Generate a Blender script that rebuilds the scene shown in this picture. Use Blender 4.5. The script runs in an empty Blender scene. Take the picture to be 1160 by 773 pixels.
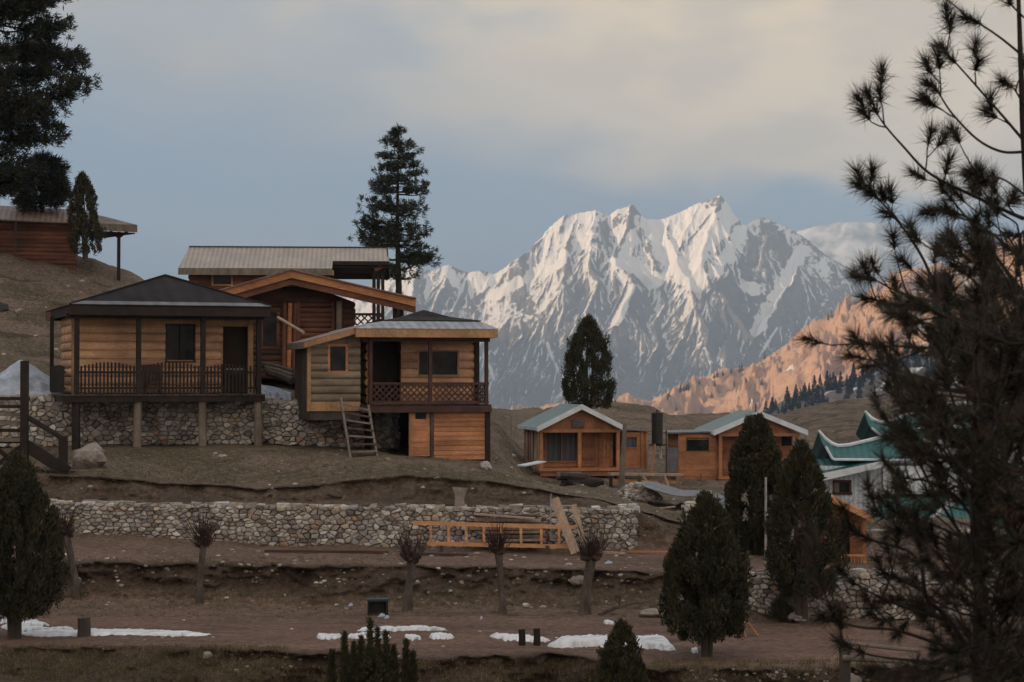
import bpy, math, random
import numpy as np
from mathutils import Vector, Matrix
from mathutils.bvhtree import BVHTree

# ------------------------------------------------------------------ camera, sky, sun
SC = bpy.context.scene
COL = SC.collection
F = 2165.0                      # focal length in pixels of the 1160 px wide frame
PITCH = math.atan(43.5 / F)
cam_d = bpy.data.cameras.new('camera')
cam = bpy.data.objects.new('camera', cam_d)
COL.objects.link(cam)
cam_d.sensor_width = 36.0
cam_d.lens = 36.0 * F / 1160.0
cam_d.clip_start = 0.1
cam_d.clip_end = 60000.0
cam_d.dof.use_dof = True
cam_d.dof.focus_distance = 62.0
cam_d.dof.aperture_fstop = 7.1
cam.location = (0, 0, 0)
cam.rotation_euler = (math.pi / 2 + PITCH, 0, 0)
SC.camera = cam

SUN_EL = math.radians(13.0)
SUN_H = (-0.965, -0.262)         # horizontal direction towards the sun (left, slightly behind)
_n = math.hypot(*SUN_H)
SUN_DIR = Vector((SUN_H[0] / _n * math.cos(SUN_EL), SUN_H[1] / _n * math.cos(SUN_EL), math.sin(SUN_EL)))
sun_d = bpy.data.lights.new('sun', 'SUN')
sun_d.energy = 5.0
sun_d.angle = math.radians(0.5)
sun_d.color = (1.0, 0.69, 0.43)
sun = bpy.data.objects.new('sun', sun_d)
COL.objects.link(sun)
sun.rotation_euler = SUN_DIR.to_track_quat('Z', 'Y').to_euler()

world = bpy.data.worlds.new('World')
SC.world = world
world.use_nodes = True
wt = world.node_tree
wt.nodes.clear()
def N(t, typ, **kw):
    n = t.nodes.new(typ)
    for k, v in kw.items():
        setattr(n, k, v)
    return n
wo = N(wt, 'ShaderNodeOutputWorld')
bg = N(wt, 'ShaderNodeBackground')
bg.inputs['Strength'].default_value = 0.1
wt.links.new(bg.outputs[0], wo.inputs[0])
sky = N(wt, 'ShaderNodeTexSky', sky_type='NISHITA')
sky.sun_disc = False
sky.sun_elevation = SUN_EL
sky.sun_rotation = math.atan2(SUN_DIR.x, SUN_DIR.y)
sky.air_density = 1.0
sky.dust_density = 1.0
def wmath(op, a, b=None, c=None, clamp=False):
    n = N(wt, 'ShaderNodeMath', operation=op)
    n.use_clamp = clamp
    for i, v in enumerate((a, b, c)):
        if v is None: continue
        if isinstance(v, (int, float)): n.inputs[i].default_value = v
        else: wt.links.new(v, n.inputs[i])
    return n.outputs[0]
def wmix(f, a, b):
    n = N(wt, 'ShaderNodeMix', data_type='RGBA')
    if isinstance(f, (int, float)): n.inputs[0].default_value = f
    else: wt.links.new(f, n.inputs[0])
    for i, v in ((6, a), (7, b)):
        if isinstance(v, tuple): n.inputs[i].default_value = (*v, 1)
        else: wt.links.new(v, n.inputs[i])
    return n.outputs[2]
def wrange(v, a, b, c=0.0, d=1.0):
    n = N(wt, 'ShaderNodeMapRange', interpolation_type='SMOOTHSTEP')
    wt.links.new(v, n.inputs[0])
    for i, q in enumerate((a, b, c, d)): n.inputs[i + 1].default_value = q
    return n.outputs[0]
tc = N(wt, 'ShaderNodeTexCoord')
sp = N(wt, 'ShaderNodeSeparateXYZ')
wt.links.new(tc.outputs['Generated'], sp.inputs[0])
mp = N(wt, 'ShaderNodeMapping')
mp.inputs['Scale'].default_value = (4.5, 4.5, 10.0)
wt.links.new(tc.outputs['Generated'], mp.inputs[0])
nz = N(wt, 'ShaderNodeTexNoise')
nz.inputs['Scale'].default_value = 1.0
nz.inputs['Detail'].default_value = 5.0
nz.inputs['Roughness'].default_value = 0.45
wt.links.new(mp.outputs[0], nz.inputs[0])
nz2 = N(wt, 'ShaderNodeTexNoise')
nz2.inputs['Scale'].default_value = 2.6
nz2.inputs['Detail'].default_value = 5.0
nz2.inputs['Roughness'].default_value = 0.5
wt.links.new(mp.outputs[0], nz2.inputs[0])
X, Y, Z = sp.outputs
# cloud deck starts about six degrees up on the right of the view and thins out to the left
e = wmath('ADD', Z, wmath('MULTIPLY', wmath('SUBTRACT', nz.outputs[0], 0.5), 0.11))
e = wmath('ADD', e, wmath('MULTIPLY', X, 0.10))
mask = wrange(e, 0.084, 0.150)
mask2 = wrange(e, 0.102, 0.120)
side = wrange(X, -0.06, 0.14)
mask = wmix(side, mask, mask2)
tone = wrange(wmath('ADD', wmath('ADD', wmath('MULTIPLY', Z, 1.6), wmath('MULTIPLY', X, 1.7)),
                    wmath('MULTIPLY', wmath('SUBTRACT', nz2.outputs[0], 0.5), 0.9)), -0.05, 0.40)
cloud = wmix(tone, (3.3, 3.4, 3.5), (7.0, 5.5, 3.75))
cloud = wmix(wrange(nz2.outputs[0], 0.40, 0.60, 0.0, 0.45), cloud, (3.6, 3.25, 3.0))
blue = wmix(0.80, sky.outputs[0], (1.3, 2.25, 3.6))
skyc = wmix(mask, blue, cloud)
skyc = wmix(wrange(Z, 0.22, 0.6), skyc, (4.6, 4.9, 5.3))
skyc = wmix(wrange(wmath('MULTIPLY', Y, -1.0), -0.15, 0.55), skyc, (8.2, 6.9, 5.6))   # bright evening sky behind the camera      # brighter, cooler overcast overhead, out of view
wt.links.new(skyc, bg.inputs[0])

SC.view_settings.view_transform = 'Standard'
SC.view_settings.look = 'None'
SC.view_settings.exposure = 0.45
SC.view_settings.gamma = 1.0
SC.view_settings.use_curve_mapping = False
SC.render.engine = 'CYCLES'
SC.cycles.use_denoising = True
SC.cycles.max_bounces = 4
SC.cycles.diffuse_bounces = 2
SC.cycles.glossy_bounces = 2
SC.cycles.transmission_bounces = 2
SC.cycles.volume_bounces = 0
SC.cycles.transparent_max_bounces = 6
SC.cycles.use_adaptive_sampling = True
SC.cycles.adaptive_threshold = 0.02

# ------------------------------------------------------------------ helpers
R = random.Random(7)
RN = np.random.RandomState(11)
ca, sa = math.cos(PITCH), math.sin(PITCH)
def W(px, py, D):
    x = (px - 580.0) / F; z = (386.5 - py) / F
    yy = ca - sa * z; zz = sa + ca * z
    k = D / yy
    return Vector((x * k, D, zz * k))
def hz(py, D):
    return W(580, py, D).z
def tag(o, label=None, cat=None, group=None, kind=None):
    if label: o['label'] = label
    if cat: o['category'] = cat
    if group: o['group'] = group
    if kind: o['kind'] = kind
    return o
def empty(name, loc, rz=0.0, label=None, cat=None, group=None):
    o = bpy.data.objects.new(name, None)
    COL.objects.link(o)
    o.location = loc; o.rotation_euler = (0, 0, rz)
    o.empty_display_size = 0.2
    return tag(o, label, cat, group)
def np_mesh(name, V, Fs, mat=None, parent=None, smooth=False, attrs=None, loc=None):
    """V (n,3); Fs list of index arrays with equal width or a single (m,k) array"""
    me = bpy.data.meshes.new(name)
    V = np.asarray(V, dtype=np.float32)
    if not isinstance(Fs, (list, tuple)): Fs = [Fs]
    Fs = [np.asarray(f, dtype=np.int32) for f in Fs if len(f)]
    tot = sum(len(f) for f in Fs); lp = np.concatenate([f.ravel() for f in Fs])
    ls = np.concatenate([np.full(len(f), f.shape[1]) for f in Fs])
    st = np.concatenate([[0], np.cumsum(ls)[:-1]]).astype(np.int32)
    me.vertices.add(len(V)); me.vertices.foreach_set('co', V.ravel())
    me.loops.add(len(lp)); me.loops.foreach_set('vertex_index', lp)
    me.polygons.add(tot); me.polygons.foreach_set('loop_start', st)
    me.update(calc_edges=True)
    if smooth:
        me.polygons.foreach_set('use_smooth', np.ones(tot, dtype=bool))
    for k, v in (attrs or {}).items():
        a = me.attributes.new(k, 'FLOAT', 'POINT'); a.data.foreach_set('value', np.asarray(v, dtype=np.float32).ravel())
    me.validate()
    if mat: me.materials.append(mat)
    o = bpy.data.objects.new(name, me)
    COL.objects.link(o)
    if parent: o.parent = parent
    if loc is not None: o.location = loc
    return o
def grid_faces(nr, nc):
    i = np.arange(nr * nc).reshape(nr, nc)
    return np.stack([i[:-1, :-1], i[:-1, 1:], i[1:, 1:], i[1:, :-1]], -1).reshape(-1, 4)

# numpy gradient noise
_rs = np.random.RandomState(5)
_perm = _rs.permutation(512); _perm = np.concatenate([_perm, _perm])
_ga = _rs.rand(512) * 2 * np.pi; _gx = np.cos(_ga); _gy = np.sin(_ga)
def pn(x, y, seed=0):
    x = np.asarray(x, float); y = np.asarray(y, float)
    xi = np.floor(x).astype(int); yi = np.floor(y).astype(int)
    xf = x - xi; yf = y - yi
    u = xf * xf * xf * (xf * (xf * 6 - 15) + 10); v = yf * yf * yf * (yf * (yf * 6 - 15) + 10)
    def g(ix, iy, dx, dy):
        h = _perm[(_perm[(ix + seed * 37) & 511] + iy) & 511]
        return _gx[h] * dx + _gy[h] * dy
    a = g(xi, yi, xf, yf); b = g(xi + 1, yi, xf - 1, yf)
    c = g(xi, yi + 1, xf, yf - 1); d = g(xi + 1, yi + 1, xf - 1, yf - 1)
    return (a + (b - a) * u + ((c + (d - c) * u) - (a + (b - a) * u)) * v) * 1.5
def fbm(x, y, octs=4, seed=0, gain=0.5, lac=2.03):
    s = 0; a = 1
    for o in range(octs):
        s = s + a * pn(x, y, seed + o * 7); x = x * lac + 13.7; y = y * lac - 7.1; a *= gain
    return s
def ridged(x, y, octs=4, seed=0, gain=0.55, lac=2.07):
    s = 0; a = 1
    for o in range(octs):
        s = s + a * (1 - 2 * np.abs(pn(x, y, seed + o * 7))); x = x * lac + 3.7; y = y * lac - 9.1; a *= gain
    return s
def sstep(v, a, b):
    t = np.clip((v - a) / (b - a), 0, 1)
    return t * t * (3 - 2 * t)

class MB:
    """collects boxes, bars, tubes, slabs; build() links them as one mesh object"""
    def __init__(s): s.v = []; s.f = []
    def add(s, vs, fs):
        n = len(s.v); s.v += [tuple(q) for q in vs]; s.f += [tuple(n + i for i in f) for f in fs]; return s
    def box(s, x0, x1, y0, y1, z0, z1):
        return s.add([(x0, y0, z0), (x1, y0, z0), (x1, y1, z0), (x0, y1, z0), (x0, y0, z1), (x1, y0, z1), (x1, y1, z1), (x0, y1, z1)],
                     [(0, 3, 2, 1), (4, 5, 6, 7), (0, 1, 5, 4), (1, 2, 6, 5), (2, 3, 7, 6), (3, 0, 4, 7)])
    def bar(s, p, q, w, h, up=(0, 0, 1)):
        p = Vector(p); q = Vector(q); d = (q - p).normalized(); up = Vector(up)
        if abs(d.dot(up)) > 0.98: up = Vector((0, 1, 0))
        a = d.cross(up).normalized() * (w / 2); b = a.cross(d).normalized() * (h / 2)
        vs = [c + sa_ * a + sb * b for c in (p, q) for sa_, sb in ((-1, -1), (1, -1), (1, 1), (-1, 1))]
        return s.add(vs, [(0, 1, 2, 3), (7, 6, 5, 4), (0, 4, 5, 1), (1, 5, 6, 2), (2, 6, 7, 3), (3, 7, 4, 0)])
    def tube(s, pts, rs, n=8, wob=0.0, cap=True):
        pts = [Vector(p) for p in pts]
        if isinstance(rs, (int, float)): rs = [rs] * len(pts)
        base = len(s.v); rings = []
        ref = Vector((0.31, 0.87, 0.17))
        for i, p in enumerate(pts):
            d = (pts[min(i + 1, len(pts) - 1)] - pts[max(i - 1, 0)])
            d = d.normalized() if d.length > 1e-9 else Vector((0, 0, 1))
            a = d.cross(ref)
            if a.length < 0.15: a = d.cross(Vector((1, 0, 0)))
            a.normalize(); b = d.cross(a).normalized()
            for k in range(n):
                t = 2 * math.pi * k / n; r = rs[i] * (1 + (R.uniform(-wob, wob) if wob else 0))
                s.v.append(tuple(p + a * math.cos(t) * r + b * math.sin(t) * r))
        for i in range(len(pts) - 1):
            for k in range(n):
                a0 = base + i * n + k; b0 = base + i * n + (k + 1) % n
                s.f.append((a0, b0, b0 + n, a0 + n))
        if cap:
            s.f.append(tuple(base + k for k in reversed(range(n))))
            s.f.append(tuple(base + (len(pts) - 1) * n + k for k in range(n)))
        return s
    def slab(s, pts, t):
        """polygon pts (list of 3D, ccw from above), extruded down by t"""
        n = len(pts); vs = [tuple(p) for p in pts] + [(p[0], p[1], p[2] - t) for p in pts]
        fs = [tuple(range(n)), tuple(reversed(range(n, 2 * n)))] + [(i, n + i, n + (i + 1) % n, (i + 1) % n) for i in range(n)]
        return s.add(vs, fs)
    def prism(s, pts, y0, y1):
        """pts in (x,z), extruded from y0 to y1"""
        n = len(pts); vs = [(p[0], y0, p[1]) for p in pts] + [(p[0], y1, p[1]) for p in pts]
        fs = [tuple(range(n)), tuple(reversed(range(n, 2 * n)))] + [(i, n + i, n + (i + 1) % n, (i + 1) % n) for i in range(n)]
        return s.add(vs, fs)
    def wall(s, x0, x1, z0, z1, y0, y1, holes=(), axis='x'):
        xs = sorted({x0, x1, *[min(max(h[i], x0), x1) for h in holes for i in (0, 1)]}); zs = sorted({z0, z1, *[min(max(h[i], z0), z1) for h in holes for i in (2, 3)]})
        for a, b in zip(xs, xs[1:]):
            for c, d in zip(zs, zs[1:]):
                mx, mz = (a + b) / 2, (c + d) / 2
                if any(h[0] < mx < h[1] and h[2] < mz < h[3] for h in holes): continue
                if axis == 'x': s.box(a, b, y0, y1, c, d)
                else: s.box(y0, y1, a, b, c, d)
        return s
    def courses(s, a0, a1, z0, z1, off, n, bulge=0.06, holes=(), axis='x', sign=-1, flat=False):
        """horizontal log (or board) siding on the plane off; bulges towards sign"""
        c = (z1 - z0) / n
        for i in range(n):
            za, zb = z0 + i * c, z0 + (i + 1) * c; zm = (za + zb) / 2
            cuts = [(a0, a1)]
            for h in holes:
                if h[2] < zm < h[3]:
                    new = []
                    for u, v in cuts:
                        if h[0] > u: new.append((u, min(v, h[0])))
                        if h[1] < v: new.append((max(u, h[1]), v))
                    cuts = [q for q in new if q[1] - q[0] > 0.02]
            for u, v in cuts:
                bl = bulge * R.uniform(0.8, 1.2); dz = R.uniform(-.006, .006)
                if flat: prof = [(za + .008, 0), (za + .008, bl * 1.0), (zb - .012, bl * .8), (zb - .012, 0)]
                else: prof = [(zm + dz + (zb - za) / 2 * math.sin(t) * .93, bl * math.cos(t)) for t in np.linspace(-1.5, 1.5, 7)]
                m = len(prof); vs = []
                for w in (u, v):
                    for pz, pb in prof:
                        q = off + sign * pb
                        vs.append((w, q, pz) if axis == 'x' else (q, w, pz))
                fs = [(j, j + 1, m + j + 1, m + j) for j in range(m - 1)] + [tuple(range(m)), tuple(reversed(range(m, 2 * m)))]
                s.add(vs, fs)
        return s
    def build(s, name, mat, parent=None, smooth=False, jit=0.0, loc=None):
        me = bpy.data.meshes.new(name)
        v = s.v
        if jit: v = [(a + R.uniform(-jit, jit), b + R.uniform(-jit, jit), c + R.uniform(-jit, jit)) for a, b, c in v]
        me.from_pydata(v, [], s.f)
        if smooth: me.polygons.foreach_set('use_smooth', [True] * len(me.polygons))
        me.materials.append(mat); me.update()
        o = bpy.data.objects.new(name, me); COL.objects.link(o)
        if parent: o.parent = parent
        if loc is not None: o.location = loc
        return o

class Frame:
    """local frame of a building: x right, y away, z up; X/Z turn photo pixels into local metres"""
    def __init__(s, px, py, D, deg):
        s.o = W(px, py, D); s.th = math.radians(deg); s.c = math.cos(s.th); s.s = math.sin(s.th)
    def X(s, px, y=0.0):
        t = (px - 580) / F
        return (t * (s.o.y + y * s.c) - s.o.x + y * s.s) / (s.c - t * s.s)
    def Z(s, py, x=0.0, y=0.0):
        return hz(py, s.o.y + x * s.s + y * s.c) - s.o.z
    def root(s, name, label, cat, group=None):
        return empty(name, s.o, s.th, label, cat, group)

# ------------------------------------------------------------------ materials
def lnk(t, a, b): t.links.new(a, b)
def new_mat(name):
    m = bpy.data.materials.new(name); m.use_nodes = True
    t = m.node_tree; t.nodes.clear()
    out = N(t, 'ShaderNodeOutputMaterial'); b = N(t, 'ShaderNodeBsdfPrincipled')
    lnk(t, b.outputs[0], out.inputs[0])
    return m, t, b
def mrange(t, v, a, b, c, d, smooth=False):
    n = N(t, 'ShaderNodeMapRange', interpolation_type='SMOOTHSTEP' if smooth else 'LINEAR'); lnk(t, v, n.inputs[0])
    for i, q in enumerate((a, b, c, d)): n.inputs[i + 1].default_value = q
    return n.outputs[0]
def mixc(t, f, a, b, blend='MIX'):
    n = N(t, 'ShaderNodeMix', data_type='RGBA', blend_type=blend)
    if isinstance(f, (int, float)): n.inputs[0].default_value = f
    else: lnk(t, f, n.inputs[0])
    for i, v in ((6, a), (7, b)):
        if isinstance(v, tuple): n.inputs[i].default_value = (*v, 1)
        else: lnk(t, v, n.inputs[i])
    return n.outputs[2]
def mth(t, op, a, b=0.0, clamp=False):
    n = N(t, 'ShaderNodeMath', operation=op); n.use_clamp = clamp
    for i, v in enumerate((a, b)):
        if isinstance(v, (int, float)): n.inputs[i].default_value = v
        else: lnk(t, v, n.inputs[i])
    return n.outputs[0]
def noise(t, scale, detail=4, rough=0.55, mapping=(1, 1, 1), coord='Object', dist=0.0):
    tcn = N(t, 'ShaderNodeTexCoord'); m = N(t, 'ShaderNodeMapping'); m.inputs['Scale'].default_value = mapping
    lnk(t, tcn.outputs[coord], m.inputs[0])
    n = N(t, 'ShaderNodeTexNoise'); n.inputs['Scale'].default_value = scale; n.inputs['Detail'].default_value = detail
    n.inputs['Roughness'].default_value = rough; n.inputs['Distortion'].default_value = dist
    lnk(t, m.outputs[0], n.inputs[0])
    return n.outputs[0]
def vscale(t, col, f):
    n = N(t, 'ShaderNodeVectorMath', operation='SCALE'); 
    if isinstance(col, tuple): n.inputs[0].default_value = col
    else: lnk(t, col, n.inputs[0])
    lnk(t, f, n.inputs['Scale'])
    return n.outputs[0]
def surf(name, c1, c2=None, rough=0.8, nscale=3.0, mapping=(1, 1, 1), amt=(0.35, 0.65), grain=0.25, gscale=30.0, island=0.25, bump=0.3, spec=0.3, metal=0.0, bdist=0.01):
    """generic weathered surface: two colours mixed by noise, fine grain, per-piece brightness, bump"""
    m, t, b = new_mat(name)
    n1 = noise(t, nscale, 5, 0.6, mapping)
    col = mixc(t, mrange(t, n1, amt[0], amt[1], 0, 1), c1, c2 or tuple(q * .6 for q in c1))
    n2 = noise(t, gscale, 3, 0.6, mapping)
    col = vscale(t, col, mrange(t, n2, 0.25, 0.75, 1 - grain, 1 + grain))
    if island:
        g = N(t, 'ShaderNodeNewGeometry')
        col = vscale(t, col, mrange(t, g.outputs['Random Per Island'], 0, 1, 1 - island, 1 + island))
    n3 = noise(t, 0.9, 5, 0.7)
    col = vscale(t, col, mrange(t, n3, .32, .68, 1 - grain * 1.1, 1 + grain * .7))
    lnk(t, col, b.inputs['Base Color'])
    b.inputs['Roughness'].default_value = rough; b.inputs['Metallic'].default_value = metal
    b.inputs['Specular IOR Level'].default_value = spec
    if bump:
        bn = N(t, 'ShaderNodeBump'); bn.inputs['Strength'].default_value = bump; bn.inputs['Distance'].default_value = bdist
        lnk(t, n2, bn.inputs['Height']); lnk(t, bn.outputs[0], b.inputs['Normal'])
    return m
HX, VX = (0.12, 1, 1), (1, 1, 0.1)
M = {}
M['log_light'] = surf('log_light', (0.66, 0.40, 0.25), (0.42, 0.245, 0.15), mapping=(0.25, 1, 1.5), nscale=2.2, island=0.22, gscale=25)
M['log_grey'] = surf('log_grey', (0.25, 0.20, 0.15), (0.16, 0.12, 0.09), mapping=(0.3, 1, 1.5), nscale=3, island=0.25, gscale=25)
M['plank_orange'] = surf('plank_orange', (0.46, 0.215, 0.105), (0.33, 0.15, 0.078), mapping=(0.3, 1, 1.2), nscale=2.5, island=0.2, gscale=22)
M['plank_orange_v'] = surf('plank_orange_v', (0.37, 0.165, 0.085), (0.23, 0.105, 0.057), mapping=(1, 1, .25), nscale=2.5, island=0.2, gscale=22)
M['beam_orange'] = surf('beam_orange', (0.47, 0.22, 0.10), (0.32, 0.14, 0.07), mapping=(0.2, .2, 1), nscale=2, island=0.12, gscale=20)
M['trim_light'] = surf('trim_light', (0.42, 0.25, 0.13), (0.27, 0.16, 0.09), mapping=(.4, .4, .4), nscale=3, island=0.12)
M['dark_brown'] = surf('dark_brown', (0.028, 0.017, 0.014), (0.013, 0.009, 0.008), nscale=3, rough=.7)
M['red_brown'] = surf('red_brown', (0.075, 0.032, 0.026), (0.045, 0.02, 0.018), nscale=3, rough=.6)
M['wall_brown'] = surf('wall_brown', (0.11, 0.052, 0.034), (0.055, 0.029, 0.021), mapping=(.3, 1, 1.3), nscale=2.5)
M['wall_red'] = surf('wall_red', (0.17, 0.072, 0.045), (0.09, 0.04, 0.028), mapping=(.3, 1, 1.3), nscale=2.5)
M['weathered'] = surf('weathered', (0.21, 0.175, 0.145), (0.12, 0.10, 0.085), mapping=(1, 1, .3), nscale=4)
M['weathered_dark'] = surf('weathered_dark', (0.085, 0.07, 0.06), (0.045, 0.037, 0.033), mapping=(1, 1, .3), nscale=4)
M['fresh_wood'] = surf('fresh_wood', (0.62, 0.33, 0.17), (0.48, 0.24, 0.12), mapping=(.3, 1, 1), nscale=3, island=.12)
M['pale_plank'] = surf('pale_plank', (0.42, 0.31, 0.23), (0.28, 0.2, 0.15), mapping=(1, 1, .3), nscale=4)
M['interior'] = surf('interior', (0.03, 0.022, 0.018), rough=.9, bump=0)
M['bark'] = surf('bark', (0.085, 0.065, 0.052), (0.045, 0.034, 0.028), mapping=(1, 1, .3), nscale=8, gscale=40, island=0, bump=.7, bdist=.02)
M['bark_grey'] = surf('bark_grey', (0.13, 0.105, 0.09), (0.055, 0.042, 0.036), mapping=(1, 1, .35), nscale=9, gscale=45, island=0, bump=.8, bdist=.02)
M['bark_dark'] = surf('bark_dark', (0.035, 0.025, 0.021), (0.02, 0.015, 0.013), nscale=8, gscale=60, island=0, bump=.5)
M['twig'] = surf('twig', (0.07, 0.038, 0.03), (0.04, 0.024, 0.02), nscale=5, bump=0)
def stone_mat():
    m, t, b = new_mat('stone')
    g = N(t, 'ShaderNodeNewGeometry'); cr = N(t, 'ShaderNodeValToRGB'); lnk(t, g.outputs['Random Per Island'], cr.inputs[0])
    cr.color_ramp.interpolation = 'CONSTANT'
    stops = [(0, (.23, .205, .19)), (.12, (.33, .305, .28)), (.25, (.17, .15, .14)), (.36, (.39, .37, .34)), (.48, (.27, .235, .205)), (.6, (.30, .285, .275)), (.7, (.21, .18, .16)), (.78, (.35, .295, .24)), (.86, (.46, .44, .41)), (.955, (.32, .215, .15)), (.97, (.25, .245, .25))]
    e = cr.color_ramp.elements; e[0].position = 0; e[0].color = (*stops[0][1], 1); e[1].position = stops[1][0]; e[1].color = (*stops[1][1], 1)
    for p, c in stops[2:]: q = e.new(p); q.color = (*c, 1)
    n1 = noise(t, 5, 5, .7); n2 = noise(t, 22, 4, .7)
    col = vscale(t, cr.outputs[0], mrange(t, n1, .3, .7, .75, 1.5)); col = vscale(t, col, mrange(t, n2, .3, .7, .75, 1.3))
    lnk(t, col, b.inputs['Base Color']); b.inputs['Roughness'].default_value = .9; b.inputs['Specular IOR Level'].default_value = .2
    bn = N(t, 'ShaderNodeBump'); bn.inputs['Strength'].default_value = .9; bn.inputs['Distance'].default_value = .03
    lnk(t, mth(t, 'ADD', n1, mth(t, 'MULTIPLY', n2, .4)), bn.inputs['Height']); lnk(t, bn.outputs[0], b.inputs['Normal'])
    return m
M['stone'] = stone_mat()
M['boulder'] = surf('boulder', (0.32, 0.28, 0.25), (0.19, 0.155, 0.14), nscale=2.5, island=0, gscale=20, bump=.8, bdist=.03)
M['soil_dark'] = surf('soil_dark', (0.11, 0.092, 0.078), (0.07, 0.058, 0.05), island=0)
M['snow_g'] = surf('snow_g', (0.74, 0.76, 0.80), (0.42, 0.41, 0.41), nscale=3.5, mapping=(.5, 1, 1), amt=(.46, .74), island=0, grain=.16, gscale=18, rough=.7, bump=.8, bdist=.04)
M['tarp_white'] = surf('tarp_white', (0.42, 0.47, 0.56), (0.27, 0.31, 0.39), nscale=1.6, amt=(.4, .6), island=0, grain=.12, gscale=9, rough=.45, bump=.5, bdist=.05)
M['tarp_grey'] = surf('tarp_grey', (0.17, 0.18, 0.21), (0.10, 0.105, 0.125), nscale=2, island=0, rough=.5, bump=.5, bdist=.05)
M['metal_white'] = surf('metal_white', (0.66, 0.72, 0.79), (0.52, 0.57, 0.62), nscale=2, island=.06, grain=.06, rough=.5, bump=.1)
M['metal_pole'] = surf('metal_pole', (0.38, 0.38, 0.39), (0.26, 0.25, 0.25), nscale=4, island=0, rough=.5, bump=0)
M['black_plastic'] = surf('black_plastic', (0.018, 0.017, 0.018), (0.03, 0.026, 0.026), nscale=3, island=0, rough=.45)
M['teal_plastic'] = surf('teal_plastic', (0.03, 0.06, 0.075), (0.02, 0.03, 0.04), nscale=3, island=.1, rough=.5)
M['curtain'] = surf('curtain', (0.10, 0.105, 0.12), (0.045, 0.048, 0.06), nscale=5, mapping=(1, 1, .05), island=0, grain=.15, gscale=9, rough=.7)
M['sign_dark'] = surf('sign_dark', (0.10, 0.07, 0.06), (0.16, 0.12, 0.10), nscale=12, island=0)
def glass_mat():
    m, t, b = new_mat('window_glass')
    n = noise(t, 2.0, 2)
    lnk(t, mixc(t, mrange(t, n, .4, .6, 0, 1), (0.012, 0.012, 0.014), (0.03, 0.032, 0.036)), b.inputs['Base Color'])
    b.inputs['Roughness'].default_value = 0.2; b.inputs['Specular IOR Level'].default_value = 0.12
    return m
M['glass'] = glass_mat()
def metal_roof(name, c1, c2, axis_scale, spec=0.35, rough=.55, pitch=0.16, strength=.6):
    """corrugated sheets, wave along one object axis, stained"""
    m, t, b = new_mat(name)
    n1 = noise(t, 1.1, 6, 0.65); n2 = noise(t, 14, 4, .6)
    col = mixc(t, mrange(t, n1, .38, .62, 0, 1), c1, c2)
    col = vscale(t, col, mrange(t, n2, .25, .75, .8, 1.2))
    tcn = N(t, 'ShaderNodeTexCoord'); mpn = N(t, 'ShaderNodeMapping'); mpn.inputs['Scale'].default_value = axis_scale
    lnk(t, tcn.outputs['Object'], mpn.inputs[0])
    wv = N(t, 'ShaderNodeTexWave', wave_type='BANDS', bands_direction='X'); wv.inputs['Scale'].default_value = 1.0 / pitch / 3.14159 
    wv.inputs['Distortion'].default_value = 0.0
    lnk(t, mpn.outputs[0], wv.inputs[0])
    col = vscale(t, col, mrange(t, wv.outputs['Fac'], 0, 1, .82, 1.08))
    lnk(t, col, b.inputs['Base Color'])
    b.inputs['Roughness'].default_value = rough; b.inputs['Specular IOR Level'].default_value = spec
    bn = N(t, 'ShaderNodeBump'); bn.inputs['Strength'].default_value = strength; bn.inputs['Distance'].default_value = .03
    lnk(t, mth(t, 'ADD', wv.outputs['Fac'], mth(t, 'MULTIPLY', n2, .4)), bn.inputs['Height']); lnk(t, bn.outputs[0], b.inputs['Normal'])
    return m
M['roof_black'] = metal_roof('roof_black', (0.014, 0.012, 0.013), (0.028, 0.023, 0.024), (1, 0, 0), spec=.12, rough=.75, pitch=.5, strength=.3)
M['roof_edge'] = metal_roof('roof_edge', (0.07, 0.068, 0.074), (0.16, 0.16, 0.17), (1, 0, 0), rough=.5, pitch=.5, strength=.3)
M['roof_grey'] = metal_roof('roof_grey', (0.30, 0.27, 0.25), (0.38, 0.33, 0.29), (1, 0, 0), pitch=.2)
M['roof_silver'] = metal_roof('roof_silver', (0.36, 0.38, 0.42), (0.22, 0.23, 0.26), (1, 0, 0), pitch=.3)
M['roof_rust'] = metal_roof('roof_rust', (0.25, 0.18, 0.15), (0.17, 0.10, 0.08), (1, 0, 0), pitch=.25)
M['roof_teal'] = metal_roof('roof_teal', (0.055, 0.16, 0.16), (0.10, 0.21, 0.21), (0, 0, 0), pitch=.2)
M['roof_teal'].node_tree.nodes['Mapping'].name = 'x'
M['roof_green'] = metal_roof('roof_green', (0.022, 0.105, 0.105), (0.035, 0.14, 0.14), (1, 0, 0), pitch=.25)
M['siding_blue'] = metal_roof('siding_blue', (0.56, 0.62, 0.70), (0.48, 0.54, 0.62), (1, 0, 0), pitch=.18, strength=.35)

def foliage(name, c1, c2, c3=None):
    m, t, b = new_mat(name)
    g = N(t, 'ShaderNodeNewGeometry')
    n1 = noise(t, 1.3, 3, .6)
    col = mixc(t, mrange(t, n1, .38, .62, 0, 1), c1, c2)
    col = vscale(t, col, mrange(t, g.outputs['Random Per Island'], 0, 1, .6, 1.45))
    if c3:
        col = mixc(t, mrange(t, g.outputs['Random Per Island'], .90, .93, 0, 1), col, c3)
    lnk(t, col, b.inputs['Base Color']); b.inputs['Roughness'].default_value = .7; b.inputs['Specular IOR Level'].default_value = .2
    return m
M['juniper'] = foliage('juniper_leaf', (0.034, 0.040, 0.022), (0.054, 0.050, 0.028), (0.08, 0.05, 0.028))
M['juniper_olive'] = foliage('juniper_olive_leaf', (0.055, 0.055, 0.028), (0.038, 0.042, 0.024), (0.09, 0.06, 0.03))
M['pine_far'] = foliage('pine_needles', (0.028, 0.038, 0.026), (0.04, 0.045, 0.03))
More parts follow.
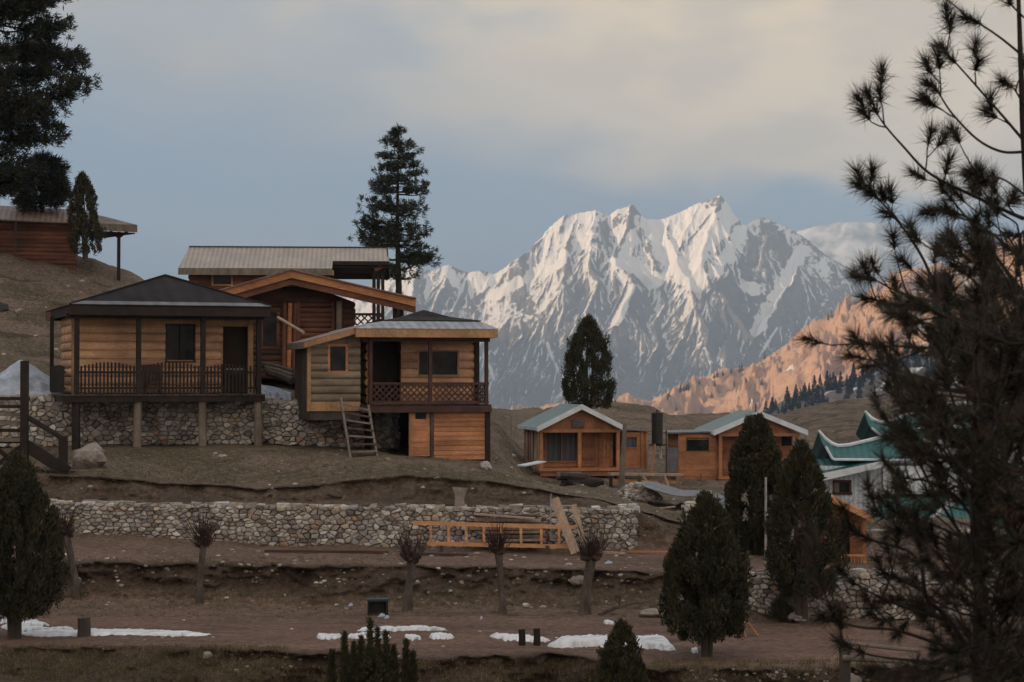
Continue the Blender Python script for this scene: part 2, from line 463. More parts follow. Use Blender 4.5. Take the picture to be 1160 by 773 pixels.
M['pine_left'] = foliage('pine_left_needles', (0.022, 0.032, 0.026), (0.035, 0.036, 0.022), (0.06, 0.035, 0.02))
M['pine_near'] = foliage('pine_near_needles', (0.030, 0.032, 0.024), (0.046, 0.040, 0.030), (0.12, 0.06, 0.042))
M['conifer_far'] = foliage('conifer_far_needles', (0.022, 0.03, 0.026), (0.03, 0.036, 0.03))
M['grass'] = foliage('dry_grass', (0.16, 0.125, 0.07), (0.10, 0.09, 0.045))
# ------------------------------------------------------------------ terrain: rings of (pixel column, distance, height)
def cols(*pts):
    """pts: (px, Y, py) -> arrays"""
    return ([p[0] for p in pts], [p[1] for p in pts], [hz(p[2], p[1]) for p in pts])
def flat(Y, h): return ([-1500, 2700], [Y, Y], [h, h])
def rowpy(Y, *pp):  # constant distance, (px, py)
    return ([p[0] for p in pp], [Y] * len(pp), [hz(p[1], Y) for p in pp])
def yh(*pts): return ([p[0] for p in pts], [p[1] for p in pts], [p[2] for p in pts])
def on_h(h, *pp):   # photo point lying at height h -> distance
    return ([p[0] for p in pp], [h / (hz(p[1], 1.0)) for p in pp], [h] * len(pp))
edgeB = on_h(-5.5, (-1500, 733), (0, 733), (130, 734), (300, 735), (390, 739), (480, 745), (560, 744), (622, 738), (681, 747), (725, 755), (800, 757), (960, 757), (1160, 760), (2700, 760))
footA = (edgeB[0], [q - (1.1 if p < 230 else .42 if p > 320 else .8) for p, q in zip(edgeB[0], edgeB[1])], [(-5.95 if p < 230 else -6.18) for p in edgeB[0]])
# name, ring, rows to next, noise amplitude (z), bank attr, path attr
RINGS = [
 (flat(-120, 4.0), 6, .3, 0, 0),
 (flat(-6, -1.55), 6, .1, 0, 0),
 (flat(6, -2.2), 12, .1, 0, 0),
 (flat(24, -4.9), 40, .08, 0, 0),
 (yh((-1500, 35.5, -6.1), (150, 35.5, -6.15), (300, 35.5, -6.3), (2700, 35.5, -6.3)), 16, .07, .1, 0),
 (footA, 18, .06, .8, 0),
 (edgeB, 3, .03, .9, .6),
 ((edgeB[0], [q + .25 for q in edgeB[1]], [-5.47] * len(edgeB[0])), 26, .02, .2, 1),
 (yh((-1500, 42.5, -5.5), (2700, 42.5, -5.5)), 26, .03, 0, 1),
 (yh((-1500, 46.6, -5.30), (220, 46.6, -5.36), (330, 46.3, -5.48), (700, 46.3, -5.52), (780, 45.2, -5.5), (850, 43.9, -5.5), (2700, 43.9, -5.5)), 16, .05, .15, .5),
 (yh((-1500, 46.95, -5.0), (330, 46.9, -5.0), (700, 46.9, -4.98), (780, 46.0, -5.0), (850, 44.15, -5.1), (2700, 44.15, -5.1)), 14, .05, .9, 0),
 (yh((-1500, 47.3, -4.5), (150, 47.3, -4.52), (400, 47.3, -4.60), (620, 47.3, -4.66), (760, 46.9, -4.75), (850, 44.45, -4.5), (2700, 44.45, -4.5)), 4, .03, .9, .2),
 (yh((-1500, 47.7, -4.44), (150, 47.7, -4.46), (400, 47.7, -4.56), (620, 47.7, -4.62), (760, 47.4, -4.70), (850, 45.0, -4.46), (2700, 45.0, -4.46)), 24, .03, .1, .8),
 (rowpy(51.9, (-1500, 606), (60, 606), (150, 608), (230, 613), (300, 619), (450, 621), (700, 625), (790, 622), (850, 618), (2700, 618)), 8, .03, .3, .6),
 (rowpy(52.35, (-1500, 570), (100, 570), (300, 572), (450, 572), (700, 575), (730, 584), (765, 604), (800, 612), (850, 614), (2700, 614)), 8, .05, .6, 0),
 (rowpy(52.95, (-1500, 563), (100, 563), (300, 566), (450, 566), (650, 570), (700, 575), (730, 583), (765, 600), (800, 606), (850, 610), (2700, 612)), 14, .10, .7, 0),
 (rowpy(53.7, (-1500, 533), (0, 533), (100, 539), (200, 547), (300, 553), (380, 546), (460, 538), (540, 544), (600, 551), (650, 561), (700, 571), (760, 588), (800, 600), (850, 606), (1000, 610), (2700, 610)), 14, .04, .5, 0),
 (rowpy(57, (-1500, 524), (0, 526), (100, 526), (300, 527), (450, 524), (540, 532), (600, 543), (650, 555), (700, 567), (760, 584), (850, 600), (1000, 606), (2700, 606)), 14, .05, 0, 0),
 (rowpy(60, (-1500, 515), (0, 518), (80, 509), (300, 508), (430, 514), (550, 524), (600, 541), (640, 552), (700, 563), (760, 578), (850, 594), (1000, 600), (2700, 600)), 12, .05, 0, 0),
 (rowpy(63.3, (-1500, 503), (0, 506), (100, 503), (300, 502), (428, 507), (450, 516), (550, 523), (600, 543), (640, 556), (700, 568), (760, 582), (850, 594), (1000, 596), (2700, 596)), 8, .04, 0, 0),
 (rowpy(64.0, (-1500, 448), (0, 449), (300, 451), (425, 452), (436, 500), (450, 515), (550, 521), (600, 544), (640, 557), (700, 570), (760, 583), (850, 592), (1000, 592), (2700, 592)), 14, .08, 0, 0),
 (rowpy(68, (-1500, 360), (0, 426), (60, 432), (120, 440), (200, 446), (300, 442), (430, 446), (470, 500), (550, 510), (600, 546), (640, 560), (700, 572), (760, 582), (850, 588), (1000, 590), (2700, 585)), 20, .25, 0, 0),
 (rowpy(75, (-1500, 270), (0, 388), (60, 392), (120, 404), (165, 415), (200, 422), (300, 424), (430, 440), (500, 485), (560, 503), (600, 545), (650, 558), (700, 563), (760, 568), (850, 572), (1000, 580), (2700, 575)), 24, .3, 0, 0),
 (rowpy(84, (-1500, 170), (0, 318), (60, 322), (120, 345), (165, 365), (250, 400), (430, 430), (500, 476), (560, 498), (600, 541), (650, 545), (700, 549), (760, 554), (850, 556), (1000, 567), (2700, 560)), 20, .25, 0, 0),
 (rowpy(92, (-1500, 60), (-300, 185), (-100, 240), (0, 262), (50, 274), (100, 292), (140, 304), (165, 316), (200, 345), (250, 380), (300, 405), (430, 432), (500, 460), (560, 484), (600, 520), (700, 535), (850, 538), (1000, 548), (2700, 530)), 20, .25, 0, 0),
 (rowpy(102, (-1500, 70), (-300, 200), (0, 290), (100, 320), (165, 345), (250, 400), (430, 436), (500, 460), (560, 478), (600, 500), (700, 510), (850, 512), (1000, 520), (2700, 500)), 24, .3, 0, 0),
 (rowpy(124, (-1500, 200), (0, 380), (430, 448), (540, 470), (560, 467), (603, 460), (634, 454), (672, 454), (723, 456), (741, 460), (752, 469), (800, 482), (870, 488), (1000, 480), (1160, 470), (2700, 440)), 24, .35, 0, 0),
 (rowpy(165, (-1500, 340), (0, 430), (430, 470), (540, 485), (700, 480), (760, 471), (800, 468), (870, 468), (900, 462), (960, 453), (1000, 448), (1060, 441), (1160, 434), (2700, 380)), 16, .3, 0, 0),
 (flat(240, -16.0), 20, .5, 0, 0),
 (flat(520, -75.0), 12, 3, 0, 0),
 (flat(1200, -140.0), 12, 6, 0, 0),
 (flat(4500, -330.0), 10, 10, 0, 0),
 (flat(14900, -420.0), 0, 10, 0, 0),
]
pxs = np.unique(np.concatenate([np.linspace(-1500, -150, 60), np.linspace(-150, 1310, 980), np.linspace(1310, 2700, 60)]))
def ksm(a, k):
    ker = np.hanning(k + 2)[1:-1]; ker /= ker.sum()
    return np.convolve(np.pad(a, k // 2, mode='edge'), ker, mode='valid')[:len(a)]
ringY, ringH = [], []
for (p, yv, hv), *_ in RINGS:
    ringY.append(ksm(np.interp(pxs, p, yv), 15)); ringH.append(ksm(np.interp(pxs, p, hv), 15))
rowsY, rowsH, amp, bankA, pathA = [], [], [], [], []
for i, (_, n, a, bk, pt) in enumerate(RINGS):
    if i == len(RINGS) - 1:
        rowsY.append(ringY[i]); rowsH.append(ringH[i]); amp.append(a); bankA.append(bk); pathA.append(pt); break
    a2, bk2, pt2 = RINGS[i + 1][2:5]
    for k in range(n):
        u = k / n
        rowsY.append(ringY[i] * (1 - u) + ringY[i + 1] * u)
        rowsH.append(ringH[i] * (1 - u) + ringH[i + 1] * u)
        amp.append(a * (1 - u) + a2 * u); bankA.append(bk * (1 - u) + bk2 * u); pathA.append(pt * (1 - u) + pt2 * u)
GY = np.array(rowsY); GH = np.array(rowsH)
nr, nc = GY.shape
AMP = np.array(amp)[:, None] * np.ones((1, nc)); BK = np.array(bankA)[:, None] * np.ones((1, nc)); PT = np.array(pathA)[:, None] * np.ones((1, nc))
T = (pxs - 580) / F
GX = T[None, :] * np.maximum(GY, 30)
# soften along the rows (not on banks)
H2 = GH.copy()
for _ in range(6):
    H2[1:-1] = (H2[:-2] + 2 * H2[1:-1] + H2[2:]) / 4
GH = np.where((BK > .35) | (GY > 400), GH, H2)
far = np.clip(GY / 60, .5, 60)
nzv = fbm(GX / (3.0 * far), GY / (3.0 * far), 5, 3)
nzf = fbm(GX / .55, GY / .55, 3, 9)
near = (GY < 70)
GH = GH + AMP * nzv * 1.0 + np.where(near, nzf * (.012 + .035 * BK), fbm(GX / 1.7, GY / 1.7, 4, 19) * .10 * (GY < 300))
# ragged bank faces: push in and out, lumps and slumps
GYd = GY + BK * np.where(near, (fbm(GX / 1.3, GH * 1.5 + GY * .3, 4, 21) * .42 - .10 * sstep(ridged(GX / .6, GH * 2.5, 3, 27), .4, 1.2)), 0)
lip = np.zeros(GY.shape)
for ri in (6, 11, 16):
    r0_ = sum(r[1] for r in RINGS[:ri]); k_ = np.exp(-((np.arange(nr) - r0_) / 1.6) ** 2)[:, None]
    lip += (2.0 if ri == 16 else 1.0) * k_ * (.16 + .14 * fbm(GX / .9, GX * 0 + ri, 3, 60 + ri))
GYd = GYd - lip
# terracettes on grazed slopes
terr = np.where((GY > 63) & (GY < 260) , np.sin((GH + fbm(GX / 9, GY / 9, 2, 40) * 1.2) * 2 * np.pi / .75) * np.where(GY > 95, .11, .05), 0)
GH = GH + terr
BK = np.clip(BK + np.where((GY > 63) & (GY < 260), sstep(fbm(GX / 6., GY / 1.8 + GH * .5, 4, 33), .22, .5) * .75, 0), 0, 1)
V = np.stack([GX, GYd, GH], -1).reshape(-1, 3)

def ground_mat():
    m, t, b = new_mat('ground_soil')
    def at(nm):
        a = N(t, 'ShaderNodeAttribute'); a.attribute_name = nm; return a.outputs['Fac']
    big = noise(t, .30, 6, .65, dist=.5); mid = noise(t, .9, 5, .65); fine = noise(t, 7, 5, .7); vf = noise(t, 38, 3, .7)
    col = mixc(t, mrange(t, big, .42, .56, 0, 1), (0.172, 0.128, 0.100), (0.106, 0.085, 0.059))
    col = mixc(t, mrange(t, mid, .50, .66, 0, .7), col, (0.078, 0.068, 0.044))
    col = mixc(t, mrange(t, fine, .52, .66, 0, .8), col, (0.21, 0.165, 0.125))
    pth = mixc(t, mrange(t, noise(t, 1.0, 5, .7, (.25, 1, 1)), .38, .64, 0, 1), (0.200, 0.125, 0.098), (0.120, 0.080, 0.064))
    col = mixc(t, mth(t, 'MULTIPLY', at('path'), .92), col, pth)
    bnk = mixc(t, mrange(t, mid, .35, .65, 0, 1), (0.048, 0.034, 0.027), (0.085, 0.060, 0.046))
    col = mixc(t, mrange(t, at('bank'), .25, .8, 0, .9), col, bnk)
    col = vscale(t, col, mrange(t, fine, .3, .7, .62, 1.42)); col = vscale(t, col, mrange(t, vf, .3, .7, .6, 1.4))
    lnk(t, col, b.inputs['Base Color']); b.inputs['Roughness'].default_value = .95; b.inputs['Specular IOR Level'].default_value = .1
    bn = N(t, 'ShaderNodeBump'); bn.inputs['Strength'].default_value = .8; bn.inputs['Distance'].default_value = .08
    lnk(t, mth(t, 'ADD', fine, mth(t, 'MULTIPLY', vf, .35)), bn.inputs['Height']); lnk(t, bn.outputs[0], b.inputs['Normal'])
    return m
M['ground'] = ground_mat()
GF = grid_faces(nr, nc)
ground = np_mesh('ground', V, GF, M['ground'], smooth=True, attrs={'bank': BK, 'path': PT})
tag(ground, kind='structure')
sel = (V[GF[:, 0], 1] > 20) & (V[GF[:, 0], 1] < 300) & (np.abs(V[GF[:, 0], 0]) < .5 * V[GF[:, 0], 1])
bvh = BVHTree.FromPolygons([tuple(v) for v in V.tolist()], GF[sel].tolist())
def gz(x, y, d=0.0):
    h = bvh.ray_cast(Vector((x, y, 60)), Vector((0, 0, -1)))
    return h[0].z if h[0] else d
def hit(px, py, ymin=0):
    d = W(px, py, 1.0).normalized(); o = d * (ymin / d.y)
    h = bvh.ray_cast(o, d)
    return h[0] if h[0] else W(px, py, 60)

# ------------------------------------------------------------------ snow mountain: crest and spurs traced, gullies grown
def rock_snow_mat(name, rockA, rockB, snowc, sc, SNZ=.3):
    m, t, b = new_mat(name)
    a = N(t, 'ShaderNodeAttribute'); a.attribute_name = 'snow'
    n1 = noise(t, sc, 6, .65); n2 = noise(t, sc * 9, 4, .7)
    rock = mixc(t, mrange(t, n1, .35, .65, 0, 1), rockA, rockB)
    rock = vscale(t, rock, mrange(t, n2, .3, .7, .7, 1.3))
    f = mrange(t, mth(t, 'ADD', a.outputs['Fac'], mth(t, 'MULTIPLY', mth(t, 'SUBTRACT', n2, .5), SNZ)), .32, .68, 0, 1, True)
    lnk(t, mixc(t, f, rock, snowc), b.inputs['Base Color']); b.inputs['Roughness'].default_value = .9; b.inputs['Specular IOR Level'].default_value = .1
    bn = N(t, 'ShaderNodeBump'); bn.inputs['Strength'].default_value = .7; bn.inputs['Distance'].default_value = 3.0 * .004 / sc
    lnk(t, n2, bn.inputs['Height']); lnk(t, bn.outputs[0], b.inputs['Normal'])
    return m
CREST = [(150, 470), (300, 372), (380, 338), (420, 322), (437, 316), (450, 305), (462, 303), (470, 299), (480, 305), (490, 307), (500, 302), (508, 299), (518, 305), (530, 309), (545, 306), (560, 310.5), (577, 299), (593, 288), (598, 287), (606, 276), (614, 269), (621, 259), (629, 252.5), (635, 247), (641.5, 243), (648, 244), (654, 242), (665, 240), (676, 238), (683, 240), (689.5, 246), (695, 240), (701, 237), (709, 235), (716, 231), (722, 238), (730, 248), (752, 248), (760, 245), (776, 238), (787, 232), (795.6, 229), (806, 226), (815.5, 221), (825, 230), (832, 243), (843, 256), (852, 251), (863, 245.5), (873, 250), (885, 254.6), (893, 258), (901, 262.6), (915, 271.5), (926, 281), (938.5, 291), (953, 299), (968, 307), (1000, 330), (1060, 365), (1150, 420), (1250, 470)]
YC = 8000.0
def crest_z(px): return np.interp(px, [c[0] for c in CREST], [hz(c[1], YC) for c in CREST])
def spur_pt(px, py, lift=0.0):
    zc = float(crest_z(px)); Yg = YC
    for _ in range(6):
        z = hz(py, Yg); Yg = YC - max(0.0, (zc - z)) * 1.30 - lift
    return ((px - 580) / F * Yg, Yg, hz(py, Yg))
SPURS = [
 [(654, 242), (650, 262), (643, 290), (622, 300), (600, 312), (575, 328), (550, 342), (520, 352), (490, 362), (455, 380), (430, 400)],
 [(643, 290), (640, 320), (628, 345), (622, 372), (612, 405), (604, 440), (598, 470)],
 [(676, 238), (672, 262), (668, 290), (675, 318), (668, 350), (662, 385), (655, 420), (650, 470)],
 [(716, 231), (708, 258), (700, 280), (700, 300), (718, 322), (711, 346), (697, 370), (688, 400), (676, 430), (665, 470)],
 [(716, 231), (728, 262), (738, 290), (728, 300), (745, 322), (752, 345), (744, 380), (730, 420), (715, 470)],
 [(760, 245), (758, 262), (766, 290), (778, 322), (790, 348), (800, 385), (806, 425), (812, 470)],
 [(815.5, 221), (812, 245), (800, 275), (792, 300), (770, 322)],
 [(863, 245.5), (848, 262), (838, 282), (832, 300), (812, 322), (790, 345), (768, 385), (755, 430), (748, 470)],
 [(863, 245.5), (868, 275), (862, 300), (842, 330), (832, 365), (822, 400), (818, 440), (815, 470)],
 [(915, 271.5), (908, 288), (900, 305), (893, 325), (878, 345), (862, 372), (852, 405), (845, 440), (840, 470)],
 [(938.5, 291), (936, 320), (930, 350), (920, 385), (910, 420), (905, 460)],
 [(953, 299), (955, 330), (955, 365), (960, 400), (965, 440)],
 [(1000, 330), (1005, 370), (1010, 420), (1015, 460)],
 [(593, 288), (597, 308), (590, 318)],
 [(560, 310), (548, 328), (530, 345)],
 [(530, 309), (520, 335), (510, 350), (500, 360)],
 [(508, 299), (503, 325), (492, 350), (478, 375), (470, 410), (462, 450)],
 [(470, 299), (470, 325), (458, 350), (445, 375), (430, 400), (415, 440)],
 [(450, 305), (440, 335), (425, 360), (405, 390)],
 [(550, 342), (556, 372), (560, 400), (563, 440), (566, 470)],
 [(520, 352), (525, 385), (528, 420), (530, 465)],
 [(575, 328), (590, 350), (592, 385), (585, 425), (580, 470)],
 [(490, 362), (495, 395), (500, 430), (505, 470)],
]
def build_mountain():
    pc = np.linspace(150, 1240, 1280); yr = np.concatenate([np.linspace(6500, 8080, 520), np.linspace(8090, 9000, 40)])
    PX, YY = np.meshgrid(pc, yr)
    XX = (PX - 580) / F * YY
    rs = np.random.RandomState(3)
    wx = XX + fbm(XX / 150, YY / 150, 4, 51, gain=.42) * 20; wy = YY + fbm(XX / 150, YY / 150, 4, 71, gain=.42) * 20
    segs = []
    cp = [((c[0] - 580) / F * YC, YC, hz(c[1], YC)) for c in CREST]
    for a, b in zip(cp, cp[1:]): segs.append((a, b, 1.05, 0))
    def kids(a, b, lvl, sc):
        a = np.array(a); b = np.array(b); L = np.linalg.norm((b - a)[:2])
        step = 62 * sc if lvl == 1 else 34 * sc
        d = (b - a)[:2] / max(L, 1e-6)
        for u in np.arange(rs.rand() * step, L, step):
            p = a + (b - a) * u / L
            for sgn in (-1, 1):
                if rs.rand() < .15: continue
                per = np.array([-d[1], d[0]]) * sgn
                dr = per * (1.0 + .3 * rs.randn()) + d * (.9 + .3 * rs.rand()); dr[1] -= .35
                dr /= np.linalg.norm(dr)
                l = (190 if lvl == 1 else 80) * sc * (.5 + rs.rand())
                sl = 1.02 + .2 * rs.rand() if lvl == 1 else 1.1 + .3 * rs.rand()
                q = np.array([p[0] + dr[0] * l, p[1] + dr[1] * l, p[2] - 2 - sl * l * .86])
                p2 = np.array([p[0], p[1], p[2] - 3.0])
                segs.append((tuple(p2), tuple(q), 1.7 if lvl == 1 else 2.0, lvl))
                if lvl == 1: kids(p2, q, 2, sc)
    for sp_ in SPURS:
        pts = [spur_pt(*q) for q in sp_]
        pts[0] = pts[0] if sp_[0][1] > 310 else (pts[0][0], YC, hz(sp_[0][1], YC))
        for a, b in zip(pts, pts[1:]):
            segs.append((a, b, 1.35, 0)); kids(a, b, 1, 1.0)
    for a, b in zip(cp[2:], cp[3:]):
        if rs.rand() < .8:
            p = np.array(a); l = 120 + 120 * rs.rand(); dx = rs.randn() * .35
            q = (p[0] + dx * l, p[1] - l, p[2] - l * .98)
            segs.append((tuple(p - np.array([0, 0, 2.])), q, 1.7, 1)); kids(p, q, 2, 1.0)
    base = crest_z(PX) - 26 - np.abs(YC - YY) * np.where(YY > YC, .9, .93)
    Zt = base + ridged(wx / 90, wy / 260, 4, 90) * 14
    xcol = (pc - 580) / F
    for a, b, k, lvl in segs:
        reach = {0: 420, 1: 130, 2: 60}[lvl]
        y0, y1 = min(a[1], b[1]) - reach, max(a[1], b[1]) + reach
        r0, r1 = np.searchsorted(yr, [y0, y1])
        if r1 <= r0: continue
        ym = .5 * (y0 + y1)
        c0, c1 = np.searchsorted(xcol, [(min(a[0], b[0]) - reach) / ym - .01, (max(a[0], b[0]) + reach) / ym + .01])
        if c1 <= c0: continue
        X_ = wx[r0:r1, c0:c1] ; Y_ = wy[r0:r1, c0:c1]
        dx, dy = b[0] - a[0], b[1] - a[1]; L2 = dx * dx + dy * dy + 1e-6
        u = np.clip(((X_ - a[0]) * dx + (Y_ - a[1]) * dy) / L2, 0, 1)
        d = np.hypot(X_ - a[0] - u * dx, Y_ - a[1] - u * dy)
        z = a[2] + (b[2] - a[2]) * u - k * d
        Zt[r0:r1, c0:c1] = np.maximum(Zt[r0:r1, c0:c1], z)
    Zt += ridged(wx / 55, wy / 150, 4, 130) * 4.5 + fbm(XX / 14, YY / 26, 3, 140) * 2.6
    # keep the sky line on the traced crest
    cr = np.abs(YY - YC) < 5
    rowc = int(np.argmin(np.abs(yr - YC)))
    py_now = Zt.max(axis=0)
    want = crest_z(pc) + fbm(pc / 3.2, pc * 0, 3, 160) * 3.5
    ang_now = (Zt / YY).max(axis=0); ang_want = want / YC
    corr = ksm((ang_want - ang_now), 9)
    wgt = np.exp(-((YY - YC) / 420) ** 2)
    Zt += corr[None, :] * YY * wgt
    def blur(A, k):
        ker = np.hanning(k + 2)[1:-1]; ker /= ker.sum()
        A = np.apply_along_axis(lambda v: np.convolve(np.pad(v, k // 2, mode='edge'), ker, 'valid')[:len(v)], 0, A)
        return np.apply_along_axis(lambda v: np.convolve(np.pad(v, k // 2, mode='edge'), ker, 'valid')[:len(v)], 1, A)
    # broad snow fields (smooth) and bare faces, placed on the massif
    PYv = 430 - Zt / YY * F
    def stroke(pts, rad):
        m_ = np.full(PX.shape, 1e9)
        for (ax, ay), (bx, by) in zip(pts, pts[1:]):
            dx, dy = bx - ax, by - ay; u = np.clip(((PX - ax) * dx + (PYv - ay) * dy) / (dx * dx + dy * dy), 0, 1)
            m_ = np.minimum(m_, np.hypot(PX - ax - u * dx, PYv - ay - u * dy))
        m_ = m_ + fbm(PX / 9, PYv / 9, 3, 180) * rad * .5
        return sstep(m_, rad * 1.25, rad * .7)
    front = (YY <= YC + 30)
    fields = np.zeros(PX.shape); bare = np.zeros(PX.shape)
    for pts, rad in [([(742, 252), (748, 280), (770, 305), (790, 318)], 11), ([(826, 240), (812, 262), (790, 285), (775, 308)], 11), ([(795, 240), (775, 262), (757, 285)], 6), ([(838, 262), (828, 285), (812, 305)], 7),
                     ([(911, 283), (900, 300), (888, 318), (878, 335), (866, 358), (857, 375)], 7), ([(700, 297), (722, 302), (742, 318)], 8), ([(716, 268), (708, 290)], 6), ([(640, 290), (620, 305), (590, 318), (560, 335)], 6),
                     ([(570, 303), (556, 318), (545, 325)], 6), ([(845, 322), (856, 330)], 6), ([(717, 325), (709, 345), (697, 366)], 4), ([(620, 270), (615, 290)], 4), ([(663, 250), (660, 275)], 4),
                     ([(637, 462), (643, 440), (652, 415), (662, 398)], 1.6), ([(643, 440), (630, 415), (620, 390)], 1.6), ([(652, 415), (668, 385), (676, 365)], 1.6), ([(800, 440), (806, 415), (800, 395)], 1.8), ([(560, 430), (550, 405), (540, 390)], 1.5),
                     ([(850, 440), (862, 400), (880, 372)], 1.6), ([(900, 420), (905, 390), (915, 360)], 1.6), ([(700, 455), (694, 430)], 1.5), ([(505, 300), (515, 320)], 5), ([(470, 305), (462, 330)], 5)]:
        fields = np.maximum(fields, stroke(pts, rad))
    for pts, rad in [([(868, 262), (856, 285), (850, 310)], 13), ([(880, 268), (890, 285)], 8), ([(685, 258), (690, 275)], 7), ([(716, 240), (700, 252)], 7), ([(737, 262), (740, 282)], 5), ([(812, 228), (800, 232)], 5),
                     ([(660, 325), (655, 345)], 8), ([(590, 335), (600, 350)], 9), ([(835, 345), (815, 375)], 14), ([(905, 340), (895, 365)], 9), ([(835, 252), (840, 262)], 4)]:
        bare = np.maximum(bare, stroke(pts, rad))
    fields *= front; bare *= front
    wide = fields * np.clip(1.4 - bare, 0, 1)
    Zt = Zt * (1 - .55 * wide) + blur(Zt, 11) * .55 * wide
    dzy = np.gradient(Zt, axis=0) / np.gradient(YY, axis=0); dzx = np.gradient(Zt, axis=1) / np.gradient(XX, axis=1)
    slope = np.hypot(blur(dzx, 3), blur(dzy, 3))
    conc = blur(Zt, 9) - Zt; conc2 = blur(Zt, 31) - Zt
    elev = (Zt - 60) / 700.0
    side = dzx      # >0: ground rises to the right = faces left
    snow = .50 + .62 * (elev - .42) - .42 * (slope - 1.05) + conc * .085 + conc2 * .012 + fbm(XX / 200, YY / 200, 4, 170) * .22 + ridged(wx / 40, wy / 70, 3, 175) * .05
    snow = .60 + .62 * (elev - .36) - .34 * (slope - 1.0) + conc * .06 + conc2 * .014 + fbm(XX / 260, YY / 260, 3, 170) * .18
    snow = snow + .30 * np.clip(blur(dzx, 7), -1, 1) - .11  # left faces get more snow, putting sunlit and shaded sides into the colour
    snow = snow + fbm(PX / 3.2, PYv / 2.2, 4, 190) * .19
    snow = snow + .9 * fields * np.clip(elev * 3 + .6, 0, 1) - .45 * bare
    V = np.stack([XX, YY, Zt], -1).reshape(-1, 3)
    o = np_mesh('mountain', V, grid_faces(*XX.shape), rock_snow_mat('mountain_rock', (0.115, 0.105, 0.098), (0.19, 0.165, 0.145), (0.80, 0.79, 0.78), .004, .22), smooth=False, attrs={'snow': np.clip(snow, 0, 1)})
    tag(o, kind='structure')
build_mountain()

def simple_range(name, crest, YCr, Y0, Y1, slope, pxr, npx, nrow, mat, namp, nlen, seed, attr_fn=None, smooth=True):
    pc = np.linspace(pxr[0], pxr[1], npx); yr = np.concatenate([np.linspace(Y0, YCr, nrow), np.linspace(YCr, Y1, 30)[1:]])
    PX, YY = np.meshgrid(pc, yr); XX = (PX - 580) / F * YY
    cz = np.interp(PX, [c[0] for c in crest], [hz(c[1], YCr) for c in crest])
    wx = XX + fbm(XX / nlen, YY / nlen, 3, seed + 1) * nlen * .3; wy = YY + fbm(XX / nlen, YY / nlen, 3, seed + 2) * nlen * .3
    d = YCr - YY
    Z_ = cz - np.where(d > 0, d * slope, -d * .6)
    fade = np.clip(np.abs(d) / (nlen * 1.2), .15, 1)
    Z_ += ridged(wx / nlen, wy / (nlen * 1.8), 5, seed) * namp * fade + ridged(wx / (nlen * .22), wy / (nlen * .4), 4, seed + 5) * namp * .2
    ang = (Z_ / YY).max(axis=0); corr = ksm(cz[0] / YCr - ang, 5)
    Z_ += corr[None, :] * YY * np.exp(-(d / (nlen * 1.5)) ** 2)
    at = attr_fn(PX, YY, XX, Z_) if attr_fn else {}
    o = np_mesh(name, np.stack([XX, YY, Z_], -1).reshape(-1, 3), grid_faces(*XX.shape), mat, smooth=smooth, attrs=at)
    tag(o, kind='structure')
    b_ = BVHTree.FromPolygons([tuple(v) for v in np.stack([XX, YY, Z_], -1).reshape(-1, 3).tolist()], grid_faces(*XX.shape).tolist())
    return o, b_
# pale snow range far behind on the right
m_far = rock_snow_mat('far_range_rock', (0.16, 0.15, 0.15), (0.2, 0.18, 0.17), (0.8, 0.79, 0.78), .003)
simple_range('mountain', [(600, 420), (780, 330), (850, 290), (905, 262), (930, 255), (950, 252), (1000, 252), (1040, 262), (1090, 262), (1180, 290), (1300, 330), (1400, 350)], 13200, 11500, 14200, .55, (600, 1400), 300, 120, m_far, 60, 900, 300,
             lambda PX, YY, XX, Z_: {'snow': np.clip(.50 + fbm(XX / 300, YY / 300, 4, 310) * .3, 0, 1)})  # snow cover thinned to grey the sunlit range in place of haze and shade
# warm dry hillside catching the sun
def hill_mat(name, a1, a2, a3, sc):
    m, t, b = new_mat(name)
    at = N(t, 'ShaderNodeAttribute'); at.attribute_name = 'snow'
    n1 = noise(t, sc, 6, .7, dist=.4); n2 = noise(t, sc * 6, 5, .7)
    col = mixc(t, mrange(t, n1, .38, .62, 0, 1), a1, a2)
    col = mixc(t, mrange(t, n2, .50, .66, 0, .85), col, a3)
    col = vscale(t, col, mrange(t, n2, .3, .7, .75, 1.25))
    col = mixc(t, mrange(t, at.outputs['Fac'], .45, .55, 0, 1), col, (0.75, 0.75, 0.76))
    lnk(t, col, b.inputs['Base Color']); b.inputs['Roughness'].default_value = .95; b.inputs['Specular IOR Level'].default_value = .1
    bn = N(t, 'ShaderNodeBump'); bn.inputs['Strength'].default_value = 1.0; bn.inputs['Distance'].default_value = .05 / sc
    lnk(t, n2, bn.inputs['Height']); lnk(t, bn.outputs[0], b.inputs['Normal'])
    return m
HILL = [(560, 470), (690, 461), (706, 455), (720, 453), (735, 456), (745, 454), (781, 440), (800, 432), (815, 426), (849, 418), (870, 404), (890, 391), (920, 371), (950, 356), (969, 344), (1002, 325), (1025, 310), (1045, 306), (1077, 304), (1120, 285), (1180, 262), (1400, 190)]
def hill_attr(PX, YY, XX, Z_):
    s = sstep(ridged(XX / 60 + YY / 110, YY / 420, 3, 330), .9, 1.5) * sstep(PX, 1010, 1060) * .9
    s = np.maximum(s, sstep(fbm(XX / 50, YY / 25, 3, 333), .78, .95) * sstep(PX, 760, 800) * .8)
    return {'snow': s}
hillside, bvh_hill = simple_range('hill', HILL, 3600, 2300, 4300, .34, (520, 1400), 760, 330, hill_mat('dry_hillside', (0.58, 0.37, 0.24), (0.42, 0.27, 0.18), (0.21, 0.14, 0.095), .022), 46, 130, 320, hill_attr, smooth=False)
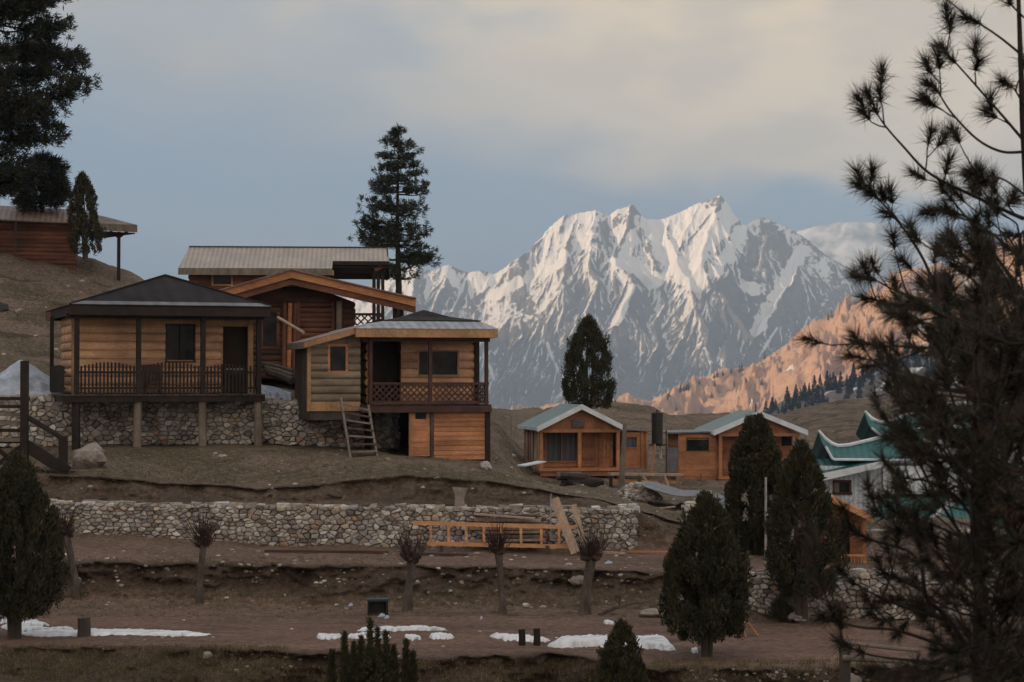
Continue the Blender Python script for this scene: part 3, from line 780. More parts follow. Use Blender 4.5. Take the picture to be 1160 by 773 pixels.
# shaded wooded slope in front of it
WOOD = [(780, 500), (850, 478), (865, 467), (885, 455), (900, 449), (940, 435), (975, 427), (1000, 412), (1060, 398), (1160, 365), (1400, 300)]
def wood_attr(PX, YY, XX, Z_):
    return {'snow': sstep(fbm(XX / 34, YY / 22, 3, 347), .38, .52) * sstep(PX, 880, 920)}
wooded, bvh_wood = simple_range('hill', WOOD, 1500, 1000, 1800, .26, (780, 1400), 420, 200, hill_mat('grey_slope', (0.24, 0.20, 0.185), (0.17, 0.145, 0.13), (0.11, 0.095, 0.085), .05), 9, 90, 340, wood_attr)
wooded.data.materials[0].node_tree.nodes
# ridges out of the picture on the left that keep the low sun off the village and the foot of the massif
def ridge(name, pts, half, mat, seed, nl):
    P = np.array(pts, float); L = 160; u = np.linspace(0, len(P) - 1, L)
    cx = np.interp(u, range(len(P)), P[:, 0]); cy = np.interp(u, range(len(P)), P[:, 1]); czz = np.interp(u, range(len(P)), P[:, 2])
    w = np.linspace(-1, 1, 61); zb = -420 if half > 1000 else -30
    XX = cx[:, None] + w[None, :] * half; YY = cy[:, None] + 0 * w[None, :]
    ends = np.minimum(1, np.minimum(u, len(P) - 1 - u)[:, None] * 1.6)
    Z_ = zb + (czz[:, None] - zb) * (1 - np.abs(w[None, :])) ** .95 * ends
    Z_ += ridged(XX / nl, YY / nl, 4, seed) * nl * .09 * (1 - np.abs(w[None, :]))
    o = np_mesh(name, np.stack([XX, YY, Z_], -1).reshape(-1, 3), grid_faces(*XX.shape), mat, smooth=True, attrs={'snow': np.zeros(XX.size)})
    return tag(o, kind='structure')
ridge('hill', [(-430, -1000, 190), (-450, -400, 170), (-480, 100, 170), (-620, 500, 230), (-860, 1000, 340), (-1050, 1400, 300), (-1200, 1700, 150)], 340, wooded.data.materials[0], 350, 160)
ridge('mountain', [(-2900, 4600, 300), (-2800, 5600, 760), (-3000, 6200, 900), (-3200, 7200, 800), (-3600, 8200, 500)], 1150, m_far, 360, 700)

# ------------------------------------------------------------------ air
def haze():
    m = bpy.data.materials.new('haze_air'); m.use_nodes = True; t = m.node_tree; t.nodes.clear()
    out = N(t, 'ShaderNodeOutputMaterial'); v = N(t, 'ShaderNodeVolumePrincipled')
    v.inputs['Color'].default_value = (0.50, 0.71, 1.0, 1); v.inputs['Density'].default_value = HAZE_D; v.inputs['Anisotropy'].default_value = 0.1
    lnk(t, v.outputs[0], out.inputs['Volume'])
    mb = MB().box(-15200, 22500, -1500, 15200, -480, 1110)
    o = mb.build('haze', m); tag(o, 'thin blue evening haze over the valley', None, kind='stuff')
HAZE_D = 1.2e-4
haze()
# ------------------------------------------------------------------ rubble walls
def clip_poly(poly, mx, my, nx, ny):
    out = []
    for i in range(len(poly)):
        a = poly[i]; b = poly[(i + 1) % len(poly)]
        da = (a[0] - mx) * nx + (a[1] - my) * ny; db = (b[0] - mx) * nx + (b[1] - my) * ny
        if da <= 0: out.append(a)
        if (da < 0 < db) or (db < 0 < da):
            u = da / (da - db); out.append((a[0] + (b[0] - a[0]) * u, a[1] + (b[1] - a[1]) * u))
    return out
def rubble_wall(label, px_pts, cell=(.27, .19), thick=.5, group='dry stone walls', seed=1, ret=None, lean=.06):
    """px_pts: (px, Y, py_top, py_bottom) along the wall, left to right"""
    rr = random.Random(seed)
    P = [(W(p, t, Y_), hz(b_, Y_)) for p, Y_, t, b_ in px_pts]
    if ret: P = P + [(Vector((P[-1][0].x + .25, P[-1][0].y + ret, P[-1][0].z)), P[-1][1])]
    S = [0.0]
    for (a, _), (b, _) in zip(P, P[1:]): S.append(S[-1] + math.hypot(b.x - a.x, b.y - a.y))
    root_loc = Vector((P[0][0].x, P[0][0].y, P[0][1]))
    root = empty('stone_wall', root_loc, 0, label, 'stone wall', group)
    def at(s):
        s = min(max(s, 0), S[-1]); i = max(j for j in range(len(S) - 1) if S[j] <= s + 1e-9)
        u = (s - S[i]) / (S[i + 1] - S[i]); a, ab = P[i]; b, bb = P[i + 1]
        d = Vector((b.x - a.x, b.y - a.y, 0)).normalized(); n = Vector((d.y, -d.x, 0))
        return a.lerp(b, u), ab * (1 - u) + bb * u, n
    Lw = S[-1]; Hm = max(a.z - bz for a, bz in P)
    nx_, nz_ = max(2, int(Lw / cell[0])), max(2, int(round(Hm / cell[1])))
    cw, ch = Lw / nx_, Hm / nz_
    pts = {}
    for i in range(-1, nx_ + 1):
        for j in range(-1, nz_ + 1):
            pts[i, j] = ((i + .5 + (.5 if j % 2 else 0) + rr.uniform(-.48, .48)) * cw, (j + .5 + rr.uniform(-.30, .30)) * ch)
            if rr.random() < .16: pts[i, j, 1] = (pts[i, j][0] + rr.uniform(-.5, .5) * cw, pts[i, j][1] + rr.choice((-.5, .5)) * ch)
    mb = MB()
    for key in list(pts):
            i, j = key[:2]
            if i < 0 or j < 0 or i >= nx_ or j >= nz_: continue
            cx, cy = pts[key]
            poly = [(cx - cw * 2, cy - ch * 2), (cx + cw * 2, cy - ch * 2), (cx + cw * 2, cy + ch * 2), (cx - cw * 2, cy + ch * 2)]
            AN = 1.9
            for di in (-2, -1, 0, 1, 2):
                for dj in (-2, -1, 0, 1, 2):
                    for kk in ((i + di, j + dj), (i + di, j + dj, 1)):
                        q = pts.get(kk)
                        if kk != key and q: poly = clip_poly(poly, (cx + q[0]) / 2, (cy + q[1]) / 2, q[0] - cx, (q[1] - cy) * AN)
            if len(poly) < 3: continue
            poly = [(min(max(x, -.03), Lw + .03), min(max(y, -.05), Hm + rr.uniform(-.03, .05))) for x, y in poly]
            gx = sum(p[0] for p in poly) / len(poly); gy = sum(p[1] for p in poly) / len(poly)
            dep = rr.uniform(.02, .10); tx, ty = rr.uniform(-.25, .25), rr.uniform(-.2, .2)
            shr = rr.uniform(.91, .985)
            vs = []
            for f_, dd in ((shr, -.05), (shr * .95, dep * .55), (shr * .72, dep)):
                for x, y in poly:
                    xx = gx + (x - gx) * f_ + rr.uniform(-.008, .008); yy = gy + (y - gy) * f_ + rr.uniform(-.008, .008)
                    top, bz, n = at(xx)
                    hh = (top.z - bz) / Hm
                    z = bz + yy * hh
                    off = dd + (x - gx) * tx * (dd > 0) + (y - gy) * ty * (dd > 0) + (1 - yy / Hm) * lean + rr.uniform(-.006, .006)
                    p = Vector((top.x, top.y, z)) + n * off - root_loc
                    vs.append(p)
            m = len(poly); top, bz, n = at(gx)
            vs.append(Vector((top.x, top.y, bz + gy * (top.z - bz) / Hm)) + n * (dep * 1.12 + (1 - gy / Hm) * lean) - root_loc)
            fs = []
            for r_ in range(2):
                for k in range(m): fs.append((r_ * m + k, r_ * m + (k + 1) % m, (r_ + 1) * m + (k + 1) % m, (r_ + 1) * m + k))
            fs += [(2 * m + k, 2 * m + (k + 1) % m, 3 * m) for k in range(m)]
            mb.add(vs, fs)
    # irregular cap stones
    s = 0
    while s < Lw:
        w_ = rr.uniform(.16, .42); top, bz, n = at(s + w_ / 2); d = Vector((-n.y, n.x, 0))
        for back in (0, 1):
            c = Vector((top.x, top.y, top.z)) - n * (.12 + back * .24) - root_loc; h_ = rr.uniform(-.03, .06)
            q = [c + d * (sx * w_ * .47) + n * (sy * .115) + Vector((0, 0, zz)) for zz in (-.1, h_) for sx, sy in ((-1, 1), (1, 1), (1, -1), (-1, -1))]
            q = [v + Vector((rr.uniform(-.025, .025), rr.uniform(-.02, .02), rr.uniform(-.02, .02))) for v in q]
            mb.add(q, [(0, 3, 2, 1), (4, 5, 6, 7), (0, 1, 5, 4), (1, 2, 6, 5), (2, 3, 7, 6), (3, 0, 4, 7)])
        s += w_
    mb.build('stones', M['stone'], root, smooth=False)
    core = MB(); 
    for (a, ab), (b, bb) in zip(P, P[1:]):
        d = Vector((b.x - a.x, b.y - a.y, 0)).normalized(); n = Vector((d.y, -d.x, 0))
        q = []
        for off in (-.03, -thick):
            for p, z in ((a, ab - .3), (b, bb - .3), (b, b.z - .03), (a, a.z - .03)):
                q.append(Vector((p.x, p.y, z)) + n * off - root_loc)
        core.add(q, [(0, 1, 2, 3), (7, 6, 5, 4), (0, 4, 5, 1), (1, 5, 6, 2), (2, 6, 7, 3), (3, 7, 4, 0)])
    core.build('earth_fill', M['soil_dark'], root)
    return root
rubble_wall('long low dry stone retaining wall along the dirt path below the lawn', [(-160, 51.9, 568, 603), (60, 51.9, 569, 606), (200, 51.9, 571, 612), (330, 51.9, 573, 620), (520, 51.9, 575, 622), (630, 51.9, 575, 624), (716, 51.9, 577, 628)], cell=(.20, .13), seed=3, ret=1.6)
rubble_wall('stone retaining wall under the dark veranda cabin and the log cabin', [(-120, 62.6, 449, 506), (60, 62.6, 449, 506), (300, 62.6, 453, 503), (438, 62.6, 457, 509)], cell=(.25, .165), seed=4, ret=1.4)
rubble_wall('rough stone wall below the small outhouse, partly behind the pine branches', [(846, 44.05, 651, 690), (880, 43.95, 650, 699), (960, 43.9, 648, 702), (1080, 43.9, 648, 703), (1300, 43.9, 650, 703)], cell=(.20, .14), seed=5)
rubble_wall('grey rubble wall under the green roofed building, seen through the pine', [(985, 58, 602, 640), (1080, 58, 600, 645), (1300, 58, 600, 650)], cell=(.3, .22), seed=6)
rubble_wall('short tumbledown stone wall beside the tall dark juniper', [(772, 54.5, 570, 606), (800, 54.2, 577, 616), (829, 54, 596, 628)], cell=(.22, .2), seed=7)

def window(root, fr, pxa, pxb, pya, pyb, y, frame_w=.07, mat='trim_light', pane='glass', mull=0, proud=.03):
    xa, xb = fr.X(pxa, y), fr.X(pxb, y); xm = (xa + xb) / 2; za, zb = fr.Z(pyb, xm, y), fr.Z(pya, xm, y)
    f = MB(); w = frame_w
    f.box(xa, xb, y - proud - .03, y + .05, zb - w, zb); f.box(xa - .02, xb + .02, y - proud - .05, y + .05, za, za + w)
    f.box(xa, xa + w, y - proud - .027, y + .05, za + w, zb - w); f.box(xb - w, xb, y - proud - .027, y + .05, za + w, zb - w)
    for k in range(mull):
        xc = xa + (xb - xa) * (k + 1) / (mull + 1); f.box(xc - .02, xc + .02, y - proud, y + .03, za + w, zb - w)
    fo = f.build('window', M[mat], root)
    MB().box(xa + w, xb - w, y + .03, y + .045, za + w, zb - w).build('pane', M[pane], fo)
    return (xa, xb, za, zb)
def hole(fr, pxa, pxb, pya, pyb, y):
    xa, xb = fr.X(pxa, y), fr.X(pxb, y); xm = (xa + xb) / 2
    return (xa, xb, fr.Z(pyb, xm, y), fr.Z(pya, xm, y))
def walls(root, name, mat, x0, x1, y0, y1, z0, z1, holes, t=.12, n=10, bulge=.05, flat=False, sides=None, top=None):
    """box of walls with a hollow dark inside; log courses outside on front and left/right"""
    m = MB(); e_ = .002
    m.wall(x0, x1, z0, z1, y0, y0 + t, holes)
    m.box(x0, x0 + t, y0 + t, y1, z0, z1 - e_); m.box(x1 - t, x1, y0 + t, y1, z0, z1 - e_); m.box(x0 + t, x1 - t, y1 - t, y1, z0, z1 - e_)
    m.courses(x0 + .01, x1 - .01, z0, z1, y0, n, bulge, holes, flat=flat)
    m.courses(y0, y1, z0, z1, x0, n, bulge, (), axis='y', sign=-1, flat=flat)
    m.courses(y0, y1, z0, z1, x1, n, bulge, (), axis='y', sign=1, flat=flat)
    m.box(x0 + t, x1 - t, y0 + t, y1 - t, z0 - .02, z0 + .03)
    return m.build(name, M[mat], root)
def ground_under(root, fr, x, y):
    w = root.matrix_world @ Vector((x, y, 0)) if False else Vector((fr.o.x + x * fr.c - y * fr.s, fr.o.y + x * fr.s + y * fr.c, 0))
    return gz(w.x, w.y, fr.o.z - 1) - fr.o.z
HOUSES = 'wooden cabins of the mountain village'

# ---- cabin with the dark veranda (left foreground)
f = Frame(87, 447, 60, 20)
c1 = f.root('log_cabin', 'cabin with black hipped roof and dark picket veranda on stilts above the stone wall', 'cabin', HOUSES)
xr = f.X(293); yd = 1.25; D1 = 4.1
hw = hole(f, 187, 221, 367, 411, yd); hd = hole(f, 252, 284, 370, 447, yd)
zt = f.Z(359, 2.5, yd)
walls(c1, 'wall', 'log_light', .05, xr - .05, yd, D1, 0.0, zt, [hw, (hd[0], hd[1], 0, hd[3])], n=9, bulge=.085)
w_ = window(c1, f, 187, 221, 367, 411, yd, .05, 'dark_brown', mull=1)
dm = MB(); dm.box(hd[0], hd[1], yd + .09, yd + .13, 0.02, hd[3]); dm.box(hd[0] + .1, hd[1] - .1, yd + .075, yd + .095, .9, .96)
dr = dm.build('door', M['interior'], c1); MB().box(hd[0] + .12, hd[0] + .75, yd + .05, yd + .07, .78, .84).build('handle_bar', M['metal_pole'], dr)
tm = MB(); tm.box(hd[0] - .07, hd[0], yd - .07, yd + .05, 0, hd[3] + .07); tm.box(hd[1], hd[1] + .07, yd - .07, yd + .05, 0, hd[3] + .07); tm.box(hd[0], hd[1], yd - .068, yd + .05, hd[3], hd[3] + .07)
tm.build('door_frame', M['trim_light'], c1)
MB().box(-.02, .09, yd - .09, yd + .02, 0, zt).build('corner_board', M['trim_light'], c1); MB().box(xr - .1, xr + .01, yd - .09, yd + .02, 0, zt).build('corner_board', M['trim_light'], c1)
dk = MB()
for i in range(46):
    x0 = -.45 + i * (xr + .65) / 46; dk.box(x0, x0 + (xr + .65) / 46 - .012, -.12, D1 + .05, -.05, R.uniform(-.004, .004))
dk.build('deck', M['weathered_dark'], c1)
bm_ = MB(); bm_.box(-.45, xr + .2, -.08, .02, -.24, -.052); bm_.box(-.45, xr + .2, 2.0, 2.12, -.24, -.052); bm_.box(-.43, -.33, .02, 2.0, -.23, -.054); bm_.box(xr + .08, xr + .18, .02, 2.0, -.23, -.054)
bm_.build('deck_beam', M['dark_brown'], c1)
ez = f.Z(346, 2.5, -.4)
for p in (87, 157, 230, 293):
    x = f.X(p)
    g = ground_under(c1, f, x, 0)
    MB().box(x - .075, x + .075, -.07, .08, 0.0, ez - .28).build('veranda_post', M['dark_brown'], c1)
    MB().tube([(x, .1, -.24), (x + R.uniform(-.03, .03), .1, -.9), (x + R.uniform(-.03, .03), .08, g - .15)], [.13, .135, .14], 9, .06).build('stilt', M['weathered'] if p > 100 else M['dark_brown'], c1)
MB().box(-.42, -.30, 3.6, 3.72, 0, ez - .28).build('veranda_post', M['dark_brown'], c1)
MB().box(-.35, xr + .15, -.05, .06, ez - .42, ez - .27).build('veranda_beam', M['dark_brown'], c1)
MB().box(-.0, xr, yd - .1, yd - .03, zt - .12, zt + .02).build('wall_plate', M['trim_light'], c1)
def picket(mb, a, b, n, arch, y=0.0, axis='x', z0=.04):
    for i in range(n):
        u = (i + .5) / n; q = a + (b - a) * u; h = .84 + arch * math.sin(math.pi * u) + R.uniform(-.008, .008); w = (b - a) / n * .25
        if axis == 'x': mb.box(q - w, q + w, y - .013, y + .012, z0, z0 + h)
        else: mb.box(y - .013, y + .012, q - w, q + w, z0, z0 + h)
    for zz in (.16, .66):
        if axis == 'x': mb.box(a, b, y + .013, y + .055, zz, zz + .07)
        else: mb.box(y + .013, y + .055, a, b, zz, zz + .07)
for pa, pb, n_, ar in ((90, 154, 15, .14), (160, 227, 16, .16), (233, 290, 14, .10)):
    rl = MB(); picket(rl, f.X(pa), f.X(pb), n_, ar); rl.build('railing', M['dark_brown'], c1)
rl = MB(); picket(rl, .08, 3.6, 16, .05, y=-.38, axis='y'); rl.build('railing', M['dark_brown'], c1)
def hip(root, f, x0, x1, y0, y1, ze, apex, th, mat, fas_mat, fas_h, name='roof'):
    a = Vector(apex); cs = [Vector((x0, y0, ze)), Vector((x1, y0, ze)), Vector((x1, y1, ze)), Vector((x0, y1, ze))]
    m = MB(); n = len(m.v)
    m.v += [tuple(c) for c in cs] + [tuple(a)] + [(c.x, c.y, c.z - th) for c in cs] + [(a.x, a.y, a.z - th)]
    m.f += [(0, 1, 4), (1, 2, 4), (2, 3, 4), (3, 0, 4), (6, 5, 9), (7, 6, 9), (8, 7, 9), (5, 8, 9), (0, 5, 6, 1), (1, 6, 7, 2), (2, 7, 8, 3), (3, 8, 5, 0)]
    r = m.build(name, M[mat], root)
    fa = MB(); q = .02
    fa.box(x0 + .03, x1 - .03, y0 + .03, y0 + .07, ze - th - fas_h, ze - th - .003); fa.box(x0 + .03, x1 - .03, y1 - .07, y1 - .03, ze - th - fas_h, ze - th - .003)
    fa.box(x0 + .03, x0 + .07, y0 + .072, y1 - .072, ze - th - fas_h, ze - th - .004); fa.box(x1 - .07, x1 - .03, y0 + .072, y1 - .072, ze - th - fas_h, ze - th - .004)
    fa.box(x0 + .075, x1 - .075, y0 + .075, y1 - .075, ze - th - .06, ze - th - .03)
    return r, fa
x0, x1 = f.X(79, -.45), f.X(308, -.45)
ap = (f.X(187, 2.3), 2.3, f.Z(312, 2.5, 2.3))
r_, fa = hip(c1, f, x0, x1, -.45, 6.3, ez, ap, .03, 'roof_black', 'dark_brown', .30)
fa.build('fascia', M['dark_brown'], c1)
MB().box(x0 + .0, x0 + .027, 4.9, 6.3, ez - .34, ez - .05).build('fascia_end', M['wall_red'], r_)
# metal strip along the front eave
def lerp3(a, b, u): return tuple(a[i] + (b[i] - a[i]) * u for i in range(3))
A_, B_ = (x0, -.45, ez), (x1, -.45, ez)
st = MB(); u = .10; lift = .012
pA, pB = lerp3(A_, ap, u), lerp3(B_, ap, u)
st.slab([(A_[0] + .02, A_[1] - .012, A_[2] + lift), (B_[0] - .02, B_[1] - .012, B_[2] + lift), (pB[0], pB[1], pB[2] + lift), (pA[0] + .1, pA[1], pA[2] + lift)], .01)
st.build('eave_flashing', M['roof_edge'], r_)
rc = MB(); 
for q in (A_, B_): rc.tube([(q[0], q[1], q[2] + .01), (ap[0], ap[1], ap[2] + .02)], .035, 6)
rc.build('ridge_cap', M['roof_black'], r_)
# stored things on the veranda
cg = MB(); cgx = f.X(173, .7)
cg.tube([(cgx - .3, .75, .5), (cgx + .3, .75, .5)], .02, 6); cg.box(cgx - .3, cgx + .3, .55, 1.0, .42, .46); cg.box(cgx - .3, cgx + .3, .97, 1.0, .46, .95)
for a_ in (-.27, .27):
    for b_ in (.58, .96): cg.tube([(cgx + a_, b_, 0), (cgx + a_, b_, .44)], .02, 6)
ch = cg.build('chair', M['red_brown']); ch.matrix_world = Matrix.Translation(f.o) @ Matrix.Rotation(f.th, 4, 'Z'); tag(ch, 'dark wooden chair on the veranda behind the picket rail', 'chair')

# ---- log cabin with lattice balcony (centre)
f = Frame(410, 459, 60.5, 15)
c2 = f.root('log_cabin', 'log cabin with lattice balcony, silver skirted roof and orange plank basement', 'cabin', HOUSES)
xe = f.X(553); yw = 1.5; dz = 3.9
ez = f.Z(374, 2, -.5)
xw0, xw1 = f.X(417, yw), f.X(537, yw)
hd = hole(f, 421, 454, 383, 459, yw); hw = hole(f, 473, 519, 397, 425, yw)
walls(c2, 'wall', 'log_light', xw0, xw1, yw, dz, 0, ez - .1, [(hd[0], hd[1], 0, ez - .2), hw], n=8, bulge=.085)
window(c2, f, 472, 520, 396, 427, yw, .07, 'trim_light', mull=0)
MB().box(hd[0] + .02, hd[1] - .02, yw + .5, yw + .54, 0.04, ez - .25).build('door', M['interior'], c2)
MB().box(xw1 - .02, xw1 + .16, yw - .1, yw + .06, 0, ez - .12).build('corner_post', M['dark_brown'], c2)
dk = MB()
for i in range(30):
    a_ = -.05 + i * (xe + .15) / 30; dk.box(a_, a_ + (xe + .15) / 30 - .012, -.06, dz, -.05, R.uniform(-.004, .004))
dk.build('balcony_floor', M['dark_brown'], c2)
MB().box(-.05, xe + .1, -.09, .02, -.24, -.053).build('floor_beam', M['red_brown'], c2)
for p in (420, 487.5, 551):
    x = f.X(p); MB().box(x - .055, x + .055, -.05, .06, 0, ez - .2).build('balcony_post', M['red_brown'], c2)
def lattice(mb, a, b, z0, z1, y, sp=.20, w=.022, axis='x'):
    """diagonal criss-cross laths in the vertical plane y"""
    H = z1 - z0
    def seg(p, q, off):
        u0 = 0; u1 = 1
        for lim, s in ((a, 1), (b, -1)):
            d0, d1 = s * (p[0] - lim), s * (q[0] - lim)
            if d0 < 0 and d1 < 0: return
            if d0 < 0: u0 = max(u0, d0 / (d0 - d1))
            if d1 < 0: u1 = min(u1, d0 / (d0 - d1))
        if u1 - u0 < .03: return
        P_ = (p[0] + (q[0] - p[0]) * u0, p[1] + (q[1] - p[1]) * u0); Q_ = (p[0] + (q[0] - p[0]) * u1, p[1] + (q[1] - p[1]) * u1)
        if axis == 'x': mb.bar((P_[0], y + off, P_[1]), (Q_[0], y + off, Q_[1]), .012, w * 2, up=(0, 0, 1))
        else: mb.bar((y + off, P_[0], P_[1]), (y + off, Q_[0], Q_[1]), .012, w * 2, up=(0, 0, 1))
    x = a - H
    while x < b:
        seg((x, z0), (x + H, z1), 0.0); seg((x, z1), (x + H, z0), .014); x += sp
rz0, rz1 = .05, f.Z(434, 2, 0)
for pa, pb in ((421, 486.5), (489, 550)):
    a_, b_ = f.X(pa), f.X(pb); rl = MB(); lattice(rl, a_ + .05, b_ - .05, rz0 + .05, rz1 - .04, 0)
    rl.box(a_, b_, -.03, .05, rz1 - .05, rz1 + .02); rl.box(a_, b_, -.025, .045, rz0 - .02, rz0 + .06); rl.build('railing', M['red_brown'], c2)
rl = MB(); lattice(rl, .05, 1.4, rz0 + .05, rz1 - .04, xe, axis='y'); rl.box(xe - .04, xe + .04, .06, 1.45, rz1 - .05, rz1 + .02); rl.box(xe - .04, xe + .04, .06, 1.45, rz0 - .02, rz0 + .06); rl.build('railing', M['red_brown'], c2)
# roof: silver skirt and dark cap
x0, x1 = f.X(403, -.55), f.X(565, -.55); y0, y1 = -.55, dz + .5
ze0, ze1 = f.Z(372, 2, y0), f.Z(363.5, 2, .45)
i_ = 1.0
def ring_roof(name, mat, r0, z0, r1, z1, th):
    m = MB(); a = [(r0[0], r0[2], z0), (r0[1], r0[2], z0), (r0[1], r0[3], z0), (r0[0], r0[3], z0)]; b = [(r1[0], r1[2], z1), (r1[1], r1[2], z1), (r1[1], r1[3], z1), (r1[0], r1[3], z1)]
    vs = a + b + [(p[0], p[1], p[2] - th) for p in a + b]
    fs = []
    for k in range(4):
        l = (k + 1) % 4
        fs += [(k, l, 4 + l, 4 + k), (8 + l, 8 + k, 12 + k, 12 + l), (k, 8 + k, 8 + l, l), (4 + l, 12 + l, 12 + k, 4 + k)]
    m.add(vs, fs); return m.build(name, M[mat], c2)
inner = (f.X(437, .45), f.X(543, .45), y0 + i_, y1 - i_)
sk = ring_roof('roof_skirt', 'roof_silver', (x0, x1, y0, y1), ze0, inner, ze1, .03)
cap = MB(); pts = [(inner[0] - .1, inner[2] - .1, ze1 + .01), (inner[1] + .1, inner[2] - .1, ze1 + .01), (inner[1] + .1, inner[3] + .1, ze1 + .01), (inner[0] - .1, inner[3] + .1, ze1 + .01)]
apx = (f.X(480, 1.9), 1.9, f.Z(351, 2, 1.9)); mid = [lerp3(p, apx, .55) for p in pts]; mid = [(p[0], p[1], p[2] - .07) for p in mid]
cap.add(pts + mid + [apx], [(0, 1, 5, 4), (1, 2, 6, 5), (2, 3, 7, 6), (3, 0, 4, 7), (4, 5, 8), (5, 6, 8), (6, 7, 8), (7, 4, 8), (3, 2, 1, 0)])
cap.build('roof_cap', M['roof_black'], c2)
fa = MB(); fa.box(x0 + .02, x1 - .02, y0 + .02, y0 + .06, ze0 - .29, ze0 - .034); fa.box(x0 + .02, x0 + .06, y0 + .062, y1 - .05, ze0 - .29, ze0 - .035); fa.box(x1 - .06, x1 - .02, y0 + .062, y1 - .05, ze0 - .29, ze0 - .035)
fa.build('fascia', M['trim_light'], c2)
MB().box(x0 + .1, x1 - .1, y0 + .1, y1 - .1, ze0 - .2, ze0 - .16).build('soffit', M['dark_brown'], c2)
MB().box(.0, xe + .05, -.04, .05, ez - .36, ez - .2).build('balcony_beam', M['red_brown'], c2)
# annex on the left
ya = .12; xa0, xa1 = f.X(352, ya), f.X(408, ya); zb = f.Z(466, xa0, ya); ztp = f.Z(386, xa0, ya)
ha = hole(f, 371, 393, 390, 422, ya)
ax = MB(); ax.wall(xa0, xa1, zb, ztp, ya, ya + .1, [ha]); ax.courses(xa0, xa1, zb + .3, ztp + .0, ya, 8, .07, [ha]); 
ax.prism([(xa0, ztp), (xa1, ztp), (xa1, f.Z(371, xa1, ya)), ], ya, ya + .1)
ax.box(xa1 - .1, xa1, ya + .1, 3.2, zb, ztp); ax.box(xa0 + .05, xa1 - .1, 3.1, 3.2, zb, ztp); ax.build('annex_wall', M['log_grey'], c2)
MB().box(xa0, xa1, ya - .05, ya - .002, zb, zb + .29).build('sill_board', M['trim_light'], c2)
MB().box(xa0 - .11, xa0, ya - .06, ya + .1, zb, ztp).build('corner_board', M['trim_light'], c2)
sd = MB(); 
for i in range(14):
    q = ya + .1 + i * .215; sd.box(xa0 - .03 + R.uniform(-.01, .01), xa0 + .04, q, q + .205, zb, ztp)
sd.build('side_planks', M['weathered_dark'], c2)
window(c2, f, 371, 394, 390, 423, ya, .075, 'beam_orange')
MB().box(xa0 - .02, xa1, ya, 3.2, zb - .28, zb - .003).build('annex_floor', M['weathered_dark'], c2)
za, zbb = f.Z(387, xa0, -.2), f.Z(369, xa1, -.2)
xl = f.X(345, -.25)
xs_, ys_, zs_ = xa1 + .1, 3.4, zbb + .02
rp = MB().slab([(xl, -.25, za), (xs_, -.25, zs_), (xs_, ys_, zs_), (xl, ys_, za)], .04); rp.build('annex_roof', M['roof_rust'], c2)
bb = MB(); bb.add([(xl, -.3, za - .2), (xs_ - .15, -.3, zs_ - .24), (xs_ - .15, -.3, zs_ - .045), (xl, -.3, za - .045), (xl, -.26, za - .2), (xs_ - .15, -.26, zs_ - .24), (xs_ - .15, -.26, zs_ - .045), (xl, -.26, za - .045)],
       [(0, 1, 2, 3), (7, 6, 5, 4), (0, 4, 5, 1), (1, 5, 6, 2), (2, 6, 7, 3), (3, 7, 4, 0)]); bb.build('barge_board', M['trim_light'], c2)
MB().box(xl - .03, xl + .02, -.25, ys_, za - .22, za - .043).build('eave_board', M['weathered'], c2)
# basement
yb = .1; zg = f.Z(521, 3, yb)
pb = MB(); pxa, pxb = f.X(491.5, yb), f.X(549, yb); pb.wall(pxa, pxb, zg, -.25, yb, yb + .06); pb.courses(pxa, pxb, zg, -.25, yb, 10, .035, flat=True)
for k in range(10):
    pass
pb.build('basement_planks', M['plank_orange'], c2)
MB().box(f.X(487.5, yb), f.X(491.3, yb), yb - .05, yb + .1, zg + .05, -.24).build('basement_post', M['weathered_dark'], c2)
MB().box(f.X(549.3, yb), f.X(555, yb), yb - .06, yb + .12, zg - .25, -.24).build('basement_post', M['dark_brown'], c2)
dd = MB(); dxa, dxb = f.X(465.5, yb), f.X(487, yb); dwh = hole(f, 470.5, 483, 463.5, 475, yb); zgd = f.Z(517, 2, yb)
dd.wall(dxa, dxb, zgd, -.26, yb, yb + .05, [dwh])
for (pa, pb_) in ((474, 487), (489, 501), (503, 515)):
    z1_, z0_ = f.Z(pa + 3, 2, yb), f.Z(pb_, 2, yb); dd.box(dxa + .07, dxb - .07, yb - .015, yb - .002, z0_, z1_)
do = dd.build('basement_door', M['plank_orange'], c2); MB().box(dwh[0], dwh[1], yb + .02, yb + .035, dwh[2], dwh[3]).build('pane', M['glass'], do)
MB().box(f.X(463.5, yb), f.X(465.2, yb), yb - .03, yb + .1, zgd, -.25).build('door_jamb', M['trim_light'], c2)
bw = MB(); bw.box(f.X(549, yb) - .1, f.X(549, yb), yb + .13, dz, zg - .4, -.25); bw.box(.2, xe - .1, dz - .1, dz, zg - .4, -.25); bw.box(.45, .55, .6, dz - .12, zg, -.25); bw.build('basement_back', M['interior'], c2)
# wooden steps against the wall
lb, lt = hit(397, 519), W(386, 452, 60.15)
rb_, rt = hit(427, 517), W(417, 460, 60.15)
lad = empty('wooden_ladder', lb, 0, 'grey wooden step ladder leaning on the stone wall below the log cabin', 'ladder')
MB().bar((0, 0, -.05), lt - lb, .06, .13).build('side_rail', M['weathered'], lad)
MB().bar(rb_ - lb - Vector((0, 0, .05)), rt - lb, .06, .13).build('side_rail', M['weathered'], lad)
for i in range(7):
    u = .1 + i * .135; a_ = (lt - lb) * u; b_ = (rb_ - lb).lerp(rt - lb, u)
    MB().bar(a_, b_, .2, .06, up=(0, 0, 1)).build('tread', M['weathered_dark'] if i % 2 else M['weathered'], lad)

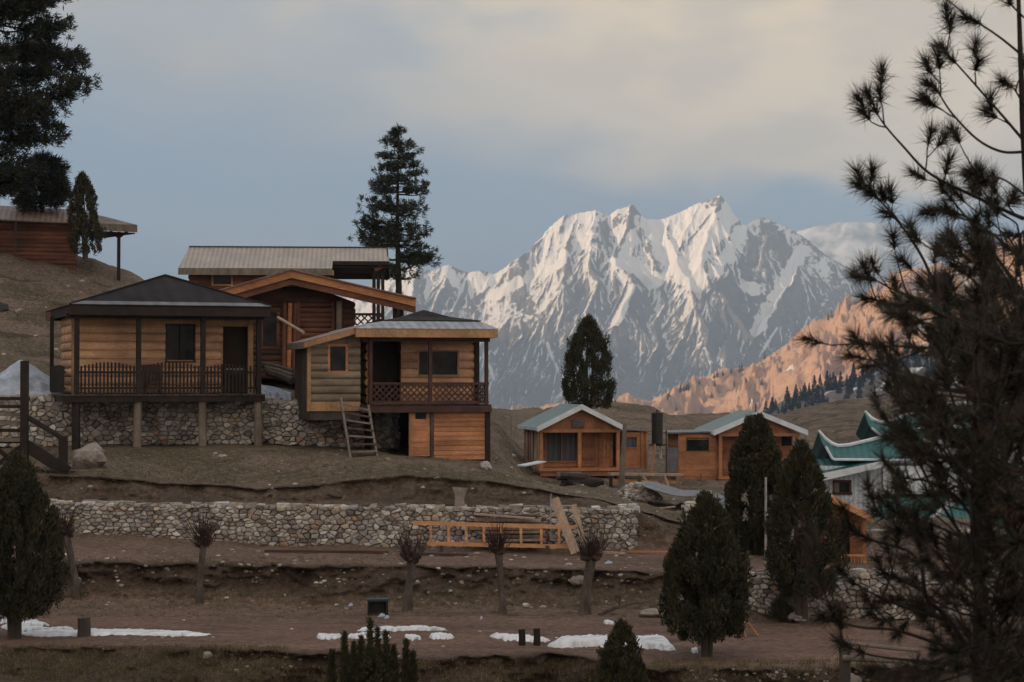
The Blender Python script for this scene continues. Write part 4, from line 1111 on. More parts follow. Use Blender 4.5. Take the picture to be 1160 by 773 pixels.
# ---- middle house with orange barge boards
f = Frame(330, 420, 69, 8)
c3 = f.root('wooden_house', 'reddish wooden house with wide orange barge boards, right behind the balcony cabin', 'house', HOUSES)
apz = f.Z(306.5, 0, 0); xlg = f.X(188); xrg = f.X(471); zl = f.Z(352, xlg), f.Z(342, xrg)
def barge(mb, p, q, h, y, t=.06):
    mb.add([(p[0], y, p[1] - h), (q[0], y, q[1] - h), (q[0], y, q[1]), (p[0], y, p[1]), (p[0], y + t, p[1] - h), (q[0], y + t, q[1] - h), (q[0], y + t, q[1]), (p[0], y + t, p[1])], [(0, 1, 2, 3), (7, 6, 5, 4), (0, 4, 5, 1), (1, 5, 6, 2), (2, 6, 7, 3), (3, 7, 4, 0)])
for (q, zq) in ((xlg, f.Z(347, xlg)), (xrg, f.Z(339, xrg))):
    b1 = MB(); barge(b1, (0, apz), (q, zq), .27, -.02, .05); b1.build('barge_board', M['beam_orange'], c3)
    b2 = MB(); barge(b2, (0, apz - .27), (q, zq - .27), .24, .06, .06); b2.build('rafter', M['wall_red'], c3)
    rr_ = MB(); rr_.slab([(q, -.12, zq + .05), (0, -.12, apz + .05), (0, 6.5, apz + .05), (q, 6.5, zq + .05)] if q > 0 else [(0, -.12, apz + .05), (q, -.12, zq + .05), (q, 6.5, zq + .05), (0, 6.5, apz + .05)], .045)
    rr_.build('roof', M['roof_rust'], c3)
yw = 1.3; xw0, xw1 = f.X(212, yw), f.X(401, yw); zt = f.Z(342, 0, yw)
hw = hole(f, 297, 315, 352, 393, yw)
walls(c3, 'wall', 'wall_brown', xw0, xw1, yw, 6.2, -.3, zt, [hw], n=13, bulge=.06)
gb = MB(); gb.prism([(xw0, zt), (xw1, zt), (0, apz - .2)], yw, yw + .1); gb.build('gable', M['wall_brown'], c3)
window(c3, f, 294, 317, 349, 396, yw, .12, 'wall_red')
for p in (321, 327, 333):
    x = f.X(p, yw - .2); MB().tube([(x, yw - .2, -.2), (x + .05, yw - .2, zt - .05)], .085, 8, .05).build('log_post', M['beam_orange'] if p == 327 else M['wall_red'], c3)
x = f.X(384, yw - .4); MB().tube([(x, yw - .4, .8), (x, yw - .4, zt)], .11, 8, .04).build('log_post', M['weathered'], c3)
pn_ = MB(); pxa, pxb = f.X(338, yw - .1), f.X(377, yw - .1); pn_.courses(pxa, pxb, f.Z(388, 0, yw), f.Z(343, 0, yw), yw - .08, 8, .05); pn_.build('shutter_boards', M['wall_red'], c3)
for p in (338, 377): MB().box(f.X(p, yw) - .06, f.X(p, yw) + .06, yw - .2, yw - .07, f.Z(392, 0, yw), zt).build('door_jamb', M['wall_red'], c3)
for p in (447, 455): MB().box(f.X(p, .4) - .07, f.X(p, .4) + .07, .35, .49, -.3, f.Z(335, 4, .4) - .1).build('porch_post', M['dark_brown'], c3)
MB().box(-.3, .3, .2, yw, zt + .5, zt + .62).build('purlin_end', M['dark_brown'], c3)
# leaning pole by the cabin
pl = MB(); a_, b_ = W(344, 377, 62), W(315, 360, 64); pl.tube([(0, 0, 0), b_ - a_], .05, 7)
o = pl.build('pole', M['pale_plank'], loc=a_); tag(o, 'pale pole leaning up from the annex roof of the balcony cabin', 'pole')

# ---- rear house with the long grey roof
f = Frame(214, 330, 78, 4)
c4 = f.root('wooden_house', 'brown house with the long pale grey corrugated roof, highest behind the other cabins', 'house', HOUSES)
ye, yr_ = 0.0, 2.6
exl, exm, exr = f.X(201.5, ye), f.X(376, ye), f.X(441, .9)
zE = f.Z(304, 0, ye); zR = f.Z(279.5, 0, yr_); rxl, rxr = f.X(214, yr_), f.X(438, yr_)
zM = zE + (zR - zE) * .35
m = MB(); m.slab([(exl, ye, zE), (exm, ye, zE), (exm, yr_, zR), (rxl, yr_, zR)], .05); m.slab([(exm + .002, .91, zM), (exr, .91, zM), (rxr, yr_, zR), (exm + .002, yr_, zR)], .05); m.build('roof', M['roof_grey'], c4)
m = MB(); m.slab([(rxl, yr_ + .003, zR), (rxr, yr_ + .003, zR), (rxr + .15, 5.4, zE - .1), (rxl - .3, 5.4, zE - .1)], .05); m.build('roof', M['dark_brown'], c4)
m = MB(); m.box(exl, exm, ye - .04, ye - .002, zE - .27, zE + .01); m.build('fascia', M['weathered'], c4)
m = MB(); m.box(exm + .01, exr, .85, .9, zM - .16, zM - .0); m.build('fascia', M['dark_brown'], c4)
m = MB(); m.box(exm + .003, exm + .06, ye, 1.0, zE - .26, zE - .05); m.build('end_board', M['trim_light'], c4)
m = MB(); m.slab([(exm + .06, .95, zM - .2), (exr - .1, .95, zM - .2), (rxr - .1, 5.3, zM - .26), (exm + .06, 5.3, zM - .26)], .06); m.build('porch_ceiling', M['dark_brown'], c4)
m = MB(); m.bar((exr - .05, .88, zM - .2), (rxr + .02, yr_, zR - .12), .05, .3); m.build('barge_board', M['dark_brown'], c4)
m = MB(); m.tube([(f.X(424, 1.2), 1.2, zM - .32), (f.X(433, 1.2), 1.2, zM - .18)], .1, 8); m.build('beam_end', M['trim_light'], c4)
MB().box(rxl, rxr, yr_ - .12, yr_ + .12, zR - .005, zR + .02).build('ridge_cap', M['weathered_dark'], c4)
hw = hole(f, 240, 263, 312, 324, .5)
walls(c4, 'wall', 'wall_red', f.X(214, .5), f.X(372, .5), .5, 5.0, -3.4, zE - .22, [hw], n=18, bulge=.05)
window(c4, f, 239.5, 263.5, 311, 324, .5, .06, 'beam_orange')
for p in (423.5, 428.5, 433.5):
    x = f.X(p, 1.4); MB().box(x - .07, x + .07, 1.35, 1.49, -3.2, zM - .26).build('porch_post', M['dark_brown'], c4)
ra, rb2 = f.X(400, 1.4), f.X(433, 1.4); rl = MB(); zt_, zb_ = f.Z(357, 7, 1.4), f.Z(372, 7, 1.4); lattice(rl, ra, rb2, zb_, zt_, 1.4, sp=.3, w=.03); rl.box(ra, rb2, 1.36, 1.46, zt_ - .02, zt_ + .08); rl.box(ra, rb2, 1.36, 1.46, zb_ - .06, zb_); rl.build('railing', M['dark_brown'], c4)
MB().box(ra - 1.2, rb2 + .1, 1.3, 4.8, zb_ - .25, zb_ - .07).build('porch_floor', M['dark_brown'], c4)

# ---- cabin on the hill, upper left
f = Frame(0, 283, 87.5, 12)
c5 = f.root('wooden_cabin', 'rusty roofed red wooden cabin on the hilltop at the left, beside the small juniper', 'cabin', HOUSES)
fl = (f.X(-95, 0), 0, f.Z(244, -4, 0)); fm = (f.X(84, 0), 0, f.Z(252, 3, 0)); fr_ = (f.X(155, 0), 0, f.Z(255, 6, 0))
bl = (f.X(-95, 3.2), 3.2, f.Z(228, -4, 3.2)); bm2 = (f.X(84, 3.2), 3.2, f.Z(237.5, 3, 3.2)); br = (f.X(118, 3.2), 3.2, f.Z(246, 6, 3.2))
MB().slab([fl, fm, bm2, bl], .06).build('roof', M['roof_rust'], c5)
MB().slab([fm, fr_, br, bm2], .06).build('porch_roof', M['weathered'], c5)
MB().slab([bl, bm2, (bm2[0], 6, fl[2]), (bl[0], 6, fl[2])], .06).build('roof', M['roof_rust'], c5)
m = MB(); m.add([(fm[0], -.03, fm[2] - .3), (fr_[0], -.03, fr_[2] - .34), (fr_[0], -.03, fr_[2]), (fm[0], -.03, fm[2] - .02), (fm[0], .03, fm[2] - .3), (fr_[0], .03, fr_[2] - .34), (fr_[0], .03, fr_[2]), (fm[0], .03, fm[2] - .02)], [(0, 1, 2, 3), (7, 6, 5, 4), (0, 4, 5, 1), (1, 5, 6, 2), (2, 6, 7, 3), (3, 7, 4, 0)]); m.build('fascia', M['weathered'], c5)
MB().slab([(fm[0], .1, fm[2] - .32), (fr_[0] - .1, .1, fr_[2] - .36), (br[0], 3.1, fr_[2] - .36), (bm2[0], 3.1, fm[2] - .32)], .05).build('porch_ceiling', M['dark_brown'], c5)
walls(c5, 'wall', 'wall_red', f.X(-80, .6), f.X(85, .6), .6, 5.5, -1.2, f.Z(252, 0, .6), [], n=13, bulge=.05)
x = f.X(134, .4); m = MB(); m.box(x - .08, x + .08, .3, .46, -1.6, f.Z(263, 6, .4)); m.bar((x, .38, f.Z(270, 6, .4)), (x - .4, .38, f.Z(262, 6, .4)), .08, .1); m.bar((x, .38, f.Z(270, 6, .4)), (x + .4, .38, f.Z(262, 6, .4)), .08, .1); m.build('porch_post', M['dark_brown'], c5)
x = f.X(17, .2); MB().box(x - .05, x + .05, .15, .25, -.8, f.Z(248, 0, .2)).build('porch_post', M['weathered_dark'], c5)

# ---- huts with blue-green roofs
def gable_hut(name, label, px0, pyb, D, deg, apex, el, er, depth, wall_mat, fasc, posts, yw, openings, base, extra=None):
    f = Frame(px0, pyb, D, deg); rt_ = f.root(name, label, 'hut', HOUSES)
    ax_, az = f.X(apex[0], -.35), f.Z(apex[1], 1.8, -.35); lx_, lz_ = f.X(el[0], -.35), f.Z(el[1], 0, -.35); rx_, rz_ = f.X(er[0], -.35), f.Z(er[1], 3.6, -.35)
    zz = (lz_ + rz_) / 2; lz_ = rz_ = zz
    MB().slab([(lx_, -.35, lz_), (ax_, -.35, az), (ax_, depth, az), (lx_, depth, lz_)], .04).build('roof', M['roof_teal2'], rt_)
    MB().slab([(ax_, -.35, az), (rx_, -.35, rz_), (rx_, depth, rz_), (ax_, depth, az)], .04).build('roof', M['roof_teal2'], rt_)
    for q, zq in ((lx_, lz_), (rx_, rz_)):
        b1 = MB(); barge(b1, (ax_, az + .02), (q, zq + .02), fasc, -.40, .045); b1.build('barge_board', M['metal_white'], rt_)
    MB().box(lx_ - .04, lx_, -.35, depth, lz_ - .16, lz_ - .005).build('gutter', M['metal_white'], rt_)
    wl, wr = f.X(posts[0], 0), f.X(posts[-1], 0)
    gz_ = lz_ - .12
    g = MB(); g.prism([(wl - .05, gz_), (wr + .05, gz_), (ax_ + (wr - ax_) * .06, az - .12 * 1.4), (ax_ - (wr - ax_) * .06, az - .12 * 1.4)], .0, .05)
    g.build('gable_boards', M['plank_orange_v'], rt_)
    MB().box(wl - .1, wr + .1, -.04, .1, gz_ - .14, gz_).build('beam', M['plank_orange'], rt_)
    for p in posts:
        x = f.X(p, 0); MB().box(x - .075, x + .075, -.03, .12, 0, gz_ - .14).build('porch_post', M['plank_orange'], rt_)
    hs = []
    for kind, a, b, c, d, mat_ in openings:
        h = hole(f, a, b, c, d, yw); hs.append(h)
    walls(rt_, 'wall', wall_mat, wl, wr, yw, depth - .2, 0.02, gz_, hs, n=12, bulge=.02, flat=True, t=.08)
    for (kind, a, b, c, d, mat_), h in zip(openings, hs):
        if kind == 'w':
            window(rt_, f, a - .5, b + .5, c - .5, d + .5, yw, .05, 'plank_orange_v', pane=mat_, mull=1 if b - a > 25 else 0)
        else:
            dm = MB(); 
            n_ = 4
            for k in range(n_):
                xa = h[0] + (h[1] - h[0]) * k / n_; dm.box(xa + .006, xa + (h[1] - h[0]) / n_ - .006, yw - .01, yw + .05, h[2] + .02, h[3])
            for zz_ in (.25, .75): dm.box(h[0] + .05, h[1] - .05, yw - .03, yw - .011, h[2] + (h[3] - h[2]) * zz_, h[2] + (h[3] - h[2]) * zz_ + .09)
            dr_ = dm.build('door', M[mat_], rt_); MB().box(h[1] - .14, h[1] - .1, yw - .06, yw - .03, h[2] + .85, h[2] + 1.0).build('handle', M['metal_pole'], dr_)
    fl_ = MB(); fl_.box(wl - .12, wr + .12, -.12, depth - .1, -.12, .0); fl_.build('floor', M['plank_orange'], rt_)
    bs = MB(); bs.wall(wl - .05, wr + .05, -base, -.12, -.02, .05); bs.build('skirting', M['plank_orange_v'], rt_)
    for x in (wl, (wl + wr) / 2, wr):
        MB().box(x - .1, x + .1, .1, .3, -base - .5, -.12).build('footing', M['weathered_dark'], rt_)
    return f, rt_, wl, wr, gz_
M['roof_teal2'] = surf('roof_teal2', (0.085, 0.15, 0.16), (0.14, 0.21, 0.22), nscale=1.5, island=.05, grain=.12, gscale=12, rough=.5, bump=.2)
f, h1, wl, wr, gz_ = gable_hut('wooden_hut', 'orange gabled hut with a big grey curtained window and a name board', 612.5, 531, 86, 11, (659, 458.5), (608.5, 483), (708.5, 484.5), 4.0, 'plank_orange_v', .24, (613, 656.5, 700), 1.0,
    [('w', 618, 654, 486, 523, 'curtain'), ('d', 673, 691, 488, 530, 'plank_orange_v')], .35)
sg = MB(); a_, b_ = f.X(648, -.02), f.X(662, -.02); sg.box(a_, b_, -.07, -.005, f.Z(484.5, 1.5, 0), f.Z(475.5, 1.5, 0)); s_ = sg.build('name_board', M['sign_dark'], h1)
sl = MB()
for k in range(3): sl.box(a_ + .05, b_ - .05, -.082, -.072, f.Z(482.6 - 2.6 * k, 1.5, 0), f.Z(481.6 - 2.6 * k, 1.5, 0))
sl.build('board_stripes', M['tarp_grey'], s_)
bs = MB()
for i in range(7):
    p = 597 + i * 2.2; x = wl - .05 - i * .02; q = .1 + i * .5; bs.bar((wl - .1, q, -.2), (wl - .06 + R.uniform(-.1, .02), q + R.uniform(-.1, .1), 1.75), .2, .03, up=(1, 0, 0))
bs.build('slab_boards', M['pale_plank'], h1)
# lean-to on the right of the hut
x0_, x1_ = f.X(705, .5), f.X(733, .5); zt = f.Z(489.5, 4.3, .5)
ho = hole(f, 707, 721.5, 495, 507.5, .5)
walls(h1, 'lean_to_wall', 'plank_orange', x0_, x1_, .5, 2.8, -.05, zt, [ho], n=9, bulge=.02, flat=True, t=.06)
window(h1, f, 706.5, 722, 494.5, 508, .5, .035, 'plank_orange', pane='curtain')
MB().slab([(x0_ - .1, .3, zt + .18), (x1_ + .15, .3, zt + .04), (x1_ + .15, 3, zt + .04), (x0_ - .1, 3, zt + .18)], .05).build('lean_to_roof', M['tarp_grey'], h1)
for k in (727, 732): MB().box(f.X(k, .46) - .05, f.X(k, .46) + .05, .4, .47, -.1, zt).build('lean_to_post', M['plank_orange_v'], h1)

f, h2, wl, wr, gz_ = gable_hut('wooden_hut', 'orange wooden hut with pale green roof behind the tallest dark juniper', 812, 540, 88, 5, (860, 466), (808, 489), (915, 487.5), 4.2, 'plank_orange_v', .24, (816, 903), 1.0,
    [('w', 884, 897, 492, 506, 'glass'), ('d', 834, 850, 494, 538, 'plank_orange_v')], .1)
x0_, x1_ = f.X(768.5, .3), f.X(811, .3); zt = f.Z(491.5, -.8, .3); ho = hole(f, 778, 802, 496.5, 510, .3)
walls(h2, 'lean_to_wall', 'plank_orange', x0_, x1_, .3, 3.2, 0, zt, [ho], n=7, bulge=.02, flat=True, t=.06)
window(h2, f, 777.5, 802.5, 496, 510.5, .3, .04, 'dark_brown')
MB().slab([(f.X(757, .1), .1, zt + .07), (f.X(813, .1), .1, zt + .12), (f.X(813, .1), 3.4, zt + .12), (f.X(757, .1), 3.4, zt + .07)], .06).build('lean_to_roof', M['tarp_grey'], h2)
MB().box(x0_, x1_, .2, 3.2, -.16, -.01).build('lean_to_floor', M['plank_orange_v'], h2)
for p in (770, 781, 792, 811): 
    x = f.X(p, .3); MB().box(x - .09, x + .09, .3, .5, -1.0, -.16).build('stilt', M['weathered_dark'], h2)
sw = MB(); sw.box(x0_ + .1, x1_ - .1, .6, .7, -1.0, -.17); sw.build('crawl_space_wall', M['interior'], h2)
stp = empty('wooden_steps', W(802, 556, 87.2), 0, 'small wooden steps under the hut behind the tallest juniper', 'steps')
for k in range(4): MB().box(-.28, .28, -.1 + k * .06, .1 + k * .06, .02 + k * .14, .06 + k * .14).build('tread', M['weathered'], stp)
for s in (-.3, .3): MB().bar((s, -.15, -.2), (s, .3, .75), .04, .1).build('stringer', M['wall_red'], stp)
# antenna stub on the roof
st_ = MB().tube([(0, 0, 0), (0, 0, .45)], .025, 6).build('roof_finial', M['dark_brown'], h2, loc=(f.X(856, 0), 0, f.Z(469, 1.8, 0)))

# ---- green roofed building with upturned eaves (right)
f = Frame(918, 590, 70, -4)
c6 = f.root('hotel_building', 'large pale blue clad building with dark green upturned roofs, half hidden by the pine', 'building', HOUSES)
x0_, x1_ = f.X(920, .4), f.X(1010, .4); ho = hole(f, 944, 963, 545, 559.5, .4)
m = MB(); m.wall(x0_, x1_, -.6, f.Z(528, 1, .4), .4, .5, [ho]); m.box(x0_, x0_ + .1, .5, 6, -.6, f.Z(528, 1, .4)); m.box(x1_ - .1, x1_, .5, 6, -.6, f.Z(528, 1, .4)); m.build('wall', M['siding_blue'], c6)
window(c6, f, 943, 964, 544, 560.5, .4, .09, 'wall_brown'); 
MB().box(f.X(944.5, .38), f.X(950, .38), .34, .37, ho[2] + .06, ho[3] - .06).build('open_shutter', M['weathered'], c6)
m = MB(); m.wall(f.X(1000, .2), f.X(1045, .2), f.Z(562, 3, .2), f.Z(528, 3, .2), .2, .35); m.build('upper_wall', M['metal_white'], c6)
m = MB(); m.wall(f.X(1045, .3), f.X(1190, .3), f.Z(566, 3, .3), f.Z(497, 3, .3), .3, .45); m.box(f.X(1000, 1), f.X(1190, 1), .5, 6, f.Z(566, 3, .3), f.Z(530, 3, .3)); m.build('upper_wall', M['siding_blue'], c6)
# lower lean-to roof with white fascia
a_ = (f.X(912, -.3), -.3, f.Z(541, 0, -.3)); b_ = (f.X(1000, -.3), -.3, f.Z(523, 2.6, -.3)); c_ = (f.X(995, 2.6), 2.6, f.Z(515, 2.6, 2.6)); d_ = (f.X(905, 2.6), 2.6, f.Z(522, 0, 2.6))
MB().slab([a_, b_, c_, d_], .05).build('roof', M['roof_green'], c6)
m = MB(); m.add([(a_[0], -.36, a_[2] - .26), (b_[0], -.36, b_[2] - .2), (b_[0], -.36, b_[2] + .02), (a_[0], -.36, a_[2] + .02), (a_[0], -.305, a_[2] - .26), (b_[0], -.305, b_[2] - .2), (b_[0], -.305, b_[2] + .02), (a_[0], -.305, a_[2] + .02)], [(0, 1, 2, 3), (7, 6, 5, 4), (0, 4, 5, 1), (1, 5, 6, 2), (2, 6, 7, 3), (3, 7, 4, 0)]); m.build('fascia', M['metal_white'], c6)
def horn_roof(top, bot, yt, yb_):
    n = 28
    tx = np.linspace(top[0][0], top[-1][0], n); ty = np.interp(tx, [p[0] for p in top], [p[1] for p in top])
    bx = np.interp(np.linspace(0, 1, n), np.linspace(0, 1, len(bot)), [p[0] for p in bot]); by = np.interp(bx, [p[0] for p in bot], [p[1] for p in bot])
    rows = 5; vs = []; 
    for r_i in range(rows):
        u = r_i / (rows - 1)
        for i in range(n):
            pa = (f.X(tx[i], yt), yt, f.Z(ty[i], 3, yt)); pb_ = (f.X(bx[i], yb_), yb_, f.Z(by[i], 3, yb_))
            p = lerp3(pa, pb_, u); vs.append((p[0], p[1], p[2] - .12 * math.sin(math.pi * u)))
    nv = len(vs); vs2 = [(x, y + .03, z - .06) for x, y, z in vs]
    fs = []
    for r_i in range(rows - 1):
        for i in range(n - 1):
            k = r_i * n + i; fs += [(k, k + n, k + n + 1, k + 1), (nv + k, nv + k + 1, nv + k + n + 1, nv + k + n)]
    for i in range(n - 1):
        fs += [(i, i + 1, nv + i + 1, nv + i), ((rows - 1) * n + i, nv + (rows - 1) * n + i, nv + (rows - 1) * n + i + 1, (rows - 1) * n + i + 1)]
    for r_i in range(rows - 1):
        fs += [(r_i * n, nv + r_i * n, nv + r_i * n + n, r_i * n + n), (r_i * n + n - 1, r_i * n + 2 * n - 1, nv + r_i * n + 2 * n - 1, nv + r_i * n + n - 1)]
    ro = MB().add(vs + vs2, fs).build('roof', M['roof_green'], c6)
    MB().tube([(v[0], v[1] - .02, v[2] + .04) for v in vs[:n]], [.05] + [.075] * (n - 1), 6).build('ridge_trim', M['metal_white'], ro)
    MB().tube([(v[0], v[1] - .03, v[2]) for v in vs[(rows - 1) * n:]], .05, 6).build('eave_trim', M['metal_white'], ro)
    # rear slope so that the roof is a closed volume
    back = [(v[0], v[1] + 3.2, v[2] - .9) for v in vs[:n]]
    MB().add(vs[:n] + back + [(v[0], v[1], v[2] - .05) for v in vs[:n]] + [(v[0], v[1], v[2] - .05) for v in back], [(i, i + 1, n + i + 1, n + i) for i in range(n - 1)] + [(2 * n + i + 1, 2 * n + i, 3 * n + i, 3 * n + i + 1) for i in range(n - 1)]).build('rear_slope', M['roof_green'], ro)
horn_roof([(927, 489), (932, 496), (938, 502), (947, 506.5), (960, 506), (985, 500), (1010, 494), (1050, 486), (1120, 484)], [(935, 506), (943, 521), (990, 521), (1045, 522), (1130, 522)], 1.6, .3)
horn_roof([(979.5, 467), (984, 473), (990, 478), (998, 480), (1008, 479.5), (1030, 470), (1057, 459.5), (1100, 458), (1150, 459), (1190, 460)], [(987, 485), (997, 493), (1050, 494), (1100, 494), (1190, 495)], 3.2, 1.9)
# lower green roofs
a_ = (f.X(985, -1.5), -1.5, f.Z(592, 3, -1.5)); b_ = (f.X(1046, -1.5), -1.5, f.Z(596, 3, -1.5)); c_ = (f.X(1086, .15), .15, f.Z(563, 3, .15)); d_ = (f.X(1000, .15), .15, f.Z(563, 3, .15))
MB().slab([a_, b_, c_, d_], .05).build('roof', M['roof_green'], c6)
MB().bar(Vector(b_) + Vector((0, -.05, .03)), Vector(c_) + Vector((0, -.05, .05)), .18, .16).build('barge_board', M['metal_white'], c6)
a2 = (f.X(1050, -2.4), -2.4, f.Z(597, 3, -2.4)); b2_ = (f.X(1200, -2.4), -2.4, f.Z(597, 3, -2.4)); c2_ = (f.X(1200, -.6), -.6, f.Z(566, 3, -.6)); d2_ = (f.X(1088, -.6), -.6, f.Z(566, 3, -.6))
MB().slab([a2, b2_, c2_, d2_], .05).build('roof', M['roof_green'], c6)
m = MB(); m.box(a2[0] + .3, b2_[0], -2.44, -2.405, a2[2] - .16, a2[2] + .01); m.build('fascia', M['metal_white'], c6)
m = MB(); m.wall(f.X(990, -1.2), f.X(1190, -1.2), -1.8, f.Z(592, 3, -1.2) - .1, -1.2, -1.0); m.build('lower_wall', M['wall_brown'], c6)
m = MB(); m.wall(f.X(1000, -.1), f.X(1190, -.1), f.Z(600, 3, 0), f.Z(560, 3, 0), .1, .2); m.build('lower_wall', M['dark_brown'], c6)

# ---- small outhouse
f = Frame(932, 650, 46.5, -6)
c7 = f.root('wooden_outhouse', 'narrow bright orange outhouse with gable roof and small front rail', 'outhouse')
xl_, xr_ = f.X(932), f.X(981); zt = f.Z(586, .5, 0)
hd = hole(f, 945, 962, 588, 648, .45)
walls(c7, 'wall', 'plank_orange_v', xl_, xr_, .45, 1.5, 0, zt, [(hd[0], hd[1], 0, hd[3])], n=9, bulge=.015, flat=True, t=.05)
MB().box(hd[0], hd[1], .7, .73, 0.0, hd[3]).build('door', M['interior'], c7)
for p in (935, 979): x = f.X(p); MB().box(x - .04, x + .04, 0, .08, -.1, zt + .05).build('porch_post', M['plank_orange'], c7)
axx, azz = f.X(938, -.15), f.Z(561, 0, -.15); rx_, rz_ = f.X(988, -.15), f.Z(585, 1, -.15); lx_ = axx - (rx_ - axx); lz_ = rz_
for q, zq in ((lx_, lz_), (rx_, rz_)):
    b1 = MB(); barge(b1, (axx, azz), (q, zq), .14, -.17, .04); b1.build('barge_board', M['fresh_wood'], c7)
    pts = [(q, -.14, zq + .0), (axx, -.14, azz + .0), (axx, 1.7, azz + .0), (q, 1.7, zq + .0)]
    if q > axx: pts = pts[::-1]
    MB().slab(pts, .035).build('roof', M['plank_orange'], c7)
gb = MB(); gb.prism([(xl_, zt), (xr_, zt), (xr_, zt + .1), (axx + .02, azz - .18), (axx - .15, azz - .2), (xl_, azz - .35)], .45, .5); gb.build('gable', M['plank_orange'], c7)
rl = MB(); a_, b_ = f.X(952), f.X(979); z1_, z0_ = f.Z(629, .5, 0), f.Z(645, .5, 0)
rl.box(a_, b_, -.02, .02, z1_ - .03, z1_ + .02); rl.box(a_, b_, -.02, .02, z0_ - .02, z0_ + .03); rl.box(a_, a_ + .03, -.015, .015, z0_, z1_)
for k in range(6): q = a_ + (b_ - a_) * (k + 1) / 7; rl.box(q - .007, q + .007, -.006, .006, z0_, z1_)
rl.build('railing', M['fresh_wood'], c7)
MB().box(xl_, xr_, -.03, .5, -.12, 0).build('floor', M['plank_orange'], c7)

# ---- dark wooden staircase, far left
g0 = hit(27, 535)
stc = empty('wooden_staircase', g0, 0, 'dark weathered wooden stairs and landing at the left end of the upper stone wall', 'staircase')
D_ = g0.y
def LP(px, py, dy=0.0): return W(px, py, D_ + dy) - g0
MB().bar(LP(27.5, 538), LP(28, 409), .2, .2, up=(0, 1, 0)).build('newel_post', M['dark_brown'], stc)
MB().bar(LP(-45, 538, 1.4), LP(-45, 440, 1.4), .16, .16, up=(0, 1, 0)).build('newel_post', M['dark_brown'], stc)
MB().bar(LP(71.5, 534), LP(71.5, 494), .22, .2, up=(0, 1, 0)).build('newel_post', M['dark_brown'], stc)
MB().bar(LP(28, 472), LP(73, 499), .07, .1).build('handrail', M['dark_brown'], stc)
MB().bar(LP(28, 470, 1.2), LP(73, 497, 1.2), .07, .1).build('handrail', M['dark_brown'], stc)
for dd_ in (0, 1.2): MB().bar(LP(28, 504, dd_), LP(77, 535, dd_), .08, .34).build('stringer', M['dark_brown'], stc)
for k in range(6):
    p = LP(32 + k * 7.8, 506 + k * 5.2); MB().box(p.x - .12, p.x + .14, p.y + .05, p.y + 1.2, p.z - .03, p.z + .02).build('tread', M['weathered_dark'], stc)
for py_, mt in ((450, 'dark_brown'), (459, 'dark_brown'), (468, 'weathered'), (477, 'weathered'), (486, 'dark_brown'), (497, 'weathered')):
    a_, b_ = LP(-46, py_, .1), LP(25, py_, .1); MB().box(a_.x, b_.x, a_.y, a_.y + (.9 if py_ < 452 else .28), a_.z - .09, a_.z).build('plank', M[mt], stc)
for a_, b_ in (((28, 503), (-10, 532)), ((-10, 503), (26, 532)), ((28, 500), (-40, 500))): MB().bar(LP(*a_, .2), LP(*b_, .2), .08, .12).build('brace', M['dark_brown'], stc)
